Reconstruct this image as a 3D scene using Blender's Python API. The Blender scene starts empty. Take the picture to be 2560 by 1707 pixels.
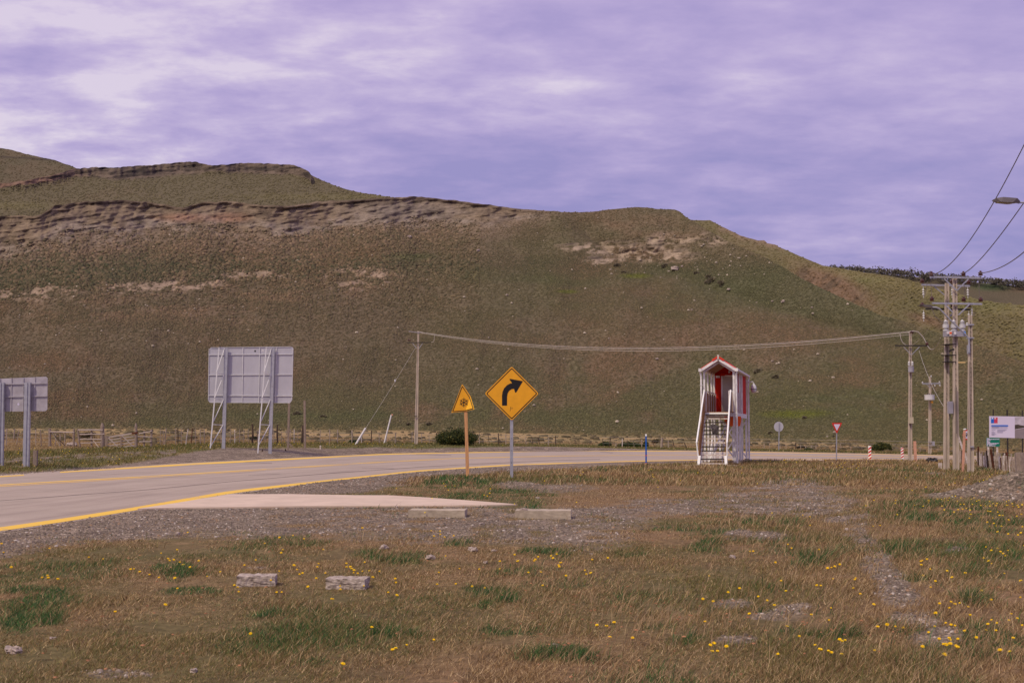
import bpy, math, random
import numpy as np
from mathutils import Vector, Matrix
random.seed(7); rng = np.random.default_rng(11)
R = math.radians
scene = bpy.context.scene
COL = scene.collection

# ------------------------------------------------------------------ camera
F = 3200.0; CX = 1280.0; CY = 853.5; H = 1.7; HOR = 1077.5
PITCH = math.atan((HOR - CY) / F)
cam_d = bpy.data.cameras.new("camera"); cam = bpy.data.objects.new("camera", cam_d); COL.objects.link(cam)
cam_d.sensor_width = 36; cam_d.lens = 36 * F / 2560; cam_d.clip_start = 0.2; cam_d.clip_end = 20000
cam.location = (0, 0, H); cam.rotation_euler = (math.pi / 2 + PITCH, 0, 0)
scene.camera = cam

# ------------------------------------------------------------------ exposure, world, sun
scene.view_settings.view_transform = 'Standard'; scene.view_settings.look = 'None'
scene.view_settings.exposure = 0; scene.view_settings.gamma = 1
SUN_EL, SUN_AZ = R(48), R(-142)          # azimuth measured from +Y towards +X: behind the camera, to the left
sd = bpy.data.lights.new("sun", 'SUN'); sd.energy = 2.3; sd.angle = R(4); sd.color = (1.0, 0.87, 0.62)
so = bpy.data.objects.new("sun", sd); COL.objects.link(so)
sun_dir = Vector((math.sin(SUN_AZ) * math.cos(SUN_EL), math.cos(SUN_AZ) * math.cos(SUN_EL), math.sin(SUN_EL)))
so.rotation_euler = sun_dir.to_track_quat('Z', 'Y').to_euler()
so.location = (0, -20, 40)

def nd(nt, typ, **kw):
    n = nt.nodes.new(typ)
    for k, v in kw.items():
        if k in n.inputs: n.inputs[k].default_value = v
        else: setattr(n, k, v)
    return n
def lk(nt, a, b): nt.links.new(a, b)
def mth(nt, op, a, b=None, clamp=False):
    n = nt.nodes.new('ShaderNodeMath'); n.operation = op; n.use_clamp = clamp
    for i, v in enumerate((a, b)):
        if v is None: continue
        if isinstance(v, (int, float)): n.inputs[i].default_value = v
        else: nt.links.new(v, n.inputs[i])
    return n.outputs[0]
def mixc(nt, f, a, b, mode='MIX'):
    n = nt.nodes.new('ShaderNodeMix'); n.data_type = 'RGBA'; n.blend_type = mode
    for s, v in ((n.inputs[0], f), (n.inputs[6], a), (n.inputs[7], b)):
        if isinstance(v, (int, float)): s.default_value = v
        elif isinstance(v, tuple): s.default_value = (*v[:3], 1)
        else: nt.links.new(v, s)
    return n.outputs[2]
def ramp(nt, fac, stops):
    n = nt.nodes.new('ShaderNodeValToRGB'); cr = n.color_ramp
    while len(cr.elements) > 1: cr.elements.remove(cr.elements[-1])
    cr.elements[0].position = stops[0][0]; c = stops[0][1]
    cr.elements[0].color = (*c, 1) if isinstance(c, tuple) else (c, c, c, 1)
    for p, c in stops[1:]:
        e = cr.elements.new(p); e.color = (*c, 1) if isinstance(c, tuple) else (c, c, c, 1)
    nt.links.new(fac, n.inputs[0]); return n.outputs[0]

world = bpy.data.worlds.new("World"); scene.world = world; world.use_nodes = True
wt = world.node_tree; wt.nodes.clear()
wo = wt.nodes.new('ShaderNodeOutputWorld'); bg = wt.nodes.new('ShaderNodeBackground'); bg.inputs[1].default_value = 0.1
lk(wt, bg.outputs[0], wo.inputs[0])
sky = wt.nodes.new('ShaderNodeTexSky'); sky.sky_type = 'NISHITA'; sky.sun_disc = False
sky.sun_elevation = SUN_EL; sky.sun_rotation = SUN_AZ; sky.air_density = 1.0; sky.dust_density = 1.0
tc = wt.nodes.new('ShaderNodeTexCoord'); sp = wt.nodes.new('ShaderNodeSeparateXYZ'); lk(wt, tc.outputs['Generated'], sp.inputs[0])
dx, dy, dz = sp.outputs
zz = mth(wt, 'MAXIMUM', mth(wt, 'ADD', dz, 0.16), 0.05)
cx_ = mth(wt, 'DIVIDE', dx, zz); cy_ = mth(wt, 'DIVIDE', dy, zz)
cb = wt.nodes.new('ShaderNodeCombineXYZ'); lk(wt, cx_, cb.inputs[0]); lk(wt, cy_, cb.inputs[1])
mp = wt.nodes.new('ShaderNodeMapping'); mp.inputs['Rotation'].default_value = (0, 0, R(-6)); mp.inputs['Location'].default_value = (3.1, 1.4, 0)
mp.inputs['Scale'].default_value = (0.95, 1.3, 1)
lk(wt, cb.outputs[0], mp.inputs[0])
n1 = nd(wt, 'ShaderNodeTexNoise', Scale=1.3, Detail=4.0, Roughness=0.5, Distortion=0.15)
lk(wt, mp.outputs[0], n1.inputs['Vector'])
n2 = nd(wt, 'ShaderNodeTexNoise', Scale=5.6, Detail=7.0, Roughness=0.58, Distortion=0.1)
lk(wt, mp.outputs[0], n2.inputs['Vector'])
n3 = nd(wt, 'ShaderNodeTexNoise', Scale=0.7, Detail=2.0, Roughness=0.4)
lk(wt, mp.outputs[0], n3.inputs['Vector'])
# the deck is thicker and greyer to the right and toward the horizon, brokener to the left
leftness = mth(wt, 'SUBTRACT', 0.56, mth(wt, 'MULTIPLY', dx, 0.62), clamp=True)
rip = mth(wt, 'ADD', 0.5, mth(wt, 'MULTIPLY', mth(wt, 'SUBTRACT', n2.outputs[0], 0.5), mth(wt, 'ADD', 0.35, mth(wt, 'MULTIPLY', leftness, 1.2))))
cl = mth(wt, 'ADD', mth(wt, 'MULTIPLY', n1.outputs[0], 0.52), mth(wt, 'MULTIPLY', rip, 0.48))
cl = mth(wt, 'ADD', mth(wt, 'MULTIPLY', cl, 0.8), mth(wt, 'MULTIPLY', n3.outputs[0], 0.2))
cl = mth(wt, 'ADD', cl, mth(wt, 'MULTIPLY', mth(wt, 'SUBTRACT', leftness, 0.5), 0.3))
cl = mth(wt, 'ADD', cl, mth(wt, 'MULTIPLY', mth(wt, 'SUBTRACT', dz, 0.2), 0.32))
cloud = ramp(wt, cl, [(0.39, (2.95, 2.7, 5.5)), (0.46, (3.65, 3.15, 5.95)), (0.52, (4.5, 3.8, 6.5)), (0.58, (5.6, 4.8, 7.1)), (0.65, (7.6, 6.8, 8.0))])
pink = mixc(wt, mth(wt, 'MULTIPLY', mth(wt, 'MINIMUM', mth(wt, 'SUBTRACT', dz, .12), .3), 1.2, clamp=True), cloud, (6.2, 4.7, 7.7))
allsky = mixc(wt, 0.94, sky.outputs[0], pink)
lk(wt, allsky, bg.inputs[0])

# ------------------------------------------------------------------ projection helpers (photo pixel -> place at a chosen distance)
cp, sn = math.cos(PITCH), math.sin(PITCH)
def S(px, py, Y):
    a = (px - CX) / F; b = -(py - CY) / F
    d = Vector((a, cp - b * sn, sn + b * cp)); t = Y / d.y
    return Vector((d.x * t, Y, H + d.z * t))
def SA(px, py, Y):
    a = (px - CX) / F; b = -(py - CY) / F
    dyy = cp - b * sn; t = Y / dyy
    return a * t, Y + 0 * a, H + (sn + b * cp) * t
def topx(X, Y, Z):
    dz_ = Z - H; f = Y * cp + dz_ * sn; u = -Y * sn + dz_ * cp
    return CX + F * X / f, CY - F * u / f

def vn(x, y, seed=0):
    x = np.asarray(x, float); y = np.asarray(y, float)
    xi = np.floor(x).astype(np.int64); yi = np.floor(y).astype(np.int64)
    fx = x - xi; fy = y - yi; fx = fx * fx * (3 - 2 * fx); fy = fy * fy * (3 - 2 * fy)
    def h(a, b):
        n = (a * 374761393 + b * 668265263 + seed * 974634777) & 0xffffffff
        n = ((n ^ (n >> 13)) * 1274126177) & 0xffffffff
        n = n ^ (n >> 16)
        return (n & 0xffffff) / float(0xffffff)
    return (h(xi, yi) * (1 - fx) + h(xi + 1, yi) * fx) * (1 - fy) + (h(xi, yi + 1) * (1 - fx) + h(xi + 1, yi + 1) * fx) * fy
def fbm(x, y, oct=4, seed=0, g=0.5):
    s = 0; a = 1; t = 0
    for i in range(oct):
        s = s + a * vn(x * 2 ** i, y * 2 ** i, seed + i * 17); t += a; a *= g
    return s / t - 0.5
def sst(a, b, x):
    t = np.clip((x - a) / (b - a), 0, 1); return t * t * (3 - 2 * t)

# ------------------------------------------------------------------ road outline in the photo, projected on the level roadway
def curve(pts, xs, sm=70):
    p = np.array(pts, float); x0 = np.arange(-300, 2861, 4.0)
    y = np.interp(x0, p[:, 0], p[:, 1])
    lo = x0 < p[0, 0]; y[lo] = p[0, 1] + (x0[lo] - p[0, 0]) * (p[1, 1] - p[0, 1]) / (p[1, 0] - p[0, 0])
    hi = x0 > p[-1, 0]; y[hi] = p[-1, 1] + (x0[hi] - p[-1, 0]) * (p[-1, 1] - p[-2, 1]) / (p[-1, 0] - p[-2, 0])
    k = int(sm / 4); ker = np.hanning(2 * k + 1); ker /= ker.sum()
    yp = np.concatenate([y[0] + (y[1] - y[0]) * np.arange(-k, 0), y, y[-1] + (y[-1] - y[-2]) * np.arange(1, k + 1)])
    return np.interp(xs, x0, np.convolve(yp, ker, 'valid'))
NEAR = [(0, 1328), (172, 1303), (344, 1275), (574, 1234), (800, 1206), (1038, 1179), (1283, 1163), (1600, 1153), (1900, 1148), (2200, 1148.5), (2400, 1150), (2700, 1154)]
FAR = [(0, 1189), (153, 1179), (400, 1163), (480, 1158), (880, 1138), (960, 1134), (1400, 1126), (1700, 1127), (1900, 1129.5), (2300, 1137), (2560, 1143), (2700, 1146.5)]
CEN = [(0, 1213.5), (400, 1190), (960, 1154.5), (1147, 1145.5), (1400, 1139.5), (1700, 1137), (1900, 1138), (2300, 1143), (2560, 1147), (2700, 1150)]
JNT = [(0, 1251.7), (383, 1223), (574, 1204), (800, 1185), (1100, 1164), (1400, 1150), (1700, 1144)]
def flat(px, py, z=0.0):
    a = (px - CX) / F; b = -(py - CY) / F
    dz_ = sn + b * cp; t = (z - H) / dz_
    return a * t, (cp - b * sn) * t
def px2xy(tab, xs, dyp=0.0):
    return flat(xs, curve(tab, xs) + dyp)

# ------------------------------------------------------------------ ground height
_colpx = np.array([-1600, 0, 560, 1044, 1700, 2100, 2560, 3600.])
_brk = [  # (Y, z) along each view column
    [(0, 0), (28, 0), (36, .25), (70, .6), (150, 2.0), (400, 6)],
    [(0, 0), (50, 0), (56, .18), (87, .67), (200, 2.0), (400, 6)],
    [(0, 0), (74, 0), (86, .62), (118, .80), (215, 2.1), (400, 6)],
    [(0, 0), (101, 0), (111, .55), (138, .50), (215, 1.85), (400, 5)],
    [(0, 0), (111, 0), (118, .02), (128, .0), (205, .8), (400, 4)],
    [(0, 0), (104, 0), (110, -.05), (116, -.1), (185, -.1), (400, 3)],
    [(0, 0), (90, 0), (95, -.1), (104, -.25), (160, -.5), (400, 2)],
    [(0, 0), (88, 0), (92, 0), (100, 0), (160, 0), (400, 2)]]
_bY = np.array([[p[0] for p in r] for r in _brk], float); _bZ = np.array([[p[1] for p in r] for r in _brk], float)
def zg(X, Y):
    X = np.atleast_1d(np.asarray(X, float)); Y = np.atleast_1d(np.asarray(Y, float))
    px = CX + F * X / np.maximum(Y, 3)
    px = np.clip(px, _colpx[0], _colpx[-1])
    z = np.zeros_like(X)
    i = np.clip(np.searchsorted(_colpx, px) - 1, 0, len(_colpx) - 2)
    w = (px - _colpx[i]) / (_colpx[i + 1] - _colpx[i])
    bY = _bY[i] * (1 - w)[:, None] + _bY[i + 1] * w[:, None]
    bZ = _bZ[i] * (1 - w)[:, None] + _bZ[i + 1] * w[:, None]
    for k in range(5):
        t = (Y - bY[:, k]) / (bY[:, k + 1] - bY[:, k]); m = (t >= 0) & (t <= 1)
        z = np.where(m, bZ[:, k] + (bZ[:, k + 1] - bZ[:, k]) * t, z)
    z = np.where(Y > bY[:, 5], bZ[:, 5], z)
    hq = np.sqrt(((X - 13.4) / 3.0) ** 2 + ((Y - 32.9) / 2.6) ** 2); z += .66 * np.cos(np.clip(hq, 0, 1) * math.pi / 2) ** 2 * (1 + .25 * fbm(X * 1.5, Y * 1.5, 3, 6))     # gravel heap on the right
    z += 0.16 * np.exp(-(((X + .6) / 4.2) ** 2 + ((Y - 43) / 2.6) ** 2))                     # grassy bank at the warning signs
    nb = sst(26, 31, X * 0 + np.abs(Y - 12) + 14)                                              # small bumps only on the verge
    v = (Y < 26) & (X > -6.5)
    z += np.where(v, 0.05 * fbm(X / 1.7, Y / 1.7, 3, 5) * sst(26, 20, Y) * sst(-6.5, -4.5, X), 0)
    z += 0.10 * np.exp(-(((X - 3.7) / 1.0) ** 2 + ((Y - 22) / 3.5) ** 2))
    z += 0.12 * np.exp(-(((X - 9.2) / 2.2) ** 2 + ((Y - 27) / 3) ** 2))
    return z
def ground(px, py, y0=5, y1=400):
    Ys = np.linspace(y0, y1, 6000); x, y, z = SA(px, py, Ys)
    d = z - zg(x, Ys); k = int(np.argmax(d < 0)) if (d < 0).any() else len(Ys) - 1
    return Vector((float(x[k]), float(Ys[k]), float(zg(x[k], Ys[k])[0])))
def gz(p): return float(zg(p[0], p[1])[0])

# ------------------------------------------------------------------ mesh tools
def tag(o, label=None, cat=None, group=None, kind=None):
    if label: o['label'] = label
    if cat: o['category'] = cat
    if group: o['group'] = group
    if kind: o['kind'] = kind
    return o
def empty(name, loc, label, cat, group=None, rz=0):
    o = bpy.data.objects.new(name, None); COL.objects.link(o); o.location = loc; o.rotation_euler = (0, 0, rz)
    o.empty_display_size = 0.3
    return tag(o, label, cat, group)
def np_mesh(name, V, Fc, mats, colors=None, uv=None, smooth=False, extra=None):
    """V (n,3); Fc (m,k) equal sized faces"""
    me = bpy.data.meshes.new(name); V = np.asarray(V, np.float32); Fc = np.asarray(Fc, np.int32)
    n, k = Fc.shape
    me.vertices.add(len(V)); me.vertices.foreach_set('co', V.ravel())
    me.loops.add(n * k); me.loops.foreach_set('vertex_index', Fc.ravel())
    me.polygons.add(n); me.polygons.foreach_set('loop_start', np.arange(0, n * k, k, dtype=np.int32))
    me.polygons.foreach_set('loop_total', np.full(n, k, np.int32))
    if smooth: me.polygons.foreach_set('use_smooth', np.ones(n, bool))
    me.update(calc_edges=True)
    if colors is not None:
        a = me.color_attributes.new('Col', 'FLOAT_COLOR', 'POINT')
        c = np.ones((len(V), 4), np.float32); c[:, :3] = colors; a.data.foreach_set('color', c.ravel())
    if extra:
        for nm, arr in extra.items():
            a = me.attributes.new(nm, 'FLOAT', 'POINT'); a.data.foreach_set('value', np.asarray(arr, np.float32))
    if uv is not None:
        u = me.uv_layers.new(name='UVMap'); u.data.foreach_set('uv', np.asarray(uv, np.float32)[Fc.ravel()].ravel())
    for m in (mats if isinstance(mats, (list, tuple)) else [mats]): me.materials.append(m)
    o = bpy.data.objects.new(name, me); COL.objects.link(o); return o

class MB:
    def __init__(s, off=None): s.v = []; s.f = []; s.m = []; s.mi = 0; s.off = Vector(off) if off is not None else Vector((0, 0, 0))
    def add(s, vs, fs):
        b = len(s.v); s.v += [Vector(p) - s.off for p in vs]; s.f += [tuple(b + i for i in f) for f in fs]; s.m += [s.mi] * len(fs); return s
    def box(s, c, d, rz=0, M=None):
        c = Vector(c); q = []
        for z in (-.5, .5):
            for x, y in ((-.5, -.5), (.5, -.5), (.5, .5), (-.5, .5)):
                p = Vector((x * d[0], y * d[1], z * d[2]))
                if M is not None: p = M @ p
                elif rz: p = Matrix.Rotation(rz, 3, 'Z') @ p
                q.append(c + p)
        return s.add(q, [(3, 2, 1, 0), (4, 5, 6, 7), (0, 1, 5, 4), (1, 2, 6, 5), (2, 3, 7, 6), (3, 0, 4, 7)])
    def bar(s, a, b, w, d=None, w1=None, d1=None, side=None):
        """rectangular bar from a to b; w across (side), d the other way; may taper"""
        a = Vector(a); b = Vector(b); d = d or w; w1 = w1 or w; d1 = d1 or d
        ax = (b - a).normalized(); sd_ = Vector(side) if side is not None else (Vector((1, 0, 0)) if abs(ax.x) < .9 else Vector((0, 0, 1)))
        sd_ = (sd_ - ax * sd_.dot(ax)).normalized(); up = ax.cross(sd_)
        q = [a + sd_ * w * i / 2 + up * d * j / 2 for i, j in ((-1, -1), (1, -1), (1, 1), (-1, 1))] + \
            [b + sd_ * w1 * i / 2 + up * d1 * j / 2 for i, j in ((-1, -1), (1, -1), (1, 1), (-1, 1))]
        return s.add(q, [(3, 2, 1, 0), (4, 5, 6, 7), (0, 1, 5, 4), (1, 2, 6, 5), (2, 3, 7, 6), (3, 0, 4, 7)])
    def tube(s, pts, r, n=8, r1=None):
        pts = [Vector(p) for p in pts]; k = len(pts); rs = [r + ((r1 if r1 is not None else r) - r) * i / (k - 1) for i in range(k)]
        vs = []; prev = None
        for i, p in enumerate(pts):
            ax = (pts[min(i + 1, k - 1)] - pts[max(i - 1, 0)]).normalized()
            if prev is None: u = ax.cross(Vector((0.13, 0.2, 1)) if abs(ax.z) < .9 else Vector((1, 0.1, 0))).normalized()
            else: u = (prev - ax * prev.dot(ax)).normalized()
            prev = u; w = ax.cross(u)
            vs += [p + (u * math.cos(t) + w * math.sin(t)) * rs[i] for t in [2 * math.pi * j / n for j in range(n)]]
        fs = [(i * n + j, i * n + (j + 1) % n, (i + 1) * n + (j + 1) % n, (i + 1) * n + j) for i in range(k - 1) for j in range(n)]
        fs += [tuple(range(n - 1, -1, -1)), tuple(range((k - 1) * n, k * n))]
        return s.add(vs, fs)
    def lathe(s, c, prof, n=14):
        c = Vector(c); vs = []
        for r, z in prof: vs += [c + Vector((r * math.cos(2 * math.pi * j / n), r * math.sin(2 * math.pi * j / n), z)) for j in range(n)]
        k = len(prof)
        fs = [(i * n + j, i * n + (j + 1) % n, (i + 1) * n + (j + 1) % n, (i + 1) * n + j) for i in range(k - 1) for j in range(n)]
        fs += [tuple(range(n - 1, -1, -1)), tuple(range((k - 1) * n, k * n))]
        return s.add(vs, fs)
    def plate(s, pts, t):
        """polygon of world points (facing -Y) made t thick towards +Y"""
        n = len(pts); a = [Vector(p) for p in pts]; b = [p + Vector((0, t, 0)) for p in a]
        return s.add(a + b, [tuple(range(n)), tuple(range(2 * n - 1, n - 1, -1))] + [((i + 1) % n, i, n + i, n + (i + 1) % n) for i in range(n)])
    def ring(s, o, i_, t):
        n = len(o); v = [Vector(p) for p in o] + [Vector(p) for p in i_]
        w = v + [p + Vector((0, t, 0)) for p in v]
        fs = []
        for k in range(n):
            j = (k + 1) % n
            fs += [(k, j, n + j, n + k), (2 * n + j, 2 * n + k, 3 * n + k, 3 * n + j), (j, k, 2 * n + k, 2 * n + j), (n + k, n + j, 3 * n + j, 3 * n + k)]
        return s.add(w, fs)
    def build(s, name, mats, parent=None, smooth=False, label=None):
        me = bpy.data.meshes.new(name); me.from_pydata([tuple(p) for p in s.v], [], s.f)
        for m in (mats if isinstance(mats, (list, tuple)) else [mats]): me.materials.append(m)
        for p, i in zip(me.polygons, s.m): p.material_index = i; p.use_smooth = smooth
        import bmesh
        bm = bmesh.new(); bm.from_mesh(me); bmesh.ops.recalc_face_normals(bm, faces=bm.faces); bm.to_mesh(me); bm.free()
        o = bpy.data.objects.new(name, me); COL.objects.link(o)
        if parent is not None: o.parent = parent
        if label: o['label'] = label
        return o

def mat(name, col, rough=0.8, var=0.25, scale=6.0, metal=0.0, bump=0.0, bscale=None, stretch=(1, 1, 1), col2=None, spec=0.3, edge=None):
    m = bpy.data.materials.new(name); m.use_nodes = True; nt = m.node_tree; b = nt.nodes['Principled BSDF']
    b.inputs['Roughness'].default_value = rough; b.inputs['Metallic'].default_value = metal; b.inputs['Specular IOR Level'].default_value = spec
    t = nt.nodes.new('ShaderNodeTexCoord'); mp_ = nt.nodes.new('ShaderNodeMapping'); mp_.inputs['Scale'].default_value = stretch
    lk(nt, t.outputs['Object'], mp_.inputs[0])
    n = nd(nt, 'ShaderNodeTexNoise', Scale=scale, Detail=5.0, Roughness=0.65); lk(nt, mp_.outputs[0], n.inputs['Vector'])
    c2 = col2 or tuple(c * (1 - var) for c in col)
    c1 = col if col2 else tuple(min(1, c * (1 + var * .6)) for c in col)
    c = ramp(nt, n.outputs[0], [(0.35, c2), (0.65, c1)])
    lk(nt, c, b.inputs['Base Color'])
    if bump:
        n_ = nd(nt, 'ShaderNodeTexNoise', Scale=bscale or scale * 4, Detail=4.0); lk(nt, mp_.outputs[0], n_.inputs['Vector'])
        bp = nt.nodes.new('ShaderNodeBump'); bp.inputs['Strength'].default_value = 1; bp.inputs['Distance'].default_value = bump
        lk(nt, n_.outputs[0], bp.inputs['Height']); lk(nt, bp.outputs[0], b.inputs['Normal'])
    return m
def col_mat(name, rough=0.9, spec=0.15, transl=0.0):
    m = bpy.data.materials.new(name); m.use_nodes = True; nt = m.node_tree; b = nt.nodes['Principled BSDF']
    a = nt.nodes.new('ShaderNodeVertexColor'); a.layer_name = 'Col'; lk(nt, a.outputs[0], b.inputs['Base Color'])
    b.inputs['Roughness'].default_value = rough; b.inputs['Specular IOR Level'].default_value = spec
    if transl:
        tr = nt.nodes.new('ShaderNodeBsdfTranslucent'); lk(nt, a.outputs[0], tr.inputs[0])
        mx = nt.nodes.new('ShaderNodeMixShader'); mx.inputs[0].default_value = transl
        lk(nt, b.outputs[0], mx.inputs[1]); lk(nt, tr.outputs[0], mx.inputs[2]); lk(nt, mx.outputs[0], nt.nodes['Material Output'].inputs[0])
    return m

M = dict(
    galv=mat('galvanised_steel', (.42, .42, .47), .45, .18, 5, .35, col2=(.33, .33, .38), spec=.4),
    galv_l=mat('bright_galvanised_steel', (.60, .59, .62), .5, .12, 5, .15, spec=.4),
    alu=mat('aluminium_sheet', (.47, .46, .52), .5, .12, 1.2, .15, col2=(.40, .39, .45), stretch=(1, 1, .4)),
    sign_back=mat('weathered_sheet', (.45, .42, .47), .55, .2, 2.5, .15, col2=(.33, .30, .34)),
    yellow=mat('yellow_reflective', (.80, .36, .004), .35, .08, 3, spec=.5),
    yellow_lit=mat('yellow_reflective_lit', (.95, .48, .005), .3, .06, 3, spec=.5),  # lighter copy of the sign yellow, paints light caught by the fold
    black=mat('black_paint', (.012, .010, .010), .5, .2, 8),
    black_metal=mat('black_steel', (.03, .026, .026), .6, .3, 8),
    rust=mat('rusty_steel', (.11, .035, .018), .85, .5, 14),
    lumber=mat('sawn_lumber', (.58, .30, .14), .8, .25, 6, stretch=(6, 6, .5), bump=.002),
    wood=mat('grey_wood', (.36, .28, .24), .9, .45, 7, stretch=(8, 8, .7), bump=.01, col2=(.17, .125, .10)),
    rail=mat('grey_rail', (.50, .42, .39), .9, .4, 7, stretch=(.7, 8, 8), bump=.006, col2=(.30, .24, .21)),
    darkwood=mat('dark_wood', (.085, .055, .042), .9, .5, 9, stretch=(6, 6, 1)),
    stake=mat('bleached_stake', (.42, .34, .29), .9, .3, 8, col2=(.25, .19, .15)),
    brownwood=mat('stained_wood', (.42, .22, .09), .75, .3, 5, stretch=(9, 9, .6), col2=(.25, .12, .05)),
    white=mat('white_paint', (.82, .79, .78), .5, .12, 4, col2=(.6, .56, .58)),
    white_worn=mat('worn_white_paint', (.74, .68, .66), .6, .2, 9, col2=(.40, .30, .24)),
    white_bright=mat('bright_white_paint', (.88, .88, .88), .45, .05, 4),
    red=mat('red_cladding', (.50, .018, .008), .7, .12, 3, stretch=(6, 6, .5), spec=.1),
    redroof=mat('red_roof_sheet', (.68, .045, .018), .4, .12, 3),
    cream=mat('cream_door', (.42, .38, .31), .55, .1, 2),
    conc=mat('pole_concrete', (.50, .41, .335), .85, .18, 3, bump=.004, bscale=20, stretch=(2, 2, .6)),
    conc_d=mat('pole_concrete_web', (.42, .345, .29), .9, .2, 3, stretch=(2, 2, .6)),
    conc_s=mat('slab_concrete', (.48, .40, .31), .9, .3, 5, bump=.008, bscale=24, col2=(.33, .27, .21)),
    conc_b=mat('broken_concrete', (.54, .455, .40), .95, .35, 14, bump=.03, bscale=22, col2=(.24, .19, .16)),
    pad=mat('pad_concrete', (.60, .47, .37), .85, .12, 1.2, bump=.003, bscale=40),
    ceramic=mat('brown_ceramic', (.085, .03, .022), .25, .3, 6, spec=.6),
    porcelain=mat('grey_porcelain', (.55, .54, .56), .35, .1, 6, spec=.5),
    wire=mat('aluminium_cable', (.50, .45, .41), .5, .1, 2, .2),
    wire_dark=mat('dark_cable', (.16, .13, .115), .6, .1, 2),
    blue=mat('blue_paint', (.012, .10, .42), .45, .1, 6),
    redp=mat('red_paint', (.55, .02, .012), .5, .1, 6),
    pinkw=mat('faded_stake', (.62, .32, .22), .8, .2, 5),
    green=mat('green_board', (.004, .18, .115), .5, .08, 3),
    banner=mat('banner_white', (.62, .57, .74), .6, .03, 2),
    bblue=mat('print_blue', (.01, .13, .58), .6, .03, 4), bred=mat('print_red', (.55, .05, .10), .6, .03, 4),
    bgrey=mat('print_grey', (.28, .26, .40), .6, .05, 4), bsky=mat('print_sky', (.47, .43, .50), .6, .25, 3),
    bdark=mat('print_dark', (.07, .055, .045), .8, .4, 8), broad=mat('print_road', (.24, .20, .22), .8, .1, 3),
    orange=mat('orange_board', (.86, .12, .012), .5, .06, 4), stone=mat('pale_stone', (.42, .34, .30), .95, .35, 9, bump=.01),
    rockd=mat('dark_stone', (.07, .065, .07), .9, .4, 7), rag=mat('grey_rag', (.10, .085, .09), .95, .6, 16, bump=.02),
    box=mat('cream_box', (.50, .43, .32), .6, .1, 3), greybox=mat('grey_box', (.33, .31, .36), .5, .1, 3),
    lampg=mat('lamp_grey', (.20, .18, .19), .4, .1, 3), lens=mat('lamp_lens', (.30, .24, .12), .2, .2, 8),
    beige=mat('beige_strip', (.72, .5, .22), .6, .1, 4),
)
leafmat = col_mat('leaf', .7, .2, .25); grassmat = col_mat('grass_blade', .8, .15, .3); stonemat = col_mat('stone_grain', .95, .15)

# ------------------------------------------------------------------ ground masks, defined as patches of the verge
GREEN = [(77, 1491, 135, 34), (57, 1545, 110, 34), (440, 1426, 60, 24), (486, 1483, 85, 14), (287, 1598, 60, 20), (804, 1655, 80, 14), (1133, 1354, 52, 14),
         (990, 1391, 95, 17), (1378, 1385, 80, 20), (1589, 1388, 42, 15), (1531, 1483, 75, 17), (970, 1575, 80, 13), (1276, 1575, 90, 14), (1395, 1635, 130, 24),
         (1242, 1483, 55, 14), (1100, 1243, 200, 9), (1290, 1225, 90, 18), (1140, 1215, 120, 10), (1780, 1344, 70, 14), (1794, 1378, 60, 15), (1862, 1317, 28, 7), (1950, 1303, 42, 18),
         (1950, 1364, 55, 14), (2032, 1402, 65, 20), (2083, 1589, 115, 18), (2151, 1341, 38, 9), (2372, 1286, 170, 34), (2480, 1320, 120, 26), (2542, 1242, 55, 17),
         (2355, 1630, 30, 15), (2379, 1558, 22, 10), (1912, 1535, 24, 10), (260, 1126, 30, 3), (420, 1139, 55, 4), (905, 1263, 85, 3), (1080, 1297, 45, 4), (1325, 1268, 30, 4),
         (1700, 1600, 60, 14), (1180, 1500, 35, 9), (2290, 1455, 40, 9), (2300, 1380, 120, 16), (680, 1540, 60, 12), (1640, 1560, 50, 10), (2440, 1500, 60, 12), (1500, 1290, 60, 6), (1650, 1330, 70, 7)]
GRAV = [(1985, 1225, 115, 30), (1900, 1250, 120, 28), (2010, 1275, 110, 16), (2100, 1300, 40, 14), (2130, 1328, 36, 14), (2165, 1365, 36, 16), (2195, 1400, 38, 18), (2225, 1440, 40, 18), (2262, 1500, 46, 24), (2300, 1550, 60, 22), (2350, 1600, 60, 18), (1960, 1245, 130, 42), (1850, 1270, 140, 26), (1700, 1270, 170, 22), (1500, 1285, 170, 20), (2070, 1262, 90, 20), (2140, 1300, 45, 16), (2150, 1345, 32, 12), (2160, 1365, 40, 10),
        (2200, 1420, 45, 18), (2240, 1470, 50, 20), (2310, 1560, 60, 16), (2230, 1490, 40, 10), (1300, 1217, 60, 7), (1400, 1222, 90, 9), (1850, 1350, 40, 12), (1920, 1350, 40, 14),
        (1950, 1540, 70, 14), (1850, 1605, 60, 12), (1830, 1510, 50, 12), (2370, 1590, 50, 14), (1990, 1520, 50, 10), (2390, 1375, 30, 8), (300, 1680, 80, 12), (640, 1420, 35, 5), (2340, 1184, 30, 4)]
def band(px, py, xs, top, bot, soft):
    t = np.interp(px, xs, top); b = np.interp(px, xs, bot)
    return np.clip(np.minimum(py - t, b - py) / soft + 0.5, 0, 1)
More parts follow.
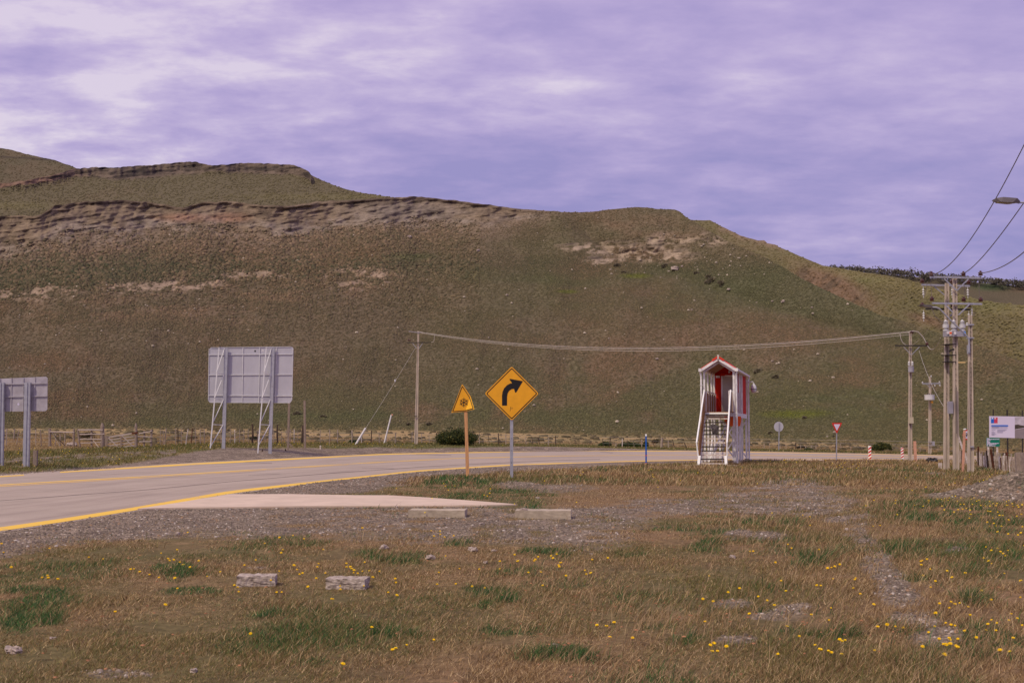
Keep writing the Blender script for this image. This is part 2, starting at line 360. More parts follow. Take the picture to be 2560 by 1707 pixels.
def masks(X, Y, Z):
    px, py = topx(X, np.maximum(Y, 1.5), Z * 0)
    py = py - np.where(Y > 60, 0, 0)
    n = fbm(X / 1.1, Y / 1.6, 4, 3); n2 = fbm(X * 2.3, Y * 1.6, 3, 9)
    jx = px + 120 * n + 30 * n2; jy = py + (44 * n + 16 * n2) * np.clip((py - 1100) / 250, .05, 1.2)
    g = .6 * sst(-.02, .22, fbm(X / 1.9 + 7, Y / 2.6, 4, 57)) * (Y < 60)
    for cx, cy, rx, ry in GREEN:
        d = np.sqrt(((jx - cx) / (rx * 1.15)) ** 2 + ((jy - cy) / (ry * 1.15)) ** 2); g = np.maximum(g, 1 - sst(.45, 1.15, d))
    g = g * sst(-.22, .06, n2)
    v = np.zeros_like(px)
    kx = px + 50 * n + 20 * n2; ky = py + (16 * n + 10 * n2) * np.clip((py - 1100) / 250, .05, 1.2)
    for cx, cy, rx, ry in GRAV:
        d = np.sqrt(((kx - cx) / (rx * 1.1)) ** 2 + ((ky - cy) / (ry * 1.1)) ** 2); v = np.maximum(v, 1 - sst(.6, 1.2, d))
    v *= np.clip(0.80 + 2.6 * n2, 0, 1)
    sc = np.clip((py - 1140) / 60, .12, 1)
    v = np.maximum(v, band(jx, jy, [-400, 0, 250, 430, 800, 1100, 1300, 1500, 1640], [1320, 1300, 1270, 1240, 1250, 1262, 1272, 1280, 1290],
                           [1480, 1392, 1350, 1330, 1346, 1345, 1365, 1385, 1340], 26) * sst(1680, 1450, jx) * np.clip(.8 + 2.5 * n2 + .6 * sst(900, 500, px), 0, 1))
    yn = curve(NEAR, np.clip(px, -300, 2860))
    v = np.maximum(v, np.clip((yn + np.interp(px, [0, 574, 900, 1040, 1280, 1600, 1900, 2300], [30, 25, 34, 24, 17, 9, 3, 1.5]) - jy) / (10 * sc) + .5, 0, 1) * (py > yn - 60))
    # far shoulder, measured as distance beyond the far edge
    yf = curve(FAR, np.clip(px, -300, 2860)); Yf = flat(np.clip(px, -300, 2860), yf)[1]
    beyond = Y - Yf
    wsh = np.interp(px, [-300, 0, 200, 330, 560, 760, 900, 1044, 1500, 2000, 2560], [4, 3.5, 4.0, 6, 15, 13, 9, 7, 6, 5, 3])
    far = beyond > -1
    vf = np.clip((wsh + 2.5 * n - beyond) / 2.0, 0, 1) * far
    vf = np.maximum(vf, far * np.clip(1.3 - np.abs(beyond - 13) / 5, 0, 1) * (px < 440) * sst(-.14, .06, n2))
    v = np.where(far, vf, v)
    heap = np.sqrt(((X - 13.4) / 3.0) ** 2 + ((Y - 32.9) / 2.6) ** 2) + .5 * n2
    v = np.maximum(v, np.where(heap < .95, 1.0, 0) * (1 - g * .15))
    g = np.where(far, 0, g)
    return px, py, np.clip(g, 0, 1), np.clip(v, 0, 1), beyond
# rows / columns of the sheet
tt = np.tan(np.radians(np.concatenate([np.linspace(-80, -32, 24), np.linspace(-31, -23.5, 24), np.linspace(-23.3, 23.3, 720), np.linspace(23.5, 31, 24), np.linspace(32, 80, 24)])))
AP = 6.0
rr = np.concatenate([np.array([.3, 1, 2, 3, 4, 5, 6, 7, 8, 9, 10, 11, 12, 12.8]), np.exp(np.linspace(math.log(13.4), math.log(150), 520)), np.exp(np.linspace(math.log(153), math.log(500), 60)), [600, 800, 1200, 2000, 4000, 9000]])
TT, RR = np.meshgrid(tt, rr); GX = (TT * RR * .86).ravel(); GY = (RR - AP).ravel()
GZ = zg(GX, GY)
px_, py_, gm, vm, bey = masks(GX, GY, GZ)
def roadmask(px, py):
    p = np.clip(px, -300, 2860); return (py < curve(NEAR, p) + 0.3) & (py > curve(FAR, p) - 0.3)
def mixa(a, b, f): return a * (1 - f[:, None]) + b * f[:, None]
def ground_col(X, Y, px, py, g, v, bey):
    n = fbm(X / 2.2, Y / 3.0, 4, 21); n2 = fbm(X / .5, Y / .7, 3, 31); n3 = fbm(X / 6, Y / 9, 3, 41)
    c = mixa(np.array([.205, .132, .070]), np.array([.135, .108, .048]), sst(-.16, .2, n + n3 * .6))
    c = mixa(c, np.array([.28, .185, .10]), sst(.08, .3, n2) * .5)
    c = mixa(c, np.array([.10, .066, .036]), sst(-.05, -.35, n2) * .5)
    c = mixa(c, np.array([.065, .085, .032]), np.clip(g * 1.15, 0, 1) * .6)
    far = bey > 0
    fz = np.clip((bey - np.interp(px, [0, 560, 1044, 1700, 2560], [25, 34, 30, 18, 14])) / 5 + 2.0 * n, 0, 1)
    olive = mixa(np.array([.155, .125, .040]), np.array([.105, .105, .035]), sst(-.2, .2, n))
    tan_ = mixa(np.array([.34, .24, .12]), np.array([.17, .14, .065]), sst(-.1, .2, fbm(X / 7, Y / 5.0, 4, 51)))
    cf = mixa(olive, tan_, fz)
    c = np.where(far[:, None], cf, c)
    gr = mixa(np.array([.255, .20, .155]), np.array([.175, .135, .105]), sst(-.2, .2, n2))
    return mixa(c, gr, np.clip(v, 0, 1))
GC = ground_col(GX, GY, px_, py_, gm, vm, bey)
nr, nc = RR.shape
idx = np.arange(nr * nc).reshape(nr, nc)
quads = np.stack([idx[:-1, :-1].ravel(), idx[:-1, 1:].ravel(), idx[1:, 1:].ravel(), idx[1:, :-1].ravel()], 1)
gmat = bpy.data.materials.new('ground_soil'); gmat.use_nodes = True; nt = gmat.node_tree; b = nt.nodes['Principled BSDF']
va = nt.nodes.new('ShaderNodeVertexColor'); va.layer_name = 'Col'
ga = nt.nodes.new('ShaderNodeAttribute'); ga.attribute_name = 'gravel'
tcn = nt.nodes.new('ShaderNodeTexCoord')
nf = nd(nt, 'ShaderNodeTexNoise', Scale=9.0, Detail=6.0, Roughness=.75); lk(nt, tcn.outputs['Object'], nf.inputs['Vector'])
vo = nd(nt, 'ShaderNodeTexVoronoi', Scale=26.0); lk(nt, tcn.outputs['Object'], vo.inputs['Vector'])
vo2 = nd(nt, 'ShaderNodeTexVoronoi', Scale=9.0); lk(nt, tcn.outputs['Object'], vo2.inputs['Vector'])
sepc = nt.nodes.new('ShaderNodeSeparateColor'); lk(nt, vo.outputs['Color'], sepc.inputs[0])
sepc2 = nt.nodes.new('ShaderNodeSeparateColor'); lk(nt, vo2.outputs['Color'], sepc2.inputs[0])
fs = ramp(nt, nf.outputs[0], [(.32, .48), (.68, 1.55)])
ps = ramp(nt, sepc.outputs[0], [(0, .45), (.6, 1.0), (.9, 1.5), (1, 2.2)])
ps2 = ramp(nt, sepc2.outputs[0], [(0, .72), (.8, 1.05), (1, 1.5)])
ps = mixc(nt, 1.0, ps, ps2, 'MULTIPLY')
sc_ = mixc(nt, ga.outputs['Fac'], fs, ps)
lk(nt, mixc(nt, 1.0, va.outputs[0], sc_, 'MULTIPLY'), b.inputs['Base Color'])
b.inputs['Roughness'].default_value = .95; b.inputs['Specular IOR Level'].default_value = .1
bp = nt.nodes.new('ShaderNodeBump'); bp.inputs['Distance'].default_value = .02; lk(nt, mth(nt, 'ADD', nf.outputs[0], mth(nt, 'MULTIPLY', vo.outputs['Distance'], .5)), bp.inputs['Height']); lk(nt, bp.outputs[0], b.inputs['Normal'])
GZs = np.where(roadmask(px_, py_) & (GY > 8), GZ - .05, GZ)
tag(np_mesh('ground', np.stack([GX, GY, GZs], 1), quads, gmat, GC, smooth=True, extra={'gravel': vm}), 'dry grass verge and gravel ground', None, kind='structure')

# ------------------------------------------------------------------ road
xs = np.concatenate([np.arange(-120, 2700, 10.0)])
def strip(name, topc, botc, m, z, x0=None, x1=None, ext=True, rows=6):
    """topc/botc: functions px->py of far and near border"""
    x = xs if x0 is None else np.arange(x0, x1 + 1, 8.0)
    ax, ay = flat(x, topc(x)); bx, by = flat(x, botc(x))
    A = np.stack([ax, ay], 1); B = np.stack([bx, by], 1)
    if ext:
        da = A[0] - A[3]; da /= np.linalg.norm(da); db = B[0] - B[3]; db /= np.linalg.norm(db); dm = (da + db) / np.linalg.norm(da + db)
        ea = A[-1] - A[-8]; ea /= np.linalg.norm(ea); eb = B[-1] - B[-8]; eb /= np.linalg.norm(eb); em = (ea + eb) / np.linalg.norm(ea + eb)
        A = np.concatenate([[A[0] + dm * 70], A, [A[-1] + em * 150]]); B = np.concatenate([[B[0] + dm * 70], B, [B[-1] + em * 150]])
    n = len(A); V = []; U = []
    s = np.concatenate([[0], np.cumsum(np.linalg.norm(np.diff((A + B) / 2, axis=0), axis=1))])
    for k in range(rows):
        t = k / (rows - 1); P = A * (1 - t) + B * t; V.append(np.column_stack([P, np.full(n, z)])); U.append(np.column_stack([s, np.full(n, t * 10)]))
    V = np.concatenate(V); U = np.concatenate(U); i = np.arange(rows * n).reshape(rows, n)
    Q = np.stack([i[1:, :-1].ravel(), i[1:, 1:].ravel(), i[:-1, 1:].ravel(), i[:-1, :-1].ravel()], 1)
    return np_mesh(name, V, Q, m, uv=U)
rm = bpy.data.materials.new('road_concrete'); rm.use_nodes = True; nt = rm.node_tree; b = nt.nodes['Principled BSDF']
uvn = nt.nodes.new('ShaderNodeTexCoord'); mpn = nt.nodes.new('ShaderNodeMapping'); mpn.inputs['Scale'].default_value = (.05, 1.3, 1); lk(nt, uvn.outputs['UV'], mpn.inputs[0])
na = nd(nt, 'ShaderNodeTexNoise', Scale=1.6, Detail=5.0, Roughness=.6); lk(nt, mpn.outputs[0], na.inputs['Vector'])
nb_ = nd(nt, 'ShaderNodeTexNoise', Scale=.35, Detail=6.0, Roughness=.7); lk(nt, uvn.outputs['Object'], nb_.inputs['Vector'])
nc_ = nd(nt, 'ShaderNodeTexNoise', Scale=45.0, Detail=3.0); lk(nt, uvn.outputs['Object'], nc_.inputs['Vector'])
c = ramp(nt, na.outputs[0], [(.3, (.31, .245, .205)), (.48, (.385, .31, .255)), (.7, (.43, .35, .29))])
c = mixc(nt, .8, c, ramp(nt, nb_.outputs[0], [(.3, .82), (.7, 1.1)]), 'MULTIPLY')
c = mixc(nt, .6, c, ramp(nt, nc_.outputs[0], [(.3, .85), (.7, 1.12)]), 'MULTIPLY')
lk(nt, c, b.inputs['Base Color']); b.inputs['Roughness'].default_value = .8; b.inputs['Specular IOR Level'].default_value = .25
def worn(name, col, under, thr=.42):
    m = bpy.data.materials.new(name); m.use_nodes = True; nt = m.node_tree; b = nt.nodes['Principled BSDF']
    t = nt.nodes.new('ShaderNodeTexCoord'); n = nd(nt, 'ShaderNodeTexNoise', Scale=5.0, Detail=8.0, Roughness=.8); lk(nt, t.outputs['Object'], n.inputs['Vector'])
    n2_ = nd(nt, 'ShaderNodeTexNoise', Scale=.25, Detail=3.0); lk(nt, t.outputs['Object'], n2_.inputs['Vector'])
    f = ramp(nt, mth(nt, 'ADD', mth(nt, 'MULTIPLY', n.outputs[0], .6), mth(nt, 'MULTIPLY', n2_.outputs[0], .4)), [(thr - .03, 0.0), (thr + .03, 1.0)])
    lk(nt, mixc(nt, f, under, col), b.inputs['Base Color']); b.inputs['Roughness'].default_value = .7; return m
ylw = worn('yellow_road_paint', (.80, .50, .04), (.42, .31, .22), .44); ylw2 = worn('faded_yellow_paint', (.66, .40, .10), (.44, .35, .27), .47)
fN = lambda x: curve(NEAR, x); fF = lambda x: curve(FAR, x); fC = lambda x: curve(CEN, x); fJ = lambda x: curve(JNT, x)
edge_out = lambda x: np.interp(x, [0, 574, 900, 1300, 2560], [3, 2.5, 1.5, .8, .5])
tag(strip('road', lambda x: fF(x) - np.interp(x, [0, 560, 1400], [2, 1.6, .8]), lambda x: fN(x) + edge_out(x), rm, .004), 'pale concrete road curving to the right', None, kind='structure')
tN = lambda x: np.interp(x, [-100, 0, 172, 574, 900, 1280, 1600, 1900, 2560], [10, 9.5, 9, 7, 3.4, 2.6, 1.8, 1.1, .7])
tag(strip('road_edge_line', lambda x: fN(x) - tN(x), fN, ylw, .008, rows=2), 'yellow line along the near road edge', None, kind='structure')
tF = lambda x: np.interp(x, [0, 153, 400, 560, 880, 1400, 1900, 2560], [2.4, 2.6, 4, 4, 2.6, 1.7, 1.1, .7])
tag(strip('road_edge_line', fF, lambda x: fF(x) + tF(x), ylw, .008, x0=150, x1=2700, ext=False, rows=2), 'yellow line along the far road edge', None, kind='structure')
tag(strip('road_edge_line', lambda x: fF(x) + 1, lambda x: fF(x) + 3.6, ylw, .008, x0=-60, x1=64, ext=False, rows=2), 'broken yellow dash of the far edge line at the left', None, kind='structure')
for k, (o0, o1) in enumerate(((-2.0, -.2), (1.3, 3.0))):
    w = lambda x: np.interp(x, [0, 400, 960, 1500, 2560], [1.1, .95, .5, .28, .2])
    tag(strip('road_centre_line', lambda x, o0=o0: fC(x) + o0 * w(x), lambda x, o1=o1: fC(x) + o1 * w(x), ylw if k == 0 else ylw2, .008, rows=2), 'yellow double centre line of the road, %s stripe' % ('far' if k == 0 else 'near'), None, kind='structure')
jm = mat('joint_dark', (.10, .08, .07), .9, .3, 3)
tag(strip('road_joint', lambda x: fJ(x) - .35, lambda x: fJ(x) + .35, jm, .007, x0=-100, x1=1500, ext=False, rows=2), 'dark lengthwise joint in the concrete road', None, kind='structure')
tyre = mat('tyre_mark', (.15, .125, .12), .9, .3, 2, col2=(.30, .24, .21))
for (x0, y0, x1, y1, th) in ((600, 1154.6, 682, 1158, 1.3), (1040, 1135, 1128, 1138.3, 1.5), (1500, 1129.5, 1536, 1132, 1.2), (905, 1169.5, 985, 1171.5, .8), (2180, 1141, 2230, 1142, .5), (620, 1188, 700, 1184, .8)):
    f0 = lambda x, a=(x0, y0, x1, y1, th): a[1] + (x - a[0]) * (a[3] - a[1]) / (a[2] - a[0])
    tag(strip('tyre_mark', lambda x, f0=f0, t=th, a=x0, bb=x1: f0(x) - t / 2 * np.clip((x - a) / (bb - a) * 2, .2, 1), lambda x, f0=f0, t=th: f0(x) + t / 2, tyre, .0075, x0=x0, x1=x1, ext=False, rows=2), 'dark skid mark on the pale road', None, 'skid marks on the road', kind='structure')
# concrete apron by the verge
apr = [(421, 1272), (344, 1274.5), (450, 1258), (570, 1237.5), (720, 1237), (900, 1240), (970, 1240), (1072, 1246), (1208, 1256), (1293, 1263), (1208, 1265.5), (1038, 1266.5), (800, 1267), (689, 1268.5)]
pb = MB(); pts = [Vector((*flat(x, y), .03)) for x, y in apr]
n = len(pts); pb.add(pts + [p - Vector((0, 0, .1)) for p in pts], [tuple(range(n))] + [((i + 1) % n, i, n + i, n + (i + 1) % n) for i in range(n)])
tag(pb.build('pavement', M['pad']), 'pale concrete strip beside the road', None, kind='structure')

ap2 = [(1905, 1148.6), (1960, 1147.9), (2040, 1148.4), (2075, 1150.4), (2030, 1151.3), (1985, 1150.8), (1930, 1150.2)]
pb = MB(); pts = [Vector((*flat(x, y), .02)) for x, y in ap2]; n = len(pts)
pb.add(pts + [p - Vector((0, 0, .1)) for p in pts], [tuple(range(n))] + [((i + 1) % n, i, n + i, n + (i + 1) % n) for i in range(n)])
tag(pb.build('pavement', M['pad']), 'pale broken concrete edge of the road right of the lookout tower', None, kind='structure')

# ------------------------------------------------------------------ hills
def interp(tab, x): p = np.array(tab, float); return np.interp(x, p[:, 0], p[:, 1])
hmat = bpy.data.materials.new('hillside'); hmat.use_nodes = True; nt = hmat.node_tree; b = nt.nodes['Principled BSDF']
va = nt.nodes.new('ShaderNodeVertexColor'); va.layer_name = 'Col'; ra = nt.nodes.new('ShaderNodeAttribute'); ra.attribute_name = 'rock'
tcn = nt.nodes.new('ShaderNodeTexCoord')
mpn = nt.nodes.new('ShaderNodeMapping'); mpn.inputs['Scale'].default_value = (.75, .55, 1.3); lk(nt, tcn.outputs['Object'], mpn.inputs[0])
nf = nd(nt, 'ShaderNodeTexNoise', Scale=1.6, Detail=4.0, Roughness=.8); lk(nt, mpn.outputs[0], nf.inputs['Vector'])
vo = nd(nt, 'ShaderNodeTexVoronoi', Scale=1.9); lk(nt, mpn.outputs[0], vo.inputs['Vector'])
mpr = nt.nodes.new('ShaderNodeMapping'); mpr.inputs['Scale'].default_value = (.38, .38, .8); lk(nt, tcn.outputs['Object'], mpr.inputs[0])
nr_ = nd(nt, 'ShaderNodeTexNoise', Scale=.8, Detail=6.0, Roughness=.7, Distortion=.4); lk(nt, mpr.outputs[0], nr_.inputs['Vector'])
spot = ramp(nt, vo.outputs['Distance'], [(.1, .78), (.42, 1.06)])
fs = mixc(nt, 1.0, ramp(nt, nf.outputs[0], [(.34, .66), (.66, 1.3)]), spot, 'MULTIPLY')
rs_ = mixc(nt, 1.0, ramp(nt, nr_.outputs[0], [(.36, .62), (.46, .98), (.65, 1.25)]), ramp(nt, nf.outputs[0], [(.3, .75), (.7, 1.2)]), 'MULTIPLY')
sc_ = mixc(nt, ra.outputs['Fac'], fs, rs_)
lk(nt, mixc(nt, 1.0, va.outputs[0], sc_, 'MULTIPLY'), b.inputs['Base Color'])
b.inputs['Roughness'].default_value = 1; b.inputs['Specular IOR Level'].default_value = .03
bp = nt.nodes.new('ShaderNodeBump'); bp.inputs['Distance'].default_value = .14; bp.inputs['Strength'].default_value = .8
lk(nt, mixc(nt, ra.outputs['Fac'], nf.outputs[0], nr_.outputs[0]), bp.inputs['Height']); lk(nt, bp.outputs[0], b.inputs['Normal'])

def hill(name, label, px, crest, foot, Y0, slopef, nrow, colf, back=60, reliefamp=1.0):
    px = np.asarray(px, float); cr = crest(px); ft = foot(px); y0 = Y0(px)
    v = np.linspace(0, 1, nrow) ** .92
    PY = ft[None, :] + (cr - ft)[None, :] * v[:, None]; PX = np.repeat(px[None, :], nrow, 0)
    e = (HOR - PY) / F; s = slopef(PX, PY, cr[None, :] + 0 * PY)
    de = np.diff(e, axis=0); sm = (s[1:] + s[:-1]) / 2; em = (e[1:] + e[:-1]) / 2
    lnY = np.concatenate([np.zeros((1, len(px))), np.cumsum(de / np.maximum(sm - em, .02), axis=0)])
    Yd = y0[None, :] * np.exp(lnY)
    X, _, Z = SA(PX, PY, Yd)
    col, rock, disp = colf(PX, PY, cr[None, :] + 0 * PY, X, Yd, Z)
    Yd = Yd + disp * reliefamp
    X, _, Z = SA(PX, PY, Yd)
    V = np.stack([X.ravel(), Yd.ravel(), Z.ravel()], 1); C = col.reshape(-1, 3); Rk = rock.ravel()
    # ground behind the crest
    for db, dh in ((back * .15, -back * .02), (back * .6, -back * .15), (back * 2, -back * .8), (back * 4, -back * 2.2)):
        k = 1 + db / Yd[-1]
        V = np.concatenate([V, np.stack([X[-1] * k, Yd[-1] * k, Z[-1] + dh], 1)]); C = np.concatenate([C, col[-1]]); Rk = np.concatenate([Rk, rock[-1]])
    n = len(px); R_ = nrow + 4; i = np.arange(R_ * n).reshape(R_, n)
    Q = np.stack([i[:-1, :-1].ravel(), i[:-1, 1:].ravel(), i[1:, 1:].ravel(), i[1:, :-1].ravel()], 1)
    o = np_mesh(name, V, Q, hmat, np.clip((C * .74 + C.mean(1, keepdims=True) * .15) * .95, .01, 1), smooth=True, extra={'rock': np.clip(Rk, 0, 1)})
    tag(o, label, None, kind='structure')
    return PX, PY, X, Yd, Z, col, rock
A_CR = [(-900, 600), (-300, 560), (0, 540), (102, 538), (136, 514), (204, 505), (296, 500), (374, 505), (456, 520), (510, 506), (578, 503), (646, 512), (714, 516), (800, 504), (970, 494.5), (1038, 491), (1140, 501), (1242, 515.5),
        (1310, 524), (1380, 528), (1446, 532), (1531, 523), (1588, 517.5), (1625, 520), (1640, 523), (1686, 524), (1700, 529), (1714, 542), (1768, 575), (1816, 602), (1904, 640), (1955, 667), (2006, 698), (2091, 738), (2160, 770), (2200, 788),
        (2257, 802), (2315, 822), (2420, 858), (2560, 905), (2800, 985), (3100, 1045), (3600, 1085)]
A_FT = [(-900, 1068), (0, 1073), (560, 1073), (1044, 1077), (1700, 1091), (2100, 1107), (2560, 1121), (3600, 1110)]
def a_crest(x): return interp(A_CR, x) + np.where(x < 1500, 4, 2) * fbm(x / 18, x * 0, 4, 77) * np.where(x < 1800, 1, .4)
def a_foot(x): return interp(A_FT, x) + 5
def a_Y0(x): return interp([(-900, 170), (0, 205), (560, 212), (1044, 212), (1700, 200), (2100, 180), (2560, 150), (3600, 150)], x)
CLH = [(-900, 80), (0, 100), (110, 90), (136, 100), (300, 95), (456, 62), (578, 85), (700, 90), (900, 72), (1038, 78), (1200, 66), (1310, 32), (1420, 12), (1500, 0), (3600, 0)]
FOLD = [(1000, 400), (1440, 575), (1545, 650), (1700, 700), (1860, 755), (2100, 830), (2300, 880)]
def a_slope(px, py, cr):
    d = py - cr; ch = interp(CLH, px)
    n = fbm(px / 300, py / 200, 3, 12)
    s = .46 + .10 * n + .10 * sst(1080, 800, py)
    s = s + .65 * (1 - sst(.45, 1.15, d / np.maximum(ch, 1))) * (ch > 4) * sst(1440, 1180, px)
    # light rock band in the upper right
    rb = np.exp(-(((px - 1640) / 190) ** 2 + ((py - 612 + (px - 1640) * .05) / 26) ** 2)); s = s + .8 * rb
    fy = interp(FOLD, px); k = np.exp(-((py - fy) / 9.0) ** 2) * sst(1400, 1480, px) * sst(2300, 2150, px)
    s = s * (1 - k) + k * ((HOR - py) / F + .17)
    return s
def ell(px, py, c): 
    x, y, rx, ry = c; return np.clip(1.35 - np.sqrt(((px - x) / rx) ** 2 + ((py - y) / ry) ** 2), 0, 1)
def mx3(a, b, f): return a * (1 - f[..., None]) + np.array(b) * f[..., None]
def a_col(px, py, cr, X, Y, Z):
    n = fbm(px / 90, py / 45, 5, 61); nf_ = fbm(px / 14, py / 7, 4, 62); ns = fbm((px + 2.2 * py) / 55, (py + .06 * px) / 8, 4, 63); nb2 = fbm(px / 260, py / 130, 3, 64)
    d = py - cr; ch = interp(CLH, px)
    base = np.array([.150, .118, .066]) + np.zeros(px.shape + (3,))
    base = mx3(base, [.128, .112, .056], sst(-.05, .22, n * .7 + nb2 * .7 + .25 * sst(800, 1050, py) - .02 - .12 * sst(1500, 700, px)))
    base = mx3(base, [.150, .108, .070], sst(1700, 900, px) * sst(1060, 900, py) * .5)
    base = mx3(base, [.24, .18, .09], sst(14, -10, interp(A_FT, px) - py + 40 * nf_) * .7)
    base = mx3(base, [.185, .118, .070], sst(.02, .3, -n * .6 - nb2 * .7) * .8)
    up_left = sst(1250, 500, px) * sst(900, 700, py)
    base = mx3(base, [.225, .150, .095], np.clip(up_left * sst(-.12, .25, ns + n), 0, 1) * .75)
    # dark green scrub belt
    gb = band(px + 100 * nf_, py + 30 * n, [-900, 0, 300, 650, 900], [640, 640, 640, 640, 655], [710, 730, 715, 700, 670], 40); base = mx3(base, [.072, .078, .042], gb * .3)
    # pale ledge strips lower on the left
    rock = np.zeros(px.shape)
    for c in ((80, 735, 110, 16), (420, 718, 150, 13), (500, 712, 60, 10), (640, 690, 120, 9), (900, 690, 90, 18), (960, 700, 50, 9), (880, 715, 60, 14), (260, 725, 90, 8)):
        q = np.clip(ell(px + 50 * nf_, py + 26 * ns, c) * 1.3, 0, 1) * sst(-.06, .14, nf_ + .8 * ns + .02); base = mx3(base, [.40, .285, .20], q * .7); rock = np.maximum(rock, q * .8)
    for c in ((120, 650, 14, 5), (470, 780, 80, 14), (300, 790, 60, 12), (890, 725, 40, 22), (720, 745, 60, 12)): base = mx3(base, [.25, .16, .10], np.clip(ell(px + 40 * nf_, py + 20 * ns, c), 0, 1) * .45)
    # eroded apron under the cliffs
    ap_ = (1 - sst(.9, 1.9, d / np.maximum(ch, 1) + .8 * nf_ + .5 * n)) * (ch > 20); base = mx3(base, [.235, .165, .112], ap_ * .6)
    # cliff band
    q = d / np.maximum(ch, 1) + .35 * n + .12 * nf_
    cl_ = (1 - sst(.55, 1.25, q + .5 * nf_)) * (ch > 6) * sst(1460, 1260, px + 150 * n)
    rc = np.array([.25, .18, .118]) + np.zeros(px.shape + (3,))
    rc = mx3(rc, [.30, .235, .185], sst(.30, .65, q) * sst(-.12, .12, fbm(px / 50, py / 18, 4, 71)) * .9)
    rc = mx3(rc, [.33, .15, .085], np.clip(ell(px, py, (460, 545, 70, 12)) + ell(px, py, (575, 545, 50, 14)), 0, 1) * .6)
    rc = mx3(rc, [.23, .185, .155], np.clip(ell(px, py, (1010, 525, 160, 26)), 0, 1) * .75)
    rc = mx3(rc, [.075, .05, .04], (1 - sst(3, 14, d + 14 * n)) * sst(-.1, .15, fbm(px / 50, py / 30, 3, 72)) * .7 * sst(1420, 1100, px))
    cr_ = sst(.20, .34, np.abs(ns) * 1.7 + nf_ * .7)
    rc = mx3(rc, [.085, .060, .048], cr_ * .45)
    base = base * (1 - cl_[..., None]) + rc * cl_[..., None]; rock = np.maximum(rock, cl_)
    # pale outcrops, upper right
    rb = np.zeros(px.shape)
    for c in ((1500, 622, 75, 20), (1570, 625, 50, 20), (1655, 607, 45, 26), (1720, 603, 60, 14), (1785, 598, 45, 16), (1460, 618, 60, 8), (1660, 640, 90, 22), (1520, 650, 60, 9)):
        rb = np.maximum(rb, ell(px + 60 * nf_, py + 22 * ns, c))
    rb = np.clip(rb * 1.5 - .25, 0, 1) * sst(-.16, .08, nf_ + .3 * ns + .03)
    base = mx3(base, [.43, .32, .22], rb * .85); rock = np.maximum(rock, rb)
    base = mx3(base, [.09, .068, .052], rb * sst(.05, .2, ns) * .8)
    for c, k in (((1620, 585, 60, 10), 0.30), ((1640, 555, 60, 14), 0.23), ((1560, 568, 40, 14), 0.25), ((1700, 590, 70, 8), 0.25)): base = mx3(base, [.25, .15, .09], np.clip(ell(px + 40 * nf_, py + 12 * ns, c), 0, 1) * k)
    # greens
    for c, k in (((1030, 640, 70, 12), .7), ((1600, 690, 150, 30), .6), ((1400, 705, 100, 16), .5), ((1700, 790, 60, 12), .7), ((1760, 725, 120, 26), .55), ((1900, 760, 140, 22), .55), ((1250, 690, 140, 22), .35), ((2000, 780, 90, 14), .5), ((1750, 880, 90, 14), .4), ((700, 1045, 160, 14), .6),
                 ((930, 1040, 120, 14), .6), ((1850, 990, 160, 14), .4), ((2200, 990, 120, 16), .5), ((2300, 840, 120, 20), .5), ((2050, 1040, 260, 24), .4), ((1850, 800, 120, 10), .4), ((1400, 1040, 300, 20), .35), ((2060, 1000, 60, 8), .6)):
        base = mx3(base, [.090, .106, .045], np.clip(ell(px + 90 * nf_, py + 40 * n, c), 0, 1) * k * .75)
    for c in ((1590, 690, 34, 6), (1420, 729, 24, 5), (1990, 1035, 80, 10)): base = mx3(base, [.135, .15, .02], np.clip(ell(px + 14 * nf_, py + 6 * n, c) * 1.2, 0, 1) * .75)
    base = mx3(base, [.19, .115, .070], np.clip(ell(px, py, (1830, 830, 330, 60)), 0, 1) * .45)
    fq = sst(10, -25, py - interp(FOLD, px) + 30 * n) * sst(1440, 1560, px) * sst(640, 690, py) * sst(2350, 2200, px); base = mx3(base, [.108, .112, .056], fq * .6)
    # gullies and terracettes as real relief
    amp = sst(1070, 960, py)
    disp = 14 * fbm(px / 240, py / 400, 3, 81) * amp + 2.2 * fbm(px / 40, py / 60, 4, 82) * amp
    fl = interp(FOLD, px); disp = disp + 6 * np.exp(-((np.sqrt((py - fl) ** 2 + 144) - 12) / 48)) * sst(1380, 1480, px) * sst(2350, 2150, px)
    disp = disp + 1.7 * (np.abs(fbm((px + (py - 700) * .25) / 75, py / 300, 3, 86)) * 2) * amp * sst(20, 90, d)
    disp = disp + (rock * (1.6 * np.abs(fbm((px + 1.5 * py) / 50, (py + px * .1) / 13, 4, 83)) * 2 - 2.8 * np.abs(fbm((px + .5 * py) / 34, (py - .3 * px) / 70, 4, 84))) - .7 * (1 - sst(3, 9, d)) * cl_)
    return base, rock, disp
pxA = np.concatenate([np.arange(-900, -20, 14.0), np.arange(-20, 2590, 3.0), np.arange(2590, 3600, 18.0)])
HA = hill('hill', 'long scrubby hillside with rock cliff band across the photo', pxA, a_crest, a_foot, a_Y0, a_slope, 330, a_col, back=50)

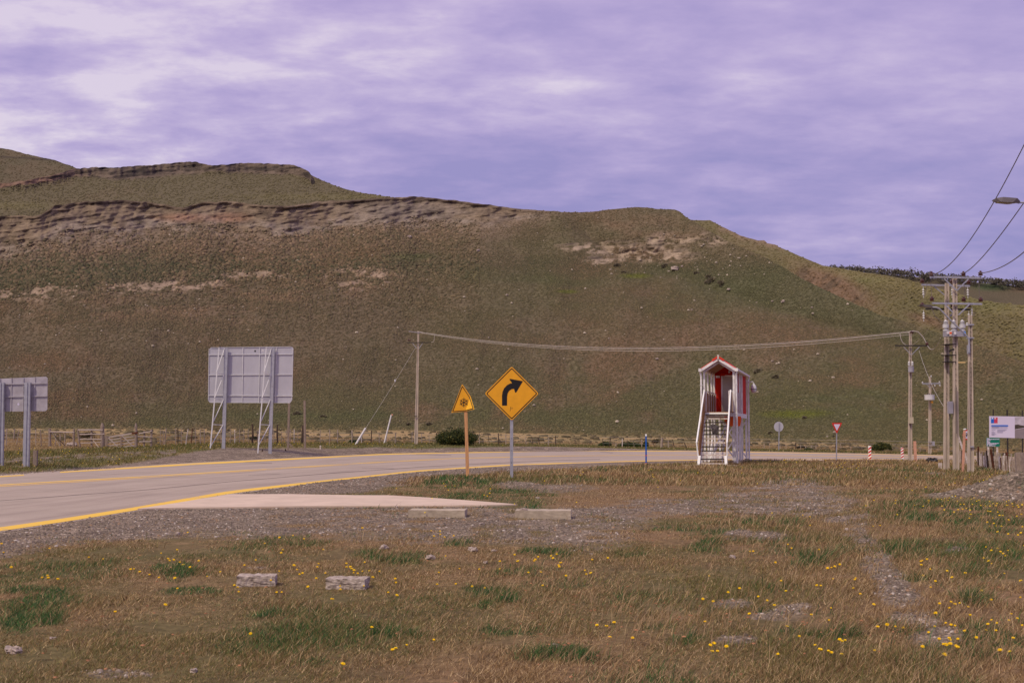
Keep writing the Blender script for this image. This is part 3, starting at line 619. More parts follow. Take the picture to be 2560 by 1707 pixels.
B_CR = [(1500, 560), (1700, 552), (1734, 550), (1775, 551), (1802, 565), (1853, 590), (1894, 601), (1911, 600.5), (1918, 608), (1938, 611), (1945, 616.5), (2006, 643), (2057, 664), (2100, 671), (2160, 681), (2200, 686.5), (2257, 696), (2315, 713), (2372, 727), (2430, 744), (2458, 752), (2560, 764), (2800, 800), (3600, 840)]
def b_col(px, py, cr, X, Y, Z):
    n = fbm(px / 80, py / 40, 4, 161); nf_ = fbm(px / 14, py / 7, 4, 162); d = py - cr
    base = np.array([.175, .145, .068]) + np.zeros(px.shape + (3,))
    base = mx3(base, [.20, .145, .08], sst(0, .25, n) * .6)
    lit = np.clip(1 - np.abs(d - 14) / 22, 0, 1) * sst(1900, 2050, px); base = mx3(base, [.24, .20, .085], lit * .6)  # brightly lit strip under the crest, painted into the colour
    for c, k in (((2000, 665, 80, 16), .7), ((2150, 700, 60, 8), .5), ((2420, 760, 140, 22), .5)): base = mx3(base, [.16, .16, .06], np.clip(ell(px + 40 * nf_, py + 14 * n, c), 0, 1) * k)
    red = np.clip(ell(px + 20 * nf_, py + 10 * n - (px - 2080) * .42, (2080, 714, 105, 38)) * 1.3, 0, 1)
    red = np.maximum(red, np.clip(ell(px + 20 * nf_, py + 8 * n - (px - 2330) * .3, (2330, 805, 60, 12)), 0, 1) * .8)
    base = mx3(base, [.225, .135, .085], red * .85); base = mx3(base, [.12, .085, .055], red * sst(.03, .16, fbm((px + 1.2 * py) / 16, (py - .8 * px) / 60, 4, 184)) * .8)
    st = np.clip(1 - d / 16, 0, 1) * sst(1980, 1930, px) * sst(-.1, .15, n); base = mx3(base, [.25, .17, .11], st)
    rk = st * .7 + red * .3
    return base, rk, 10 * fbm(px / 160, py / 200, 3, 181) + 2 * fbm(px / 40, py / 50, 3, 182) + red * 7 * fbm((px - py) / 18, (px + py) / 60, 3, 183)
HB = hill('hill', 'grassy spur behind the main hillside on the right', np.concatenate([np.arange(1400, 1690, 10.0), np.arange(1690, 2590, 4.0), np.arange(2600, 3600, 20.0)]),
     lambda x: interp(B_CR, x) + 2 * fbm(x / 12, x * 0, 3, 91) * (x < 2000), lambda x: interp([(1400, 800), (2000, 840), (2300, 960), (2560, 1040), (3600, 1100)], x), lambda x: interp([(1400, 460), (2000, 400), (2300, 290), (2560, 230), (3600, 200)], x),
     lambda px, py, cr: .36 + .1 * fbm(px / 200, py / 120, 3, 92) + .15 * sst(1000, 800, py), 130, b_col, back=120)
def c_col(px, py, cr, X, Y, Z):
    n = fbm(px / 60, py / 30, 4, 261); nf_ = fbm(px / 10, py / 5, 4, 262)
    base = np.array([.13, .105, .062]) + np.zeros(px.shape + (3,)); base = mx3(base, [.10, .085, .05], sst(0, .2, n) * .6)
    base = mx3(base, [.075, .12, .05], np.clip(ell(px + 20 * nf_, py + 6 * n, (2478, 716, 50, 10)), 0, 1) * .8)
    base = mx3(base, [.20, .13, .09], np.clip(ell(px + 20 * nf_, py + 6 * n, (2575, 722, 40, 10)), 0, 1) * .8)
    return base, n * 0, 10 * fbm(px / 100, py / 100, 3, 281)
C_CR = [(1700, 650), (1980, 676), (2057, 676), (2140, 680), (2200, 683), (2276, 690), (2372, 699), (2500, 710), (2560, 716), (2800, 730), (3600, 760)]
HC = hill('hill', 'far plateau with dark woods on its rim at the right', np.concatenate([np.arange(1700, 2600, 8.0), np.arange(2620, 3600, 30.0)]), lambda x: interp(C_CR, x) + 1, lambda x: interp([(1700, 900), (3600, 1000)], x),
     lambda x: x * 0 + 620, lambda px, py, cr: .30 + 0 * px, 60, c_col, back=250)
D_CR = [(-900, 480), (-200, 470), (0, 459), (60, 452), (136, 438), (185, 421.5), (197, 421), (245, 418.5), (289, 419), (374, 413), (442, 406.5), (490, 404.5), (500, 409), (531, 413.5), (545, 413), (578, 409.5), (646, 408), (731, 412.5), (758, 421), (774, 432), (778, 438), (800, 449), (851, 470),
        (902, 482), (970, 492), (1100, 520), (1400, 560)]
def d_col(px, py, cr, X, Y, Z):
    n = fbm(px / 80, py / 35, 4, 361); nf_ = fbm(px / 14, py / 6, 4, 362); ns = fbm((px + 2 * py) / 50, (py + .05 * px) / 8, 4, 363); d = py - cr
    base = np.array([.148, .122, .068]) + np.zeros(px.shape + (3,)); base = mx3(base, [.17, .13, .078], sst(-.02, .25, n) * .7)
    base = mx3(base, [.19, .165, .06], np.clip(ell(px, py, (820, 492, 220, 9)) + ell(px, py, (40, 515, 120, 12)), 0, 1) * .35)  # lit streaks on the slope, put in as lighter colour
    ch = interp([(-200, 14), (50, 10), (197, 22), (330, 34), (490, 30), (531, 14), (600, 26), (740, 24), (776, 20), (790, 0), (1400, 0)], px)
    cl_ = (1 - sst(.8, 1.15, d / np.maximum(ch, 1) + .5 * n)) * (ch > 3)
    rc = np.array([.17, .125, .092]) + np.zeros(px.shape + (3,)); rc = mx3(rc, [.26, .15, .10], sst(240, 100, px) * sst(-.2, .1, ns))
    rc = mx3(rc, [.065, .05, .042], sst(.11, .22, np.abs(ns) + .4 * nf_)); rc = mx3(rc, [.06, .05, .045], np.clip(ell(px, py, (340, 432, 70, 8)) + ell(px, py, (650, 422, 60, 6)) + ell(px, py, (480, 418, 30, 8)), 0, 1) * .7)
    base = base * (1 - cl_[..., None]) + rc * cl_[..., None]
    return base, cl_, 8 * fbm(px / 150, py / 150, 3, 381) + cl_ * (4 * np.abs(fbm((px + py) / 50, (py + .1 * px) / 8, 3, 382)) - 4 * np.abs(fbm((px + .5 * py) / 25, py / 40, 3, 383)))
HD = hill('hill', 'upper ridge with dark rock rim behind the main hillside', np.concatenate([np.arange(-900, -10, 16.0), np.arange(-10, 1010, 3.5), np.arange(1020, 1400, 20.0)]),
     lambda x: interp(D_CR, x) + 4 * fbm(x / 10, x * 0, 3, 93) * (x < 780), lambda x: x * 0 + 600, lambda x: x * 0 + 430,
     lambda px, py, cr: .34 + .08 * fbm(px / 200, py / 60, 3, 94) + .9 * (1 - sst(14, 30, py - cr)) * (px < 780), 110, d_col, back=150)
E_CR = [(-900, 380), (-200, 360), (0, 370), (30, 375), (68, 386), (136, 401), (190, 420), (260, 450), (500, 520)]
def e_col(px, py, cr, X, Y, Z):
    n = fbm(px / 50, py / 20, 4, 461); d = py - cr
    base = np.array([.150, .115, .068]) + np.zeros(px.shape + (3,)); base = mx3(base, [.115, .10, .055], sst(0, .2, n) * .6)
    ly = np.interp(px, [0, 68, 136], [393, 396, 402]); l = np.clip(1 - np.abs(py - ly + 6 * n) / 4, 0, 1) * (px < 160); base = mx3(base, [.06, .045, .04], l * .8)
    return base, l, 6 * fbm(px / 80, py / 80, 3, 481)
HE = hill('hill', 'rounded farthest hill at the left edge', np.concatenate([np.arange(-900, 0, 20.0), np.arange(0, 500, 5.0)]), lambda x: interp(E_CR, x) + 2 * fbm(x / 10, x * 0, 2, 95), lambda x: x * 0 + 520, lambda x: x * 0 + 800,
     lambda px, py, cr: .36 + 0 * px, 50, e_col, back=200)

def sample(n, y0, y1, pw, seed, half=.47):
    g = np.random.default_rng(seed); u = g.random(n)
    if pw == 1: Y = y0 * (y1 / y0) ** u
    else: q = 1 - pw; Y = (y0 ** q + (y1 ** q - y0 ** q) * u) ** (1 / q)
    X = (g.random(n) * 2 - 1) * half * Y; Z = zg(X, Y); return X, Y, Z, g
# hillside scrub: low tufts, too many to count
def domes(P, r, h, col, seed=0, k=5):
    g = np.random.default_rng(seed); n = len(P); a = g.random(n) * 6.28
    ang = a[:, None] + np.arange(k)[None, :] * (2 * math.pi / k)
    rr_ = r[:, None] * (0.65 + .7 * g.random((n, k)))
    base = np.stack([P[:, 0:1] + rr_ * np.cos(ang), P[:, 1:2] + rr_ * np.sin(ang), P[:, 2:3] - .15 * h[:, None] + 0 * ang], 2)
    mid = np.stack([P[:, 0:1] + .8 * rr_ * np.cos(ang + .5), P[:, 1:2] + .8 * rr_ * np.sin(ang + .5), P[:, 2:3] + h[:, None] * (.45 + .4 * g.random((n, k)))], 2)
    top = np.stack([P[:, 0] + r * .2 * (g.random(n) - .5), P[:, 1], P[:, 2] + h], 1)[:, None, :]
    V = np.concatenate([base, mid, top], 1).reshape(-1, 3); o = (np.arange(n) * (2 * k + 1))[:, None]
    T = []
    for j in range(k):
        j2 = (j + 1) % k
        T += [np.concatenate([o + j, o + j2, o + k + j], 1), np.concatenate([o + j2, o + k + j2, o + k + j], 1), np.concatenate([o + k + j, o + k + j2, o + 2 * k], 1)]
    T = np.concatenate(T, 0)
    C = np.repeat(col[:, None, :], 2 * k + 1, 1) * (.8 + .4 * g.random((n, 2 * k + 1)))[..., None]
    return V, T, C.reshape(-1, 3)
def scatter_hill(Hx, n, seed, dens=None):
    PX, PY, X, Y, Z, col, rock = Hx; g = np.random.default_rng(seed); nr, nc = PX.shape
    w = (PX > -150) & (PX < 2700); w = w * (Y ** 1.0) * np.clip(1 - 1.1 * rock, 0, 1)
    if dens is not None: w = w * dens(PX, PY)
    step = np.gradient(PX, axis=1) * np.abs(np.gradient(PY, axis=0)); w = w * step
    w = w[:-1, :-1].ravel(); w = w / w.sum(); k = g.choice(len(w), n, p=w); i = k // (nc - 1); j = k % (nc - 1); fu = g.random(n); fv = g.random(n)
    def L(Aq): return (Aq[i, j] * (1 - fu) + Aq[i, j + 1] * fu) * (1 - fv) + (Aq[i + 1, j] * (1 - fu) + Aq[i + 1, j + 1] * fu) * fv
    return np.stack([L(X), L(Y), L(Z)], 1), np.stack([L(col[..., c]) for c in range(3)], 1), L(PX), L(PY), L(rock)
P, c, qx, qy, rk = scatter_hill(HA, 190000, 5, lambda px, py: .5 + 1.2 * sst(-.1, .2, fbm(px / 120, py / 50, 4, 64)) + 1.0 * band(px, py, [-200, 900], [640, 650], [730, 690], 40) + .4 * sst(900, 1060, py))
g = np.random.default_rng(3); big = g.random(len(P)) ** 4 * sst(900, 640, qy)
r = .08 + .12 * g.random(len(P)) + .38 * big * (qx < 1200)
dark = np.array([.060, .064, .036]); mixv = g.random(len(P)) ** 1.5 * (.62 + .5 * band(qx, qy, [-200, 0, 900], [640, 640, 655], [740, 735, 680], 50))
cc = c * .88 * (1 - mixv[:, None]) * 1.0 + dark * mixv[:, None]; lightm = g.random(len(P)) < .14; cc[lightm] = c[lightm] * 1.1
V, T, C = domes(P, r, r * (.7 + .5 * g.random(len(P))), cc, 8)
P2, c2, *_ = scatter_hill(HD, 9000, 15); r2 = .3 + .35 * g.random(9000); V2, T2, C2 = domes(P2, r2, r2 * .7, c2 * .8 + dark * .15, 9)
P3, c3, *_ = scatter_hill(HB, 14000, 16); r3 = .2 + .3 * g.random(14000); V3, T3, C3 = domes(P3, r3, r3 * .7, c3 * .85 + dark * .1, 10)
P4, c4, *_ = scatter_hill(HE, 2500, 17); r4 = .35 + .5 * g.random(2500); V4, T4, C4 = domes(P4, r4, r4 * .7, c4 * .8, 13)
T2 = T2 + len(V); T3 = T3 + len(V) + len(V2); T4 = T4 + len(V) + len(V2) + len(V3)
tag(np_mesh('hillside_scrub', np.concatenate([V, V2, V3, V4]), np.concatenate([T, T2, T3, T4]), stonemat, np.concatenate([C, C2, C3, C4])), 'low scrub and tussocks covering the hillsides', 'scrub', kind='stuff')
# small pale stones across the slopes
P, c, qx, qy, rk = scatter_hill(HA, 700, 25, lambda px, py: .25 + 3 * ell(px, py, (1680, 650, 200, 60)) + 1.5 * ell(px, py, (880, 720, 160, 60)) + ell(px, py, (300, 780, 400, 80)))
r = .07 + .24 * g.random(700) ** 4; V, T, C = domes(P + np.array([0, -.1, .05]), r, r, np.array([.42, .35, .28]) * (.6 + .5 * g.random((700, 1))), 11)
tag(np_mesh('loose_stones', V, T, stonemat, C), 'small pale stones strewn over the hillside', 'stones', kind='stuff')

X, Y, Z_, g = sample(5200, 95, 205, 1.0, 27); px, py = topx(X, Y, Z_)
yf_ = curve(FAR, np.clip(px, -300, 2860)); be_ = Y - flat(np.clip(px, -300, 2860), yf_)[1]
keep = (be_ > np.interp(px, [0, 560, 1044, 1700, 2560], [27, 36, 32, 20, 15])) & (fbm(X / 9, Y / 9, 3, 28) > -.03); X, Y, Z_ = X[keep], Y[keep], Z_[keep]; n = len(X); r = .10 + .45 * g.random(n) ** 3
V, T, C = domes(np.stack([X, Y, Z_], 1), r, r * .7, np.array([.125, .10, .055]) * (.5 + .8 * g.random((n, 1))), 29)
tag(np_mesh('field_tussocks', V, T, stonemat, C), 'dark tussocks dotting the straw field beyond the fence', 'tussocks', kind='stuff')

# woods on the plateau rim
def leafquads(P, size, col, seed, flatten=.8):
    g = np.random.default_rng(seed); n = len(P)
    a = g.normal(size=(n, 3)); a /= np.linalg.norm(a, axis=1)[:, None]; b_ = np.cross(a, g.normal(size=(n, 3))); b_ /= np.linalg.norm(b_, axis=1)[:, None]
    s = size[:, None]; V = np.stack([P - a * s - b_ * s * .6, P + a * s - b_ * s * .5, P + a * s * .8 + b_ * s * .6, P - a * s * .7 + b_ * s * .5], 1).reshape(-1, 3)
    Fq = np.arange(4 * n).reshape(n, 4); C = np.repeat(col, 4, 0); return V, Fq, C
PXc, PYc, Xc, Yc, Zc = HC[:5]
tc_ = []; ts = []
for k in range(620):
    j = g.integers(38, PXc.shape[1] - 1); row = PXc.shape[0] - 1 - int(g.random() ** 1.3 * 2.2); px = PXc[row, j]
    if px < 2060: continue
    hgt = (2.2 + 2.0 * g.random()) * (1.35 if g.random() < .08 else 1); w_ = hgt * (.5 + .35 * g.random())
    m = 26; d = g.normal(size=(m, 3)); d /= np.linalg.norm(d, axis=1)[:, None]; d *= (g.random((m, 1)) ** .4)
    tc_.append(np.array([Xc[row, j] + g.normal() * 3, Yc[row, j] - 4 - 12 * g.random(), Zc[row, j] + hgt * .45 - .8]) + d * np.array([w_, w_, hgt * .55])); ts.append(np.full(m, 1.0) * (.5 + .5 * g.random(m)))
tc_ = np.concatenate(tc_); ts = np.concatenate(ts)
V, Fq, C = leafquads(tc_, ts * .65, np.array([.15, .135, .105]) * (.45 + .9 * g.random((len(tc_), 1))), 12)
tag(np_mesh('distant_woods', V, Fq, leafmat, C), 'dark low woods along the plateau rim on the horizon', 'woods', kind='stuff')

# ------------------------------------------------------------------ gravel stones and grass on the verge
X, Y, Z, g = sample(150000, 7.5, 60, 1.0, 41)
px, py, gm_, vm_, be = masks(X, Y, Z)
apron = band(px, py, [421, 570, 720, 1000, 1293], [1258, 1236, 1236, 1242, 1262], [1274, 1271, 1270, 1269, 1266], 1) * (px > 400) * (px < 1290)
keep = (g.random(len(X)) < vm_ * 1.0) & ~roadmask(px, py) & (apron < .5) & (be < 14)
X, Y, Z = X[keep], Y[keep], Z[keep]; n = len(X)
heap = np.sqrt(((X - 13.4) / 3.0) ** 2 + ((Y - 32.9) / 2.6) ** 2) < .9
r = (.006 + .02 * g.random(n) ** 5 + Y * .00035) * (1 + 1.0 * heap)
tone = g.random(n); cc = np.array([.215, .172, .138])[None] * (.5 + .8 * g.random((n, 1)))
cc = np.where((tone > .95)[:, None], np.array([.46, .40, .36]), cc); cc = np.where(((tone > .88) & (tone < .93))[:, None], np.array([.30, .19, .12]), cc)
V, T, C = domes(np.stack([X, Y, Z], 1), r, r * .8, cc, 42, k=4)
tag(np_mesh('gravel', V, T, stonemat, C), 'loose gravel on the road shoulder and track', 'gravel', kind='stuff')

def blades(X, Y, Z, h, w, lean, col, seed, seg=1):
    g = np.random.default_rng(seed); n = len(X); a = g.random(n) * math.pi; dxw = np.cos(a) * w / 2; dyw = np.sin(a) * w / 2 * .6
    lx = lean[0] + g.normal(size=n) * lean[2]; ly = lean[1] + g.normal(size=n) * lean[2]
    B = np.stack([X, Y, Z - .004], 1)
    if seg == 1:
        V = np.stack([B - np.stack([dxw, dyw, 0 * dxw], 1), B + np.stack([dxw, dyw, 0 * dxw], 1), B + np.stack([lx * h, ly * h, h], 1)], 1).reshape(-1, 3)
        Fq = np.arange(3 * n).reshape(n, 3); return V, Fq, np.repeat(col, 3, 0)
    M1 = B + np.stack([lx * h * .35, ly * h * .35, h * .6], 1); T_ = B + np.stack([lx * h * 1.1, ly * h * 1.1, h], 1)
    o = np.stack([dxw, dyw, 0 * dxw], 1)
    V = np.stack([B - o, B + o, M1 + o * .8, M1 - o * .8, M1 - o * .8, M1 + o * .8, T_ + o * .15, T_ - o * .15], 1).reshape(-1, 3)
    i = np.arange(n)[:, None] * 8; Fq = np.concatenate([i + np.array([0, 1, 2, 3]), i + np.array([4, 5, 6, 7])], 0); return V, Fq, np.repeat(col, 8, 0)
def grass_col(g, n, gmv, X, Y, be):
    t = g.random(n); c = np.zeros((n, 3)); nz = fbm(X / 2.2, Y / 3.0, 4, 21) + .6 * fbm(X / 6, Y / 9, 3, 41)
    ol = g.random(n) < (.14 + 1.6 * np.clip(nz, -.2, .4))
    brown = np.array([[.275, .175, .085], [.36, .25, .125], [.17, .105, .05], [.47, .35, .20]])[g.integers(0, 4, n)]
    olive = np.array([[.165, .145, .05], [.125, .128, .044], [.21, .175, .065]])[g.integers(0, 3, n)]
    green = np.array([[.042, .125, .036], [.034, .088, .038], [.075, .15, .042]])[g.integers(0, 3, n)]
    c = np.where(ol[:, None], olive, brown); gg = g.random(n) < gmv * .72; c = np.where(gg[:, None], green, c)
    far = (be > 0) & (g.random(n) < .8); c = np.where(far[:, None], np.array([[.14, .13, .04], [.17, .14, .05], [.11, .12, .04]])[g.integers(0, 3, n)], c)
    return c * (.58 + 1.0 * g.random((n, 1))), gg
X, Y, Z, g = sample(640000, 7.6, 48, 1.0, 51)
px, py, gm_, vm_, be = masks(X, Y, Z)
apf = lambda px, py: band(px, py, [421, 570, 720, 1000, 1293], [1258, 1236, 1236, 1242, 1262], [1274, 1271, 1270, 1269, 1266], 1) * (px > 400) * (px < 1290)
bare = fbm(X / .45, Y / .7, 3, 16) + .7 * fbm(X / 2.4, Y / 3, 3, 18)
keep = (g.random(len(X)) > vm_ * 1.02 - .012) & (g.random(len(X)) < .70 + 2.4 * bare + .5 * gm_) & ~roadmask(px, py) & (apf(px, py) < .5)
X, Y, Z, gm_, be, px, py = [q[keep] for q in (X, Y, Z, gm_, be, px, py)]; n = len(X)
c, gg = grass_col(g, n, gm_, X, Y, be); dn = fbm(X / .6, Y / .8, 3, 15)
rightg = sst(1500, 2200, px) * .035
h = (.015 + .026 * g.random(n) + rightg * g.random(n)) * (1 + 1.2 * gm_) * np.clip(1 + 2.0 * dn, .5, 1.8)
w = .0035 + Y * .00042
V, Fq, C = blades(X, Y, Z, h, w, (.35, 0, .8), c, 52)
tag(np_mesh('grass', V, Fq, grassmat, C), 'short dry brown and green grass on the near verge', 'grass', kind='stuff')
# taller stems, dry and bent by wind
X, Y, Z, g = sample(60000, 7.6, 42, 1.0, 61)
px, py, gm_, vm_, be = masks(X, Y, Z)
tall = .05 + .9 * gm_ * (px > 900) + .5 * ell(px, py, (1980, 1320, 130, 60)) + .5 * ell(px, py, (2260, 1290, 160, 70)) + .3 * ell(px, py, (2100, 1480, 500, 160)) + .25 * ell(px, py, (1180, 1205, 160, 16)) + .35 * ell(px, py, (1540, 1560, 300, 80))
keep = (g.random(len(X)) < tall * .7) & (vm_ < .6) & ~roadmask(px, py) & (apf(px, py) < .5) & (be < 0)
X, Y, Z, gm_, be, px, py = [q[keep] for q in (X, Y, Z, gm_, be, px, py)]; n = len(X)
c, gg = grass_col(g, n, gm_ * .5, X, Y, be); dry = g.random(n) < .45; c[dry] = np.array([.42, .29, .17]) * (.6 + .6 * g.random((dry.sum(), 1)))
V, Fq, C = blades(X, Y, Z, (.07 + .13 * g.random(n)) * np.clip(.6 + .5 * px / 2200, .6, 1.1), .003 + Y * .0003, (.55, .05, .35), c, 62, seg=2)
tag(np_mesh('tall_grass', V, Fq, grassmat, C), 'taller wind-bent grass stems on the near verge', 'grass', kind='stuff')
# far verges, both sides of the road
X, Y, Z, g = sample(230000, 40, 150, 1.0, 71)
px, py, gm_, vm_, be = masks(X, Y, Z)
keep = (g.random(len(X)) > vm_ * 1.02 - .01) & ~roadmask(px, py)
X, Y, Z, gm_, be, px = [q[keep] for q in (X, Y, Z, gm_, be, px)]; n = len(X)
c, gg = grass_col(g, n, gm_, X, Y, be)
tanf = be > np.interp(px, [0, 560, 1044, 1700, 2560], [26, 36, 32, 20, 15]); c = np.where(tanf[:, None], np.array([.36, .25, .13]) * (.6 + .6 * g.random((n, 1))), c)
V, Fq, C = blades(X, Y, Z, .06 + .12 * g.random(n), .01 + Y * .0005, (.3, 0, .5), c, 72)
tag(np_mesh('far_grass', V, Fq, grassmat, C), 'grass and straw field beyond the road', 'grass', kind='stuff')
# withered umbel heads
X, Y, Z, g = sample(4200, 8, 34, 1.0, 81)
px, py, gm_, vm_, be = masks(X, Y, Z)
t = .05 + .7 * ell(px, py, (1960, 1320, 70, 45)) + .3 * ell(px, py, (1500, 1560, 330, 90)) + .2 * ell(px, py, (250, 1480, 300, 70)) + .25 * ell(px, py, (2060, 1600, 300, 60))
keep = (g.random(len(X)) < t) & (vm_ < .5) & ~roadmask(px, py); X, Y, Z = X[keep], Y[keep], Z[keep]; n = len(X)
hh = .07 + .07 * g.random(n)
V, T, C = domes(np.stack([X + hh * .4, Y, Z + hh], 1), .008 + .009 * g.random(n), np.full(n, .008), np.array([.33, .16, .085]) * (.6 + .6 * g.random((n, 1))), 82, k=6)
V2, F2, C2 = blades(X, Y, Z, hh, np.full(n, .005), (.4, 0, .02), np.tile([.26, .15, .07], (n, 1)), 83)
nT = len(V); me_ = np_mesh('withered_flower_heads', np.concatenate([V, V2]), np.concatenate([T, F2 + nT]), stonemat, np.concatenate([C, C2]))
tag(me_, 'withered orange-brown flower heads in the grass', 'dry flowers', kind='stuff')

# dandelions: the nearest 300 one by one, the rest as one mass
petal = mat('dandelion_yellow', (.92, .64, .008), .6, .15, 60, col2=(.85, .50, .005)); stem_m = mat('dandelion_stem', (.16, .15, .05), .7, .2, 30)
def dandelion(h, tilt, r):
    root = empty('dandelion', (0, 0, 0), 'yellow dandelion blooming in the foreground grass', 'flower', 'dandelions in the near grass')
    top = Vector((h * .25, 0, h))
    MB().tube([(0, 0, -.01), (h * .08, 0, h * .5), top], .0022, 5, .0018).build('stem', stem_m, root)
    b_ = MB(); vs = [top + Vector((0, 0, .008))]; k = 18
    for lay, (rr2, zz2) in enumerate(((r, .002), (r * .62, .012))):
        for j in range(k):
            a = 2 * math.pi * j / k + lay * .17; q = rr2 * (1 if j % 2 else .8)
            vs.append(top + Vector((q * math.cos(a), q * math.sin(a) * 1, zz2 + (.004 if j % 2 else 0))))
    vs.append(top + Vector((0, 0, -.006))); vs.append(top + Vector((0, 0, .016)))
    fs = [(1 + (j + 1) % k, 1 + j, 1 + 2 * k) for j in range(k)] + [(1 + j, 1 + (j + 1) % k, 1 + k + (j + 1) % k, 1 + k + j) for j in range(k)] + [(1 + k + j, 1 + k + (j + 1) % k, 2 + 2 * k) for j in range(k)]
    M_ = Matrix.Rotation(tilt, 3, 'Y'); vs = [top + M_ @ (v - top) for v in vs]
    b_.add(vs, fs); b_.build('bloom', petal, root); return root
protos = [dandelion(.06, .15, .0165), dandelion(.085, -.25, .0145), dandelion(.045, .35, .018)]
spots = []
for zx, zy, sc, ox, oy, L in (
    (0, 0, 2.613, 0, 1200, [(8, 440), (22, 498), (72, 587), (313, 670), (280, 676), (372, 667), (305, 645), (682, 541), (580, 510), (318, 462), (1058, 504), (1092, 527), (1175, 556), (1157, 489), (1231, 350), (1100, 548), (1148, 566), (1203, 571), (862, 609), (882, 607), (917, 613), (983, 635), (1230, 614), (1150, 661), (1306, 552), (1355, 653), (1443, 607), (1045, 655), (1153, 745), (1549, 712), (1557, 748), (1523, 731), (1599, 565), (1673, 537), (1723, 436), (1848, 462), (1845, 500), (1992, 413), (1917, 575), (1818, 608), (1768, 693), (1811, 745), (1846, 750), (1948, 615), (1958, 624), (1978, 632), (2080, 603), (2078, 557), (2105, 467), (2070, 684), (2018, 715), (2172, 795), (2224, 722), (1071, 840), (749, 893), (1631, 1072), (2228, 1238), (2128, 623), (2266, 582), (2298, 597), (2312, 617), (1918, 388), (1830, 388)]),
    (0, 0, 2.94, 800, 1150, [(305, 524), (823, 538), (832, 572), (880, 560), (876, 550), (910, 577), (976, 573), (915, 730), (197, 803), (234, 818), (318, 786), (275, 842), (240, 845), (310, 845), (365, 825), (430, 833), (388, 892), (388, 874), (563, 902), (556, 944), (557, 1016), (510, 997), (313, 955), (150, 962), (93, 1042), (878, 861), (863, 928), (1006, 932), (1034, 825), (1176, 811), (1205, 958), (1117, 977), (1327, 808), (1327, 770), (1435, 738), (1575, 748), (1565, 765), (1609, 752), (1619, 831), (1704, 725), (1740, 733), (1720, 738), (1780, 767), (1772, 790), (1752, 784), (1769, 813), (1535, 870), (1641, 936), (1801, 880), (1937, 847), (1955, 856), (2004, 756), (2125, 768), (1998, 852), (368, 1274), (646, 1405), (555, 1410), (545, 1447), (848, 1377), (2104, 1247), (2164, 1240), (2026, 1283), (2127, 1328), (2298, 1350), (1240, 268), (1225, 271), (1205, 271), (1245, 234), (1460, 765)]),
    (0, 0, 2.94, 1760, 1150, [(1343, 210), (720, 421), (774, 424), (785, 491), (856, 697), (640, 655), (650, 664), (627, 652), (335, 683), (372, 696), (534, 799), (911, 815), (940, 814), (998, 818), (954, 800), (1302, 495), (1243, 508), (1590, 750), (1585, 768), (1600, 766), (1596, 788), (1642, 756), (1664, 838), (1607, 860), (1922, 861), (1801, 863), (1832, 885), (1101, 905), (1126, 903), (1102, 953), (835, 954), (858, 965), (604, 981), (564, 915), (953, 900), (175, 990), (254, 977), (388, 1052), (458, 1049), (518, 1103), (319, 1198), (606, 1241), (791, 1171), (946, 1124), (1242, 1083), (1147, 1019), (925, 1218), (1344, 1241), (1270, 1269), (1419, 1269), (1464, 1254), (1665, 955), (1715, 945), (1809, 1058), (1833, 1095), (1874, 1085), (1935, 1092), (1794, 1118), (1733, 1111), (1708, 1152), (1707, 1250), (1963, 1192), (1815, 1230), (1786, 1221), (1859, 1265), (1910, 1281), (1925, 1278), (2035, 1010), (1946, 1031), (2110, 1057), (2323, 1048), (2338, 909), (2205, 850), (2106, 789), (2100, 760), (2054, 738), (2064, 664), (2119, 680), (2163, 665), (2240, 692), (2222, 712), (2205, 715), (2193, 720), (2120, 1190), (2101, 1247), (2138, 1249), (2067, 1267), (2145, 1290), (2255, 1221), (2297, 1179), (2255, 1153), (2330, 1258), (2000, 1330), (2266, 1351), (1643, 1323), (1804, 1338), (1873, 1350), (1815, 1373), (1849, 1387), (1765, 1391), (1750, 1390), (1780, 1393), (1803, 1402), (1873, 1458), (2255, 1442), (2195, 1455), (1247, 1447), (1012, 1455), (930, 1458), (920, 1461), (846, 1435), (827, 1392), (708, 1351), (1013, 1355), (991, 1366), (1045, 1376), (169, 1401), (82, 1387), (68, 1403), (54, 1433), (92, 1446), (70, 1445), (547, 1447), (8, 1219), (6, 1088), (66, 1057), (32, 869), (1627, 1463), (1760, 1465),
        (1647, 318), (1657, 330), (1843, 395), (1862, 385), (1915, 350), (1925, 357), (1950, 440), (1970, 415), (2035, 425), (2040, 345), (2075, 352), (2080, 385), (2110, 395), (2118, 450), (2137, 478), (2145, 497), (2165, 405), (2180, 417), (2195, 505), (2205, 430), (2232, 452), (2105, 503), (2082, 493), (2165, 540), (2245, 565), (2318, 588), (2340, 500), (2330, 415), (2300, 356), (2270, 345), (2340, 560), (2345, 652), (2235, 335), (2145, 345), (1900, 385)])):
    for x, y in L: spots.append((ox + x / sc, oy + y / sc))
g = np.random.default_rng(91); done = 0; grid = []
for (x, y) in spots:
    p = ground(x, min(y + 4, 1706), 6, 60); grid.append(p)
while len(grid) < 292:
    yy = 7.8 * (30 / 7.8) ** g.random(); xx = (g.random() * .84 - .42) * yy; p_ = topx(xx, yy, 0)
    if g.random() < (.15 + .6 * (p_[0] > 1700)) and not (p_[0] < 1400 and yy > 17): grid.append(Vector((xx, yy, gz((xx, yy)))))
for i, p in enumerate(grid[:298]):
    src = protos[i % 3]
    if i < 3: root = src
    else:
        root = src.copy(); COL.objects.link(root)
        for ch in src.children:
            c_ = ch.copy(); COL.objects.link(c_); c_.parent = root
    root.location = p; root.rotation_euler = (0, 0, g.random() * 6.28); s_ = (.68 + .45 * g.random()) * (1 + max(0, p.y - 14) * .02); root.scale = (s_, s_, s_)
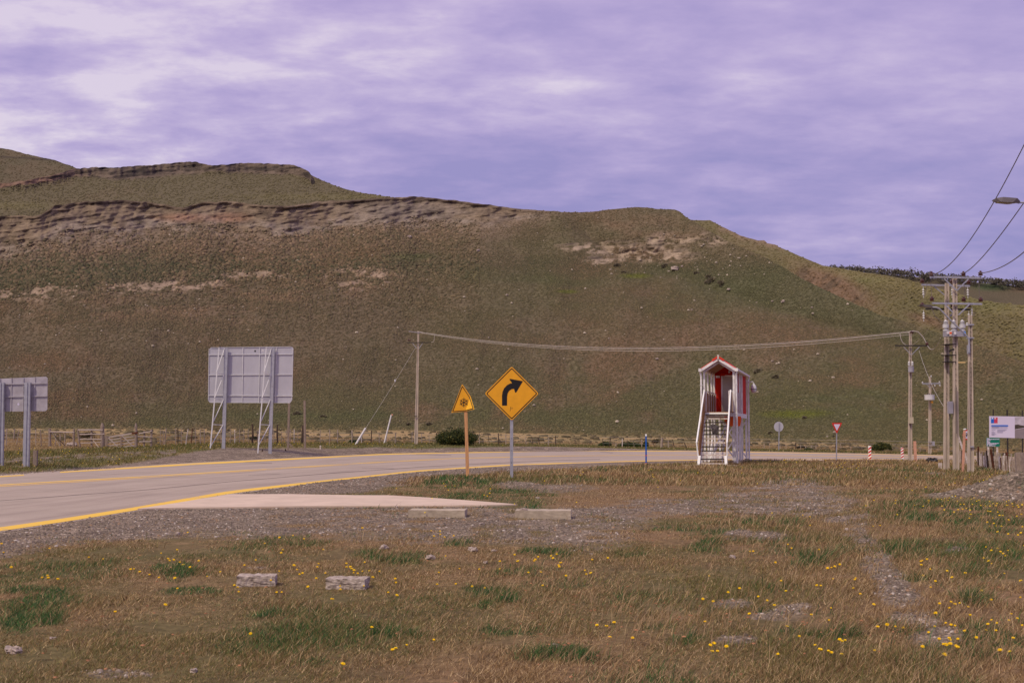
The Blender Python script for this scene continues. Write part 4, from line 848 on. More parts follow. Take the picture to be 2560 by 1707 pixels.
# farther flowers
X, Y, Z, g = sample(9000, 24, 118, 1.0, 95); px, py, gm_, vm_, be = masks(X, Y, Z)
t = .02 + .20 * ell(px, py, (2050, 1165, 260, 24)) + .15 * ell(px, py, (2450, 1260, 160, 70)) + .10 * (px > 2200) * (py > 1190) + .3 * (be > 3) * (be < 34) * (px < 1300) * sst(-.05, .2, fbm(X / 5, Y / 5, 3, 5)) + .08 * (be > 3) * (px < 1300) + .1 * ell(px, py, (1500, 1180, 300, 20))
keep = (g.random(len(X)) < t) & (vm_ < .5) & ~roadmask(px, py); X, Y, Z = X[keep], Y[keep], Z[keep]; n = len(X)
V, T, C = domes(np.stack([X, Y, Z + .07 + .04 * g.random(n)], 1), .011 + Y * .00018, np.full(n, .012) + Y * .00014, np.array([.88, .60, .01]) * (.7 + .4 * g.random((n, 1))), 96, k=6)
tag(np_mesh('dandelion_carpet', V, T, stonemat, C), 'tiny yellow flowers dotting the farther grass', 'flowers', kind='stuff')
# =================================================================== objects
def Z(ox, oy, sc): return lambda x, y: (ox + x / sc, oy + y / sc)
z1 = Z(0, 850, 3.92); z2 = Z(480, 830, 4.7525); z3 = Z(960, 800, 3.734); z4 = Z(1720, 880, 10.455); z4b = Z(1720, 1020, 9.8); z5 = Z(2200, 350, 3.483)
z6 = Z(2200, 650, 5.227); z7 = Z(2200, 900, 4.356); z8 = Z(1900, 960, 5.88); zg_ = Z(100, 1030, 5.88); zf = Z(400, 1040, 4.704); zf2 = Z(860, 1000, 11.76); zf3 = Z(1500, 1040, 9.05); zl = Z(0, 1050, 7.84); zr = Z(2440, 1010, 8.25)

# ---- curve warning sign
p0 = ground(1279, 1194, 30, 60); Y = p0.y
rt = empty('warning_sign', p0, 'yellow diamond sign with a black arrow curving right, on a steel post', 'road sign')
def w3(x, y, d=0.0): return S(*z3(x, y), Y) + Vector((0, d, 0)) - rt.location
m = MB(); t_ = w3(1191, 600); xb = 0.0
m.bar((0, .06, -.3), (t_.x * 1.0, .06, t_.z), .105, .05); post = m.build('post', M['galv'], rt)
for zz_ in (.5, .9, 1.3): MB().box((0, .032, zz_), (.02, .006, .02)).build('bolt_hole', M['black'], post)
def rdiam(h, k, d):   # rounded diamond
    cx, cy = 1192, 685; out = []
    for i in range(4):
        a = math.pi / 2 * i; c_ = Vector((math.sin(a), -math.cos(a))); n_ = Vector((math.sin(a + .785), -math.cos(a + .785)))
        for t in (-1, -.35, .35, 1):
            b = a + t * .785 * .9; q = c_ * (h - k * 1.414) + Vector((math.sin(b), -math.cos(b))) * k
            out.append(w3(cx + q.x, cy + q.y, d))
    return out
panel = MB().plate(rdiam(253, 16, 0), .012).build('panel', M['yellow'], rt)
MB().ring(rdiam(240, 13, -.006), rdiam(229, 9, -.006), .006).build('border', M['black'], panel)
arr = [(1102, 797), (1101, 705), (1107, 668), (1122, 635), (1148, 607), (1178, 591), (1196, 589), (1172, 556), (1173, 549), (1180, 548), (1296, 570), (1236, 672), (1230, 677), (1223, 674), (1213, 640), (1190, 644), (1168, 660), (1154, 684), (1149, 715), (1148, 797)]
MB().plate([w3(x, y, -.006) for x, y in arr], .006).build('arrow', M['black'], panel)
sc1 = MB()
for (a, b_, c_, d_) in ((1183, 808, 1180, 835), (1180, 835, 1176, 850), (1185, 820, 1192, 826), (1198, 818, 1203, 823), (1192, 826, 1198, 828)): sc1.bar(w3(a, b_, -.003), w3(c_, d_, -.003), .012, .004)
sc1.build('scuff', M['rust'], panel)
b_ = MB(); b_.bar((-.02, .022, t_.z + .1), (.0, .022, t_.z + .25), .12, .02); b_.build('bracket', M['galv'], rt)

# ---- triangular snow sign
p0 = ground(1171, 1193, 30, 60); Y = p0.y
rt = empty('warning_sign', p0, 'bent yellow triangular sign with a black snowflake on a wooden post', 'road sign')
m = MB(); a_ = w3(783, 1478, .05); t_ = w3(757, 650, .05); a_.z = -.25
m.bar(a_, t_, .115, .07, .10, .06); m.build('post', M['lumber'], rt)
A = (730, 597); B1 = (808, 712); B2 = (757, 853); C_ = (845, 833); D_ = (628, 864)
def tri(A, B1, B2, C_, D_, ly):
    return [w3(*A, ly), w3(*B1, ly), w3(*B2, ly), w3(*D_, ly)], [w3(*B1, ly), w3(*C_, ly - .14), w3(*B2, ly)]
q1, q2 = tri(A, B1, B2, C_, D_, 0)
p1 = MB().plate(q1, .008).build('panel', M['yellow'], rt); p2 = MB().plate(q2, .008).build('bent_corner', M['yellow_lit'], rt, label='folded lower right corner, its yellow lightened as if catching the light')
def line(mb, pts, w, d=-.004):
    for (a, b_) in zip(pts[:-1], pts[1:]): mb.bar(w3(*a, d), w3(*b_, d), w, .006, side=None)
m = MB(); cx3, cy3 = 735, 770
def ins(p, k=.88): return (cx3 + (p[0] - cx3) * k, cy3 + (p[1] - cy3) * k)
for a, b_ in ((ins(A), ins(B1, .86)), (ins(A), ins(D_)), (ins(D_), ins(B2, .90))): m.bar(w3(*a, -.006), w3(*b_, -.006), .022, .006, side=(b_[1] - a[1], 0, b_[0] - a[0]))
m.build('border', M['black'], p1)
m = MB(); i1 = ins(B1, .86); i2 = ins(C_); i3 = ins(B2, .90); a, b_, c_ = w3(*i1, -.007), w3(*i2, -.145 + .01), w3(*i3, -.007)
m.bar(a, b_, .022, .006, side=(1, 0, .4)); m.bar(b_, c_, .022, .006, side=(0, 0, 1)); m.build('border', M['black'], p2)
m = MB(); cc_ = (745, 768)
for k in range(6):
    an = k * math.pi / 3 + .02; ux, uy = math.sin(an), -math.cos(an)
    e_ = (cc_[0] + 43 * ux, cc_[1] + 43 * uy); m.bar(w3(*cc_, -.005), w3(*e_, -.005), .020, .006, side=(-uy, 0, -ux) if abs(ux) > .1 else (1, 0, 0))
    for s_ in (-1, 1):
        a2 = an + s_ * .85; q = (cc_[0] + 20 * ux, cc_[1] + 20 * uy); r_ = (q[0] + 19 * math.sin(a2), q[1] - 19 * math.cos(a2)); m.bar(w3(*q, -.0055), w3(*r_, -.0055), .015, .0065, side=(math.cos(a2), 0, -math.sin(a2)))
m.build('snowflake', M['black'], p1)

# ---- big sign seen from behind
Y = 85.0
p0 = S(*z2(655, 1362), Y); p0.z = gz(p0)
rt = empty('road_sign', p0, 'large grey back of a wide road sign on two lattice supports', 'road sign')
def w2(x, y, d=0.0): return S(*z2(x, y), Y) + Vector((0, d, 0)) - rt.location
pn = MB().plate([w2(*q) for q in ((225, 183), (1175, 172), (1195, 180), (1207, 200), (1190, 808), (1165, 842), (212, 838), (190, 812), (198, 215))], .02).build('panel', M['alu'], rt)
m = MB()
for x0, x1 in ((608, 597), (806, 795), (1005, 992)): m.bar(w2(x0, 186, -.03), w2(x1, 836, -.03), .05, .05)
for ya, yb in ((269, 263), (509, 503), (752, 757)): m.bar(w2(200, ya, -.055), w2(1198, yb, -.055), .06, .04, side=(0, 0, 1))
m.bar(w2(205, 200, -.03), w2(197, 800, -.03), .03, .05); m.bar(w2(1200, 200, -.03), w2(1188, 800, -.03), .03, .05)
m.bar(w2(225, 185, -.03), w2(1175, 175, -.03), .03, .05, side=(0, 0, 1)); m.bar(w2(212, 836, -.03), w2(1165, 840, -.03), .03, .05, side=(0, 0, 1))
m.build('stiffener_frame', M['galv_l'], pn)
for xx, c_ in (((345, 192, 252, 1368), (400, 195, 375, 1362)), ((902, 187, 815, 1358), (955, 190, 928, 1360))):
    (ax, ay, bx, by), (cx2, cy2, dx2, dy2) = xx, c_
    su = MB(); base = w2(dx2 + 8, dy2, -.25); base.z = -.3; su.bar(base, w2(cx2 + 18, cy2, -.25), .22, .14); s_ = su.build('support', M['galv'], rt)
    b0 = w2(bx, by, -.95); b0.z = -.3
    MB().bar(b0, w2(ax, ay, -.55), .075, .06).build('rear_strut', M['galv_l'], s_)
    br = MB()
    ys = [190, 497, 797, 1097, by]
    for k in range(4):
        t0 = (ys[k] - ay) / (by - ay); t1 = (ys[k + 1] - ay) / (by - ay)
        L0 = (ax + (bx - ax) * t0, ys[k]); R0 = (cx2 + (dx2 - cx2) * t0, ys[k] + 6); L1 = (ax + (bx - ax) * t1 + 3, ys[k + 1] - 12)
        br.bar(w2(*L0, -.6), w2(*R0, -.33), .045, .045, side=(0, 0, 1)); br.bar(w2(*R0, -.33), w2(*L1, -.8), .05, .05, side=(0, 1, 0))
    br.build('brace', M['galv_l'], s_)
st = MB(); st.lathe((0, 0, 0), [(.035, -.01), (.035, .01)], 10)
o = MB().plate([w2(750 + 11 * math.cos(t), 226 + 11 * math.sin(t), -.006) for t in [k * .628 for k in range(10)]], .006).build('sticker', M['black'], pn)
o = MB().ring([w2(840 + 12 * math.cos(t), 222 + 12 * math.sin(t), -.006) for t in [k * .628 for k in range(10)]], [w2(840 + 6 * math.cos(t), 222 + 6 * math.sin(t), -.006) for t in [k * .628 for k in range(10)]], .006).build('sticker', M['white'], pn)

# ---- sign back at the left edge
p0 = ground(67, 1167, 40, 80); Y = p0.y
rt = empty('road_sign', p0, 'smaller grey sign back on thick steel posts, cut by the left edge', 'road sign')
def w1(x, y, d=0.0): return S(*z1(x, y), Y) + Vector((0, d, 0)) - rt.location
pn = MB().plate([w1(*q) for q in ((-330, 395), (5, 378), (450, 358), (466, 372), (463, 680), (445, 695), (60, 700), (-330, 712))], .02).build('panel', M['sign_back'], rt)
m = MB()
for x in (-215, -100, 3, 115, 232, 345): m.bar(w1(x, 372 + (115 - x) * .03, -.02), w1(x - 4, 696, -.02), .035, .035)
for y in (428, 553): m.bar(w1(-325, y + 10, -.05), w1(462, y - 5, -.05), .05, .035, side=(0, 0, 1))
m.build('stiffener_frame', M['sign_back'], pn)
MB().plate([w1(180 + 11 * math.cos(t), 628 + 12 * math.sin(t), -.006) for t in [k * .628 for k in range(10)]], .006).build('sticker', M['banner'], pn)
for (xa, xb, wa) in ((32, 20, .33), (290, 272, .28), (-215, -238, .3)):
    a_ = w1(xb, 1240, -.2); a_.z = -.4; top = w1(xa, 420 if xa < 200 else 418, -.2)
    m = MB(); m.bar(a_ + Vector((-.05, 0, 0)), top + Vector((-.05, 0, 0)), .13, .20); m.bar(a_ + Vector((.07, .02, 0)), top + Vector((.07, .02, 0)), .11, .16)
    m.build('post', M['galv'], rt)
a_ = w1(-100, 1246, -.15); a_.z = 0
MB().box(a_ + Vector((0, 0, -.1)), (3.6, .55, .26)).build('concrete_footing', M['conc_s'], rt)
# stub post beside it
def simple_post(name, label, cat, b_px, t_px, w, matl, Yd=None, group=None, sink=.2, d=None, base=None):
    p = base or ground(*b_px, 20, 170)
    if Yd: p = S(*b_px, Yd)
    t = S(*t_px, p.y) - p
    rt = MB(); rt.bar((-t.x * sink / max(t.z, .1), 0, -sink), t, w, d or w)
    o = rt.build(name, matl, None); o.location = p; return tag(o, label, cat, group)
o = simple_post('wooden_stub', 'short weathered wooden stub standing right of the left-edge sign posts', 'post', zl(690, 910), zl(697, 590), .17, M['wood'])
simple_post('wooden_post', 'tall grey wooden post overlapping the right corner of the big sign back', 'post', z2(1140, 1398), z2(1156, 776), .14, M['wood'])
simple_post('wooden_post', 'tall grey wooden post standing alone right of the big sign back', 'post', z2(1341, 1392), z2(1337, 815), .14, M['wood'])
simple_post('plank', 'short brown plank leaning at the foot of the taller left wooden post', 'plank', z2(1196, 1372), z2(1158, 1325), .09, M['wood'])
simple_post('marker_stub', 'small white stub in the gravel right of the wooden posts', 'marker', z2(1524, 1388), z2(1526, 1345), .10, M['white_worn'])
simple_post('marker_stub', 'small dark stub in the gravel in front of the right lattice support', 'marker', z2(837, 1418), z2(837, 1388), .08, M['darkwood'])
simple_post('marker_stub', 'low dark leaning stub at the foot of the taller wooden post', 'marker', z2(1115, 1412), z2(1108, 1388), .08, M['darkwood'])
simple_post('marker_stub', 'small white stub left of the double concrete pole', 'marker', z7(655, 1187), z7(655, 1117), .13, M['white_worn'])
simple_post('wooden_stake', 'pinkish wooden stake just right of the pole with the cream box', 'stake', z7(387, 1103), z7(378, 882), .13, M['pinkw'])

# ---- gate, gate posts, rail fences
YG = 88.0
gp = S(*zg_(915, 490), YG)
def gpt(x, y, d=0.0): return S(*zg_(x, y), YG + d)
def knob(mb, a, b, w, d, n=4, j=.01):
    a = Vector(a); b = Vector(b); pts = [a + (b - a) * i / n + Vector((random.uniform(-j, j), 0, random.uniform(-j, j))) for i in range(n + 1)]
    mb.tube(pts, w / 2, 7, d / 2)
def gpost(name, label, xb, yb, xt, yt, w, sharp=.3, matl=None):
    b0 = gpt(xb, yb); b0.z = min(b0.z, gz(b0)); t = gpt(xt, yt) - b0; mb = MB()
    mb.tube([(0, 0, -.2), (t.x * .4, 0, t.z * .4), (t.x * .9, 0, t.z * .86), t], w / 2, 8, w / 2 * sharp if sharp < 1 else w / 2)
    # keep the trunk thick up to the pointed head
    o = mb.build(name, matl or M['wood'], None); 
    for v in o.data.vertices:
        if v.co.z < t.z * .9: 
            k = Vector((t.x * v.co.z / t.z, 0, 0)); q = Vector((v.co.x - k.x, v.co.y, 0)); q = q.normalized() * w / 2 * (1 - .12 * v.co.z / t.z) if q.length > 1e-4 else q; v.co.x = k.x + q.x; v.co.y = q.y
    o.location = b0; return tag(o, label, 'gate post')
gpost('gate_post', 'thick pointed wooden gate post on the left of the field gate', 918, 500, 915, 160, .30, .35)
gpost('gate_post', 'slimmer pointed wooden gate post on the right of the field gate', 1412, 520, 1410, 158, .21, .3)
rt0 = gpt(1190, 525); rt0.z = gz(rt0)
rt = empty('field_gate', rt0, 'sagging grey wooden field gate of five rails with two diagonals', 'gate')
m_ = [((1000, 368), (1430, 300), .11), ((1000, 408), (1400, 352), .07), ((985, 453), (1400, 398), .07), ((985, 497), (1405, 442), .07), ((1050, 527), (1405, 487), .08)]
for a, b_, w in m_: mb = MB(rt0); mb.bar(gpt(*a, .02), gpt(*b_, .02), .05, w, side=(0, 1, 0)); mb.build('rail', M['rail'], rt)
for a, b_ in (((1005, 375), (1165, 530)), ((1205, 345), (1385, 520))): mb = MB(rt0); mb.bar(gpt(*a, -.05), gpt(*b_, -.05), .05, .07, side=(0, 1, 0)); mb.build('diagonal', M['rail'], rt)
for a, b_ in (((985, 338), (985, 500)), ((1195, 350), (1190, 505)), ((962, 345), (960, 490))): mb = MB(rt0); mb.bar(gpt(*a, -.09), gpt(*b_, -.09), .08, .04); mb.build('stile', M['wood'], rt)
mb = MB(rt0); mb.bar(gpt(1350, 312, -.1), gpt(1440, 300, -.1), .06, .12, side=(0, 1, 0)); mb.build('hinge_strap', M['rust'], rt)
rt0 = gpt(755, 480); rt0.z = gz(rt0)
rt = empty('rail_fence', rt0, 'four rail wooden fence panel left of the thick gate post', 'fence')
for a, b_, w in (((565, 262), (925, 262), .12), ((585, 328), (945, 322), .10), ((590, 397), (920, 397), .09), ((600, 457), (925, 442), .08)): mb = MB(rt0); knob(mb, gpt(*a, -.1), gpt(*b_, -.1), w, w * .85, 5, .012); mb.build('rail', M['rail'], rt)
for a, b_, w in (((588, 505), (560, 250), .13), ((757, 480), (757, 250), .14)): mb = MB(rt0); q = gpt(*a); q.z = gz(q) - .2; knob(mb, q, gpt(*b_), w, w, 4, .02); mb.build('post', M['wood'], rt)
mb = MB(rt0); mb.bar(gpt(780, 415, -.2), gpt(872, 530, -.8), .05, .05); mb.build('prop', M['stake'], rt)
rt0 = gpt(1630, 465); rt0.z = gz(rt0)
rt = empty('rail_fence', rt0, 'short three rail wooden fence stub right of the gate', 'fence')
for a, b_, w in (((1455, 320), (1645, 280), .10), ((1440, 357), (1650, 365), .08), ((1460, 438), (1640, 433), .09)): mb = MB(rt0); knob(mb, gpt(*a, -.1), gpt(*b_, -.1), w, w * .85, 4, .012); mb.build('rail', M['rail'], rt)
for a, b_, w in (((1533, 465), (1536, 275), .12), ((1632, 470), (1638, 255), .16)): mb = MB(rt0); q = gpt(*a); q.z = gz(q) - .2; knob(mb, q, gpt(*b_), w, w, 4, .015); mb.build('post', M['wood'], rt)
rt0 = gpt(155, 500); rt0.z = gz(rt0)
rt = empty('wire_fence', rt0, 'fence of thin stakes with one top rail running to the left edge', 'fence')
mb = MB(rt0); knob(mb, gpt(140, 290, -.05), gpt(505, 296, -.05), .10, .09, 5, .01); mb.build('rail', M['rail'], rt)
mb = MB(rt0); mb.bar(gpt(165, 300, -.1), gpt(370, 490, -.1), .05, .05); mb.build('brace', M['darkwood'], rt)
mb = MB(rt0); mb.tube([gpt(180, 300, -.12), gpt(290, 490, -.12)], .012, 5); mb.build('brace_wire', M['wire'], rt)
for a, b_, w, mm in (((155, 500), (140, 240), .20, 'wood'), ((492, 505), (500, 245), .16, 'wood'), ((222, 512), (235, 290), .07, 'stake'), ((298, 500), (297, 290), .08, 'stake'), ((356, 500), (374, 280), .08, 'stake'), ((125, 490), (130, 280), .05, 'stake'), ((28, 490), (2, 260), .07, 'wood')):
    mb = MB(rt0); q = gpt(*a); q.z = gz(q) - .2; knob(mb, q, gpt(*b_), w, w * .9, 4, .015); mb.build('post', M[mm], rt)
def lpt(x, y): return S(*zl(x, y), YG)
for a, b_, w, mm in (((120, 530), (133, 165), .08, 'stake'), ((270, 360), (285, 172), .09, 'stake'), ((275, 400), (268, 320), .07, 'wood'), ((325, 470), (370, 180), .05, 'stake'), ((448, 500), (475, 270), .08, 'stake'), ((490, 500), (492, 190), .06, 'stake'), ((702, 490), (700, 185), .06, 'stake'), ((-60, 520), (-45, 180), .08, 'stake'), ((-150, 520), (-140, 180), .07, 'stake'), ((-260, 520), (-250, 180), .10, 'wood')):
    mb = MB(rt0); q = lpt(*a); mb.tube([q, lpt(*b_)], w / 2, 6); mb.build('post', M[mm], rt)
for y0 in (185, 260, 340, 420):
    mb = MB(rt0); mb.tube([lpt(-400, y0 + 3), lpt(200, y0), lpt(700, y0), lpt(1000, y0 + 8)], .007, 4); mb.build('wire', M['wire'], rt)
o = MB(); o.add([], []); 
# ---- the long wire fence beyond the road
FX = [-100, 300, 450, 900, 1044, 1300, 1650, 1950, 2200, 2300]; FY = [87, 88, 98, 116, 122, 128, 127, 124, 119, 112]
def fdepth(px): return float(np.interp(px, FX, FY))
def stake(a, b_, zf_): return zf_(*a), zf_(*b_)
L1 = [((5, 320), (4, 150), .05, 0), ((38, 310), (38, 170), .05, 0), ((52, 300), (72, 140), .09, 0), ((182, 300), (184, 140), .07, 0), ((210, 305), (210, 135), .1, 1), ((250, 280), (253, 140), .06, 0), ((302, 297), (330, 150), .09, 3), ((362, 298), (381, 142), .09, 2),
      ((415, 290), (417, 150), .07, 0), ((473, 297), (472, 155), .09, 0), ((521, 305), (519, 145), .08, 0), ((590, 300), (599, 190), .05, 0), ((712, 270), (716, 170), .05, 0), ((825, 270), (826, 148), .06, 0), ((880, 290), (878, 160), .08, 3), ((938, 270), (937, 150), .06, 0), ((988, 280), (987, 160), .07, 0), ((1037, 280), (1038, 150), .06, 0),
      ((1088, 280), (1090, 88), .17, 1), ((1145, 265), (1146, 160), .07, 0), ((1236, 270), (1234, 165), .06, 0), ((1335, 270), (1334, 145), .06, 0), ((1380, 268), (1380, 97), .15, 1), ((1430, 262), (1432, 180), .05, 0), ((1485, 265), (1484, 165), .06, 0), ((1530, 275), (1532, 155), .07, 0), ((1577, 255), (1578, 150), .08, 3), ((1620, 275), (1621, 180), .05, 0), ((1672, 275), (1682, 105), .22, 1)]
L2 = [((1884, 280), (1886, 160), .08, 0), ((1993, 285), (1995, 150), .10, 0), ((2089, 285), (2090, 155), .10, 0), ((2256, 280), (2257, 165), .08, 3)]
W = ['stake', 'darkwood', 'rust', 'white_worn']
items = [(zf(*a), zf(*b_), w, t) for a, b_, w, t in L1 + L2]
items += [(zf2(*a), zf2(*b_), w, t) for a, b_, w, t in (((228, 1165), (240, 880), .11, 0), ((515, 1190), (512, 1060), .09, 3), ((802, 1187), (810, 885), .11, 1), ((1042, 1165), (1028, 935), .09, 0), ((1250, 1170), (1252, 950), .09, 0), ((1505, 1170), (1508, 950), .09, 0), ((1522, 1165), (1525, 955), .05, 0))]
items2 = [(zf2(*a), zf2(*b_), w, t) for a, b_, w, t in (((2005, 1190), (2005, 930), .08, 0), ((2296, 1215), (2278, 980), .07, 0))]
items2 += [(z3(*a), z3(*b_), w, t) for a, b_, w, t in (((352, 1130), (350, 1055), .06, 0), ((422, 1135), (420, 1065), .07, 0), ((492, 1115), (492, 1050), .12, 1), ((890, 1140), (891, 1055), .10, 0), ((985, 1130), (970, 1065), .07, 1), ((1068, 1142), (1067, 1057), .12, 1), ((1137, 1145), (1138, 1060), .12, 0), ((1328, 1150), (1320, 1090), .07, 0), ((1395, 1145), (1378, 1090), .07, 1), ((1458, 1155), (1436, 1090), .09, 1), ((1535, 1162), (1537, 1090), .12, 0), ((1602, 1166), (1600, 1080), .11, 1))]
items3 = [(zf3(*a), zf3(*b_), w, t) for a, b_, w, t in (((88, 660), (50, 510), .07, 1), ((205, 690), (238, 480), .10, 1), ((360, 680), (360, 600), .12, 0), ((503, 690), (503, 510), .12, 3), ((650, 650), (610, 525), .07, 1), ((790, 660), (745, 560), .05, 0), ((940, 690), (940, 525), .12, 0), ((1236, 680), (1188, 540), .08, 1), ((1388, 715), (1400, 480), .24, 0), ((1547, 720), (1546, 540), .13, 0), ((1690, 705), (1640, 530), .10, 1), ((1985, 722), (1895, 578), .10, 1))]
items3 += [(z8(*a), z8(*b_), w, t) for a, b_, w, t in (((62, 955), (60, 868), .08, 0), ((135, 955), (135, 862), .05, 0), ((305, 955), (308, 855), .05, 0), ((380, 950), (382, 890), .06, 0), ((525, 965), (527, 855), .13, 1), ((597, 940), (598, 890), .08, 0), ((668, 968), (673, 905), .12, 0), ((755, 985), (756, 898), .11, 0), ((825, 945), (824, 890), .07, 0), ((977, 1000), (978, 945), .08, 0), ((1113, 1005), (1115, 870), .13, 1), ((1185, 990), (1186, 870), .07, 0), ((1745, 1005), (1746, 905), .15, 3), ((1805, 1010), (1804, 908), .13, 3), ((1878, 1012), (1884, 910), .14, 3), ((1950, 1018), (1951, 930), .10, 0), ((1330, 1000), (1331, 920), .06, 0), ((1500, 1010), (1502, 920), .05, 0), ((1690, 1018), (1691, 920), .08, 1))]
items3 = [((1818, 1122.5), (1818, 1097), .1, 1), ((1777, 1121), (1777, 1100), .07, 0)] + items3
items3 += [((2360, 1130), (2361, 1112), .08, 1), ((2345, 1129), (2345, 1115), .06, 0), ((2300, 1131), (2301, 1114), .06, 0), ((2205, 1131), (2206, 1114), .06, 0)]
def wfence(its, label):
    p0 = S(*its[0][0], fdepth(its[0][0][0])); p0.z = gz(p0)
    rt = empty('wire_fence', p0, label, 'fence'); tops = []; 
    for a, b_, w, t in its:
        d = fdepth(a[0]); q = S(*a, d); q.z = min(q.z, gz(q)) - .1; tp = S(*b_, d); mb = MB(p0)
        if w > .14: knob(mb, q, tp, w, w * .85, 4, .03)
        else: mb.tube([q, q.lerp(tp, .5) + Vector((random.uniform(-.02, .02), 0, 0)), tp], w * .42, 5)
        mb.build('post', M[W[t]], rt); tops.append((a[0], q.z + .1))
    tops.sort(); xs_ = [t[0] for t in tops]
    for hgt in (.35, .65, .95):
        pts = []
        for x in np.linspace(xs_[0] - 5, xs_[-1] + 5, 30):
            d = fdepth(x); X_ = (x - CX) / F * d; pts.append(Vector((X_, d, gz((X_, d)) + hgt)))
        mb = MB(p0); mb.tube(pts, .008, 4); mb.build('wire', M['wire'], rt)
wfence(items, 'long wire fence of thin stakes behind the big sign back')
wfence(items2, 'wire fence of small posts running behind the round bush')
wfence(items3, 'wire fence of leaning posts beyond the road behind the lookout tower')

# ---- near stake fence at the right edge
YR = 56.0
p0 = ground(2555, 1190, 30, 80)
rt = empty('stake_fence', p0, 'rickety fence of bleached stakes and rusty posts at the right edge', 'fence')
def rline(px): return float(np.interp(px, [2395, 2440, 2500, 2560, 2700], [68, 62, 55, 48.5, 42]))
st = [((48, 1270), (48, 870), .10, 2), ((378, 1345), (305, 925), .11, 2), ((636, 1390), (632, 990), .13, 2), ((528, 1250), (565, 1000), .09, 1), ((508, 1350), (506, 1100), .06, 2), ((600, 1400), (598, 1040), .10, 0), ((240, 1060), (220, 950), .08, 1)]
for k in range(34):
    x = 10 + k * 29 + random.uniform(-9, 9); st.append(((x + random.uniform(-5, 30), 1215 + x * .25 + random.uniform(-30, 20)), (x, 1010 + x * .05 + random.uniform(-35, 50)), random.uniform(.045, .085), random.choice([0, 0, 0, 1, 3])))
for a, b_, w, t in st:
    pa = zr(*a); d = rline(pa[0]); q = S(*pa, d); q.z = min(q.z, gz(q)) - .1; mb = MB(p0); tp = S(*zr(*b_), d); mb.tube([q, q.lerp(tp, .5) + Vector((random.uniform(-.02, .02), 0, 0)), tp], w * .45, 5); mb.build('stake', M[W[t]], rt)
for a, b_, t in (((1020, 1500), (925, 1000), 0), ((-20 * 1, 1260), (-380, 860), 0)):
    if a[0] > 0:
        q = S(*zr(960, 1490), 48.8); q.z = gz(q) - .2; mb = MB(p0); knob(mb, q, S(*zr(920, 1000), 48.8), .50, .40, 4, .02); mb.build('post', M['wood'], rt)
for a, b_, w, t in (((790, 1230), (800, 880), .12, 2), ((835, 1190), (838, 890), .10, 0), ((860, 1200), (862, 900), .12, 0), ((890, 1190), (890, 900), .08, 1), ((960, 1190), (950, 940), .10, 0), ((1000, 1200), (1010, 950), .08, 0)):
    zz = Z(2320, 1040, 10.45); d = 68 - (a[0] - 790) / 200 * 4; q = S(*zz(*a), d); q.z = gz(q) - .1; mb = MB(p0); mb.tube([q, S(*zz(*b_), d)], w / 2, 5); mb.build('stake', M[W[t]], rt)
for hgt in (.25, .5, .75):
    mb = MB(p0); pts = []
    for x in np.linspace(2395, 2700, 12): d = rline(x); X_ = (x - CX) / F * d; pts.append(Vector((X_, d, gz((X_, d)) + hgt)))
    mb.tube(pts, .005, 4); mb.build('wire', M['wire'], rt)

# ---- concrete utility poles
def cpole(mb, mbw, base, top, w0, w1, d0=.16, d1=.12):
    """H-section: two flanges and a recessed web; local coordinates"""
    base = Vector(base); top = Vector(top); f0 = w0 * .30; f1 = w1 * .30
    for s in (-1, 1):
        mb.bar(base + Vector((s * (w0 - f0) / 2, 0, -.4)), top + Vector((s * (w1 - f1) / 2, 0, 0)), f0, d0, f1, d1)
    mbw.bar(base + Vector((0, 0, -.4)), top + Vector((0, 0, -.02)), w0 * .42, d0 * .45, w1 * .42, d1 * .45)
def pole_parts(rt, base, top, w0, w1, nm='pole', holes=True):
    a, b_ = MB(), MB(); cpole(a, b_, base, top, w0, w1); p = a.build(nm, M['conc'], rt); b_.build('web', M['conc_d'], p)
    if holes:
        h_ = MB(); n_ = 22; base = Vector(base); top = Vector(top)
        for k in range(n_):
            q = base.lerp(top, .35 + .63 * k / n_); h_.box(q + Vector((0, -.07, 0)), (.02, .02, .03))
        h_.build('bolt_holes', M['black'], p)
    return p
INS = [(.03, 0), (.10, .01), (.11, .05), (.06, .07), (.10, .09), (.105, .15), (.05, .17), (.045, .22), (.02, .23)]
def insulator(rt, p, s=1.0, mm='ceramic', prof=INS): return MB().lathe(p, [(r * s, z * s) for r, z in prof], 10).build('insulator', M[mm], rt)
def string_ins(rt, p, s=1.0):
    mb = MB(); mb.tube([p, p + Vector((0, 0, -.5 * s))], .015, 5)
    for k in range(3): mb.lathe(p + Vector((0, 0, -.14 * s - .1 * k * s)), [(.02, -.03 * s), (.055 * s, -.02 * s), (.04 * s, .02 * s), (.02, .03 * s)], 8)
    return mb.build('hanging_insulator', M['porcelain'], rt)

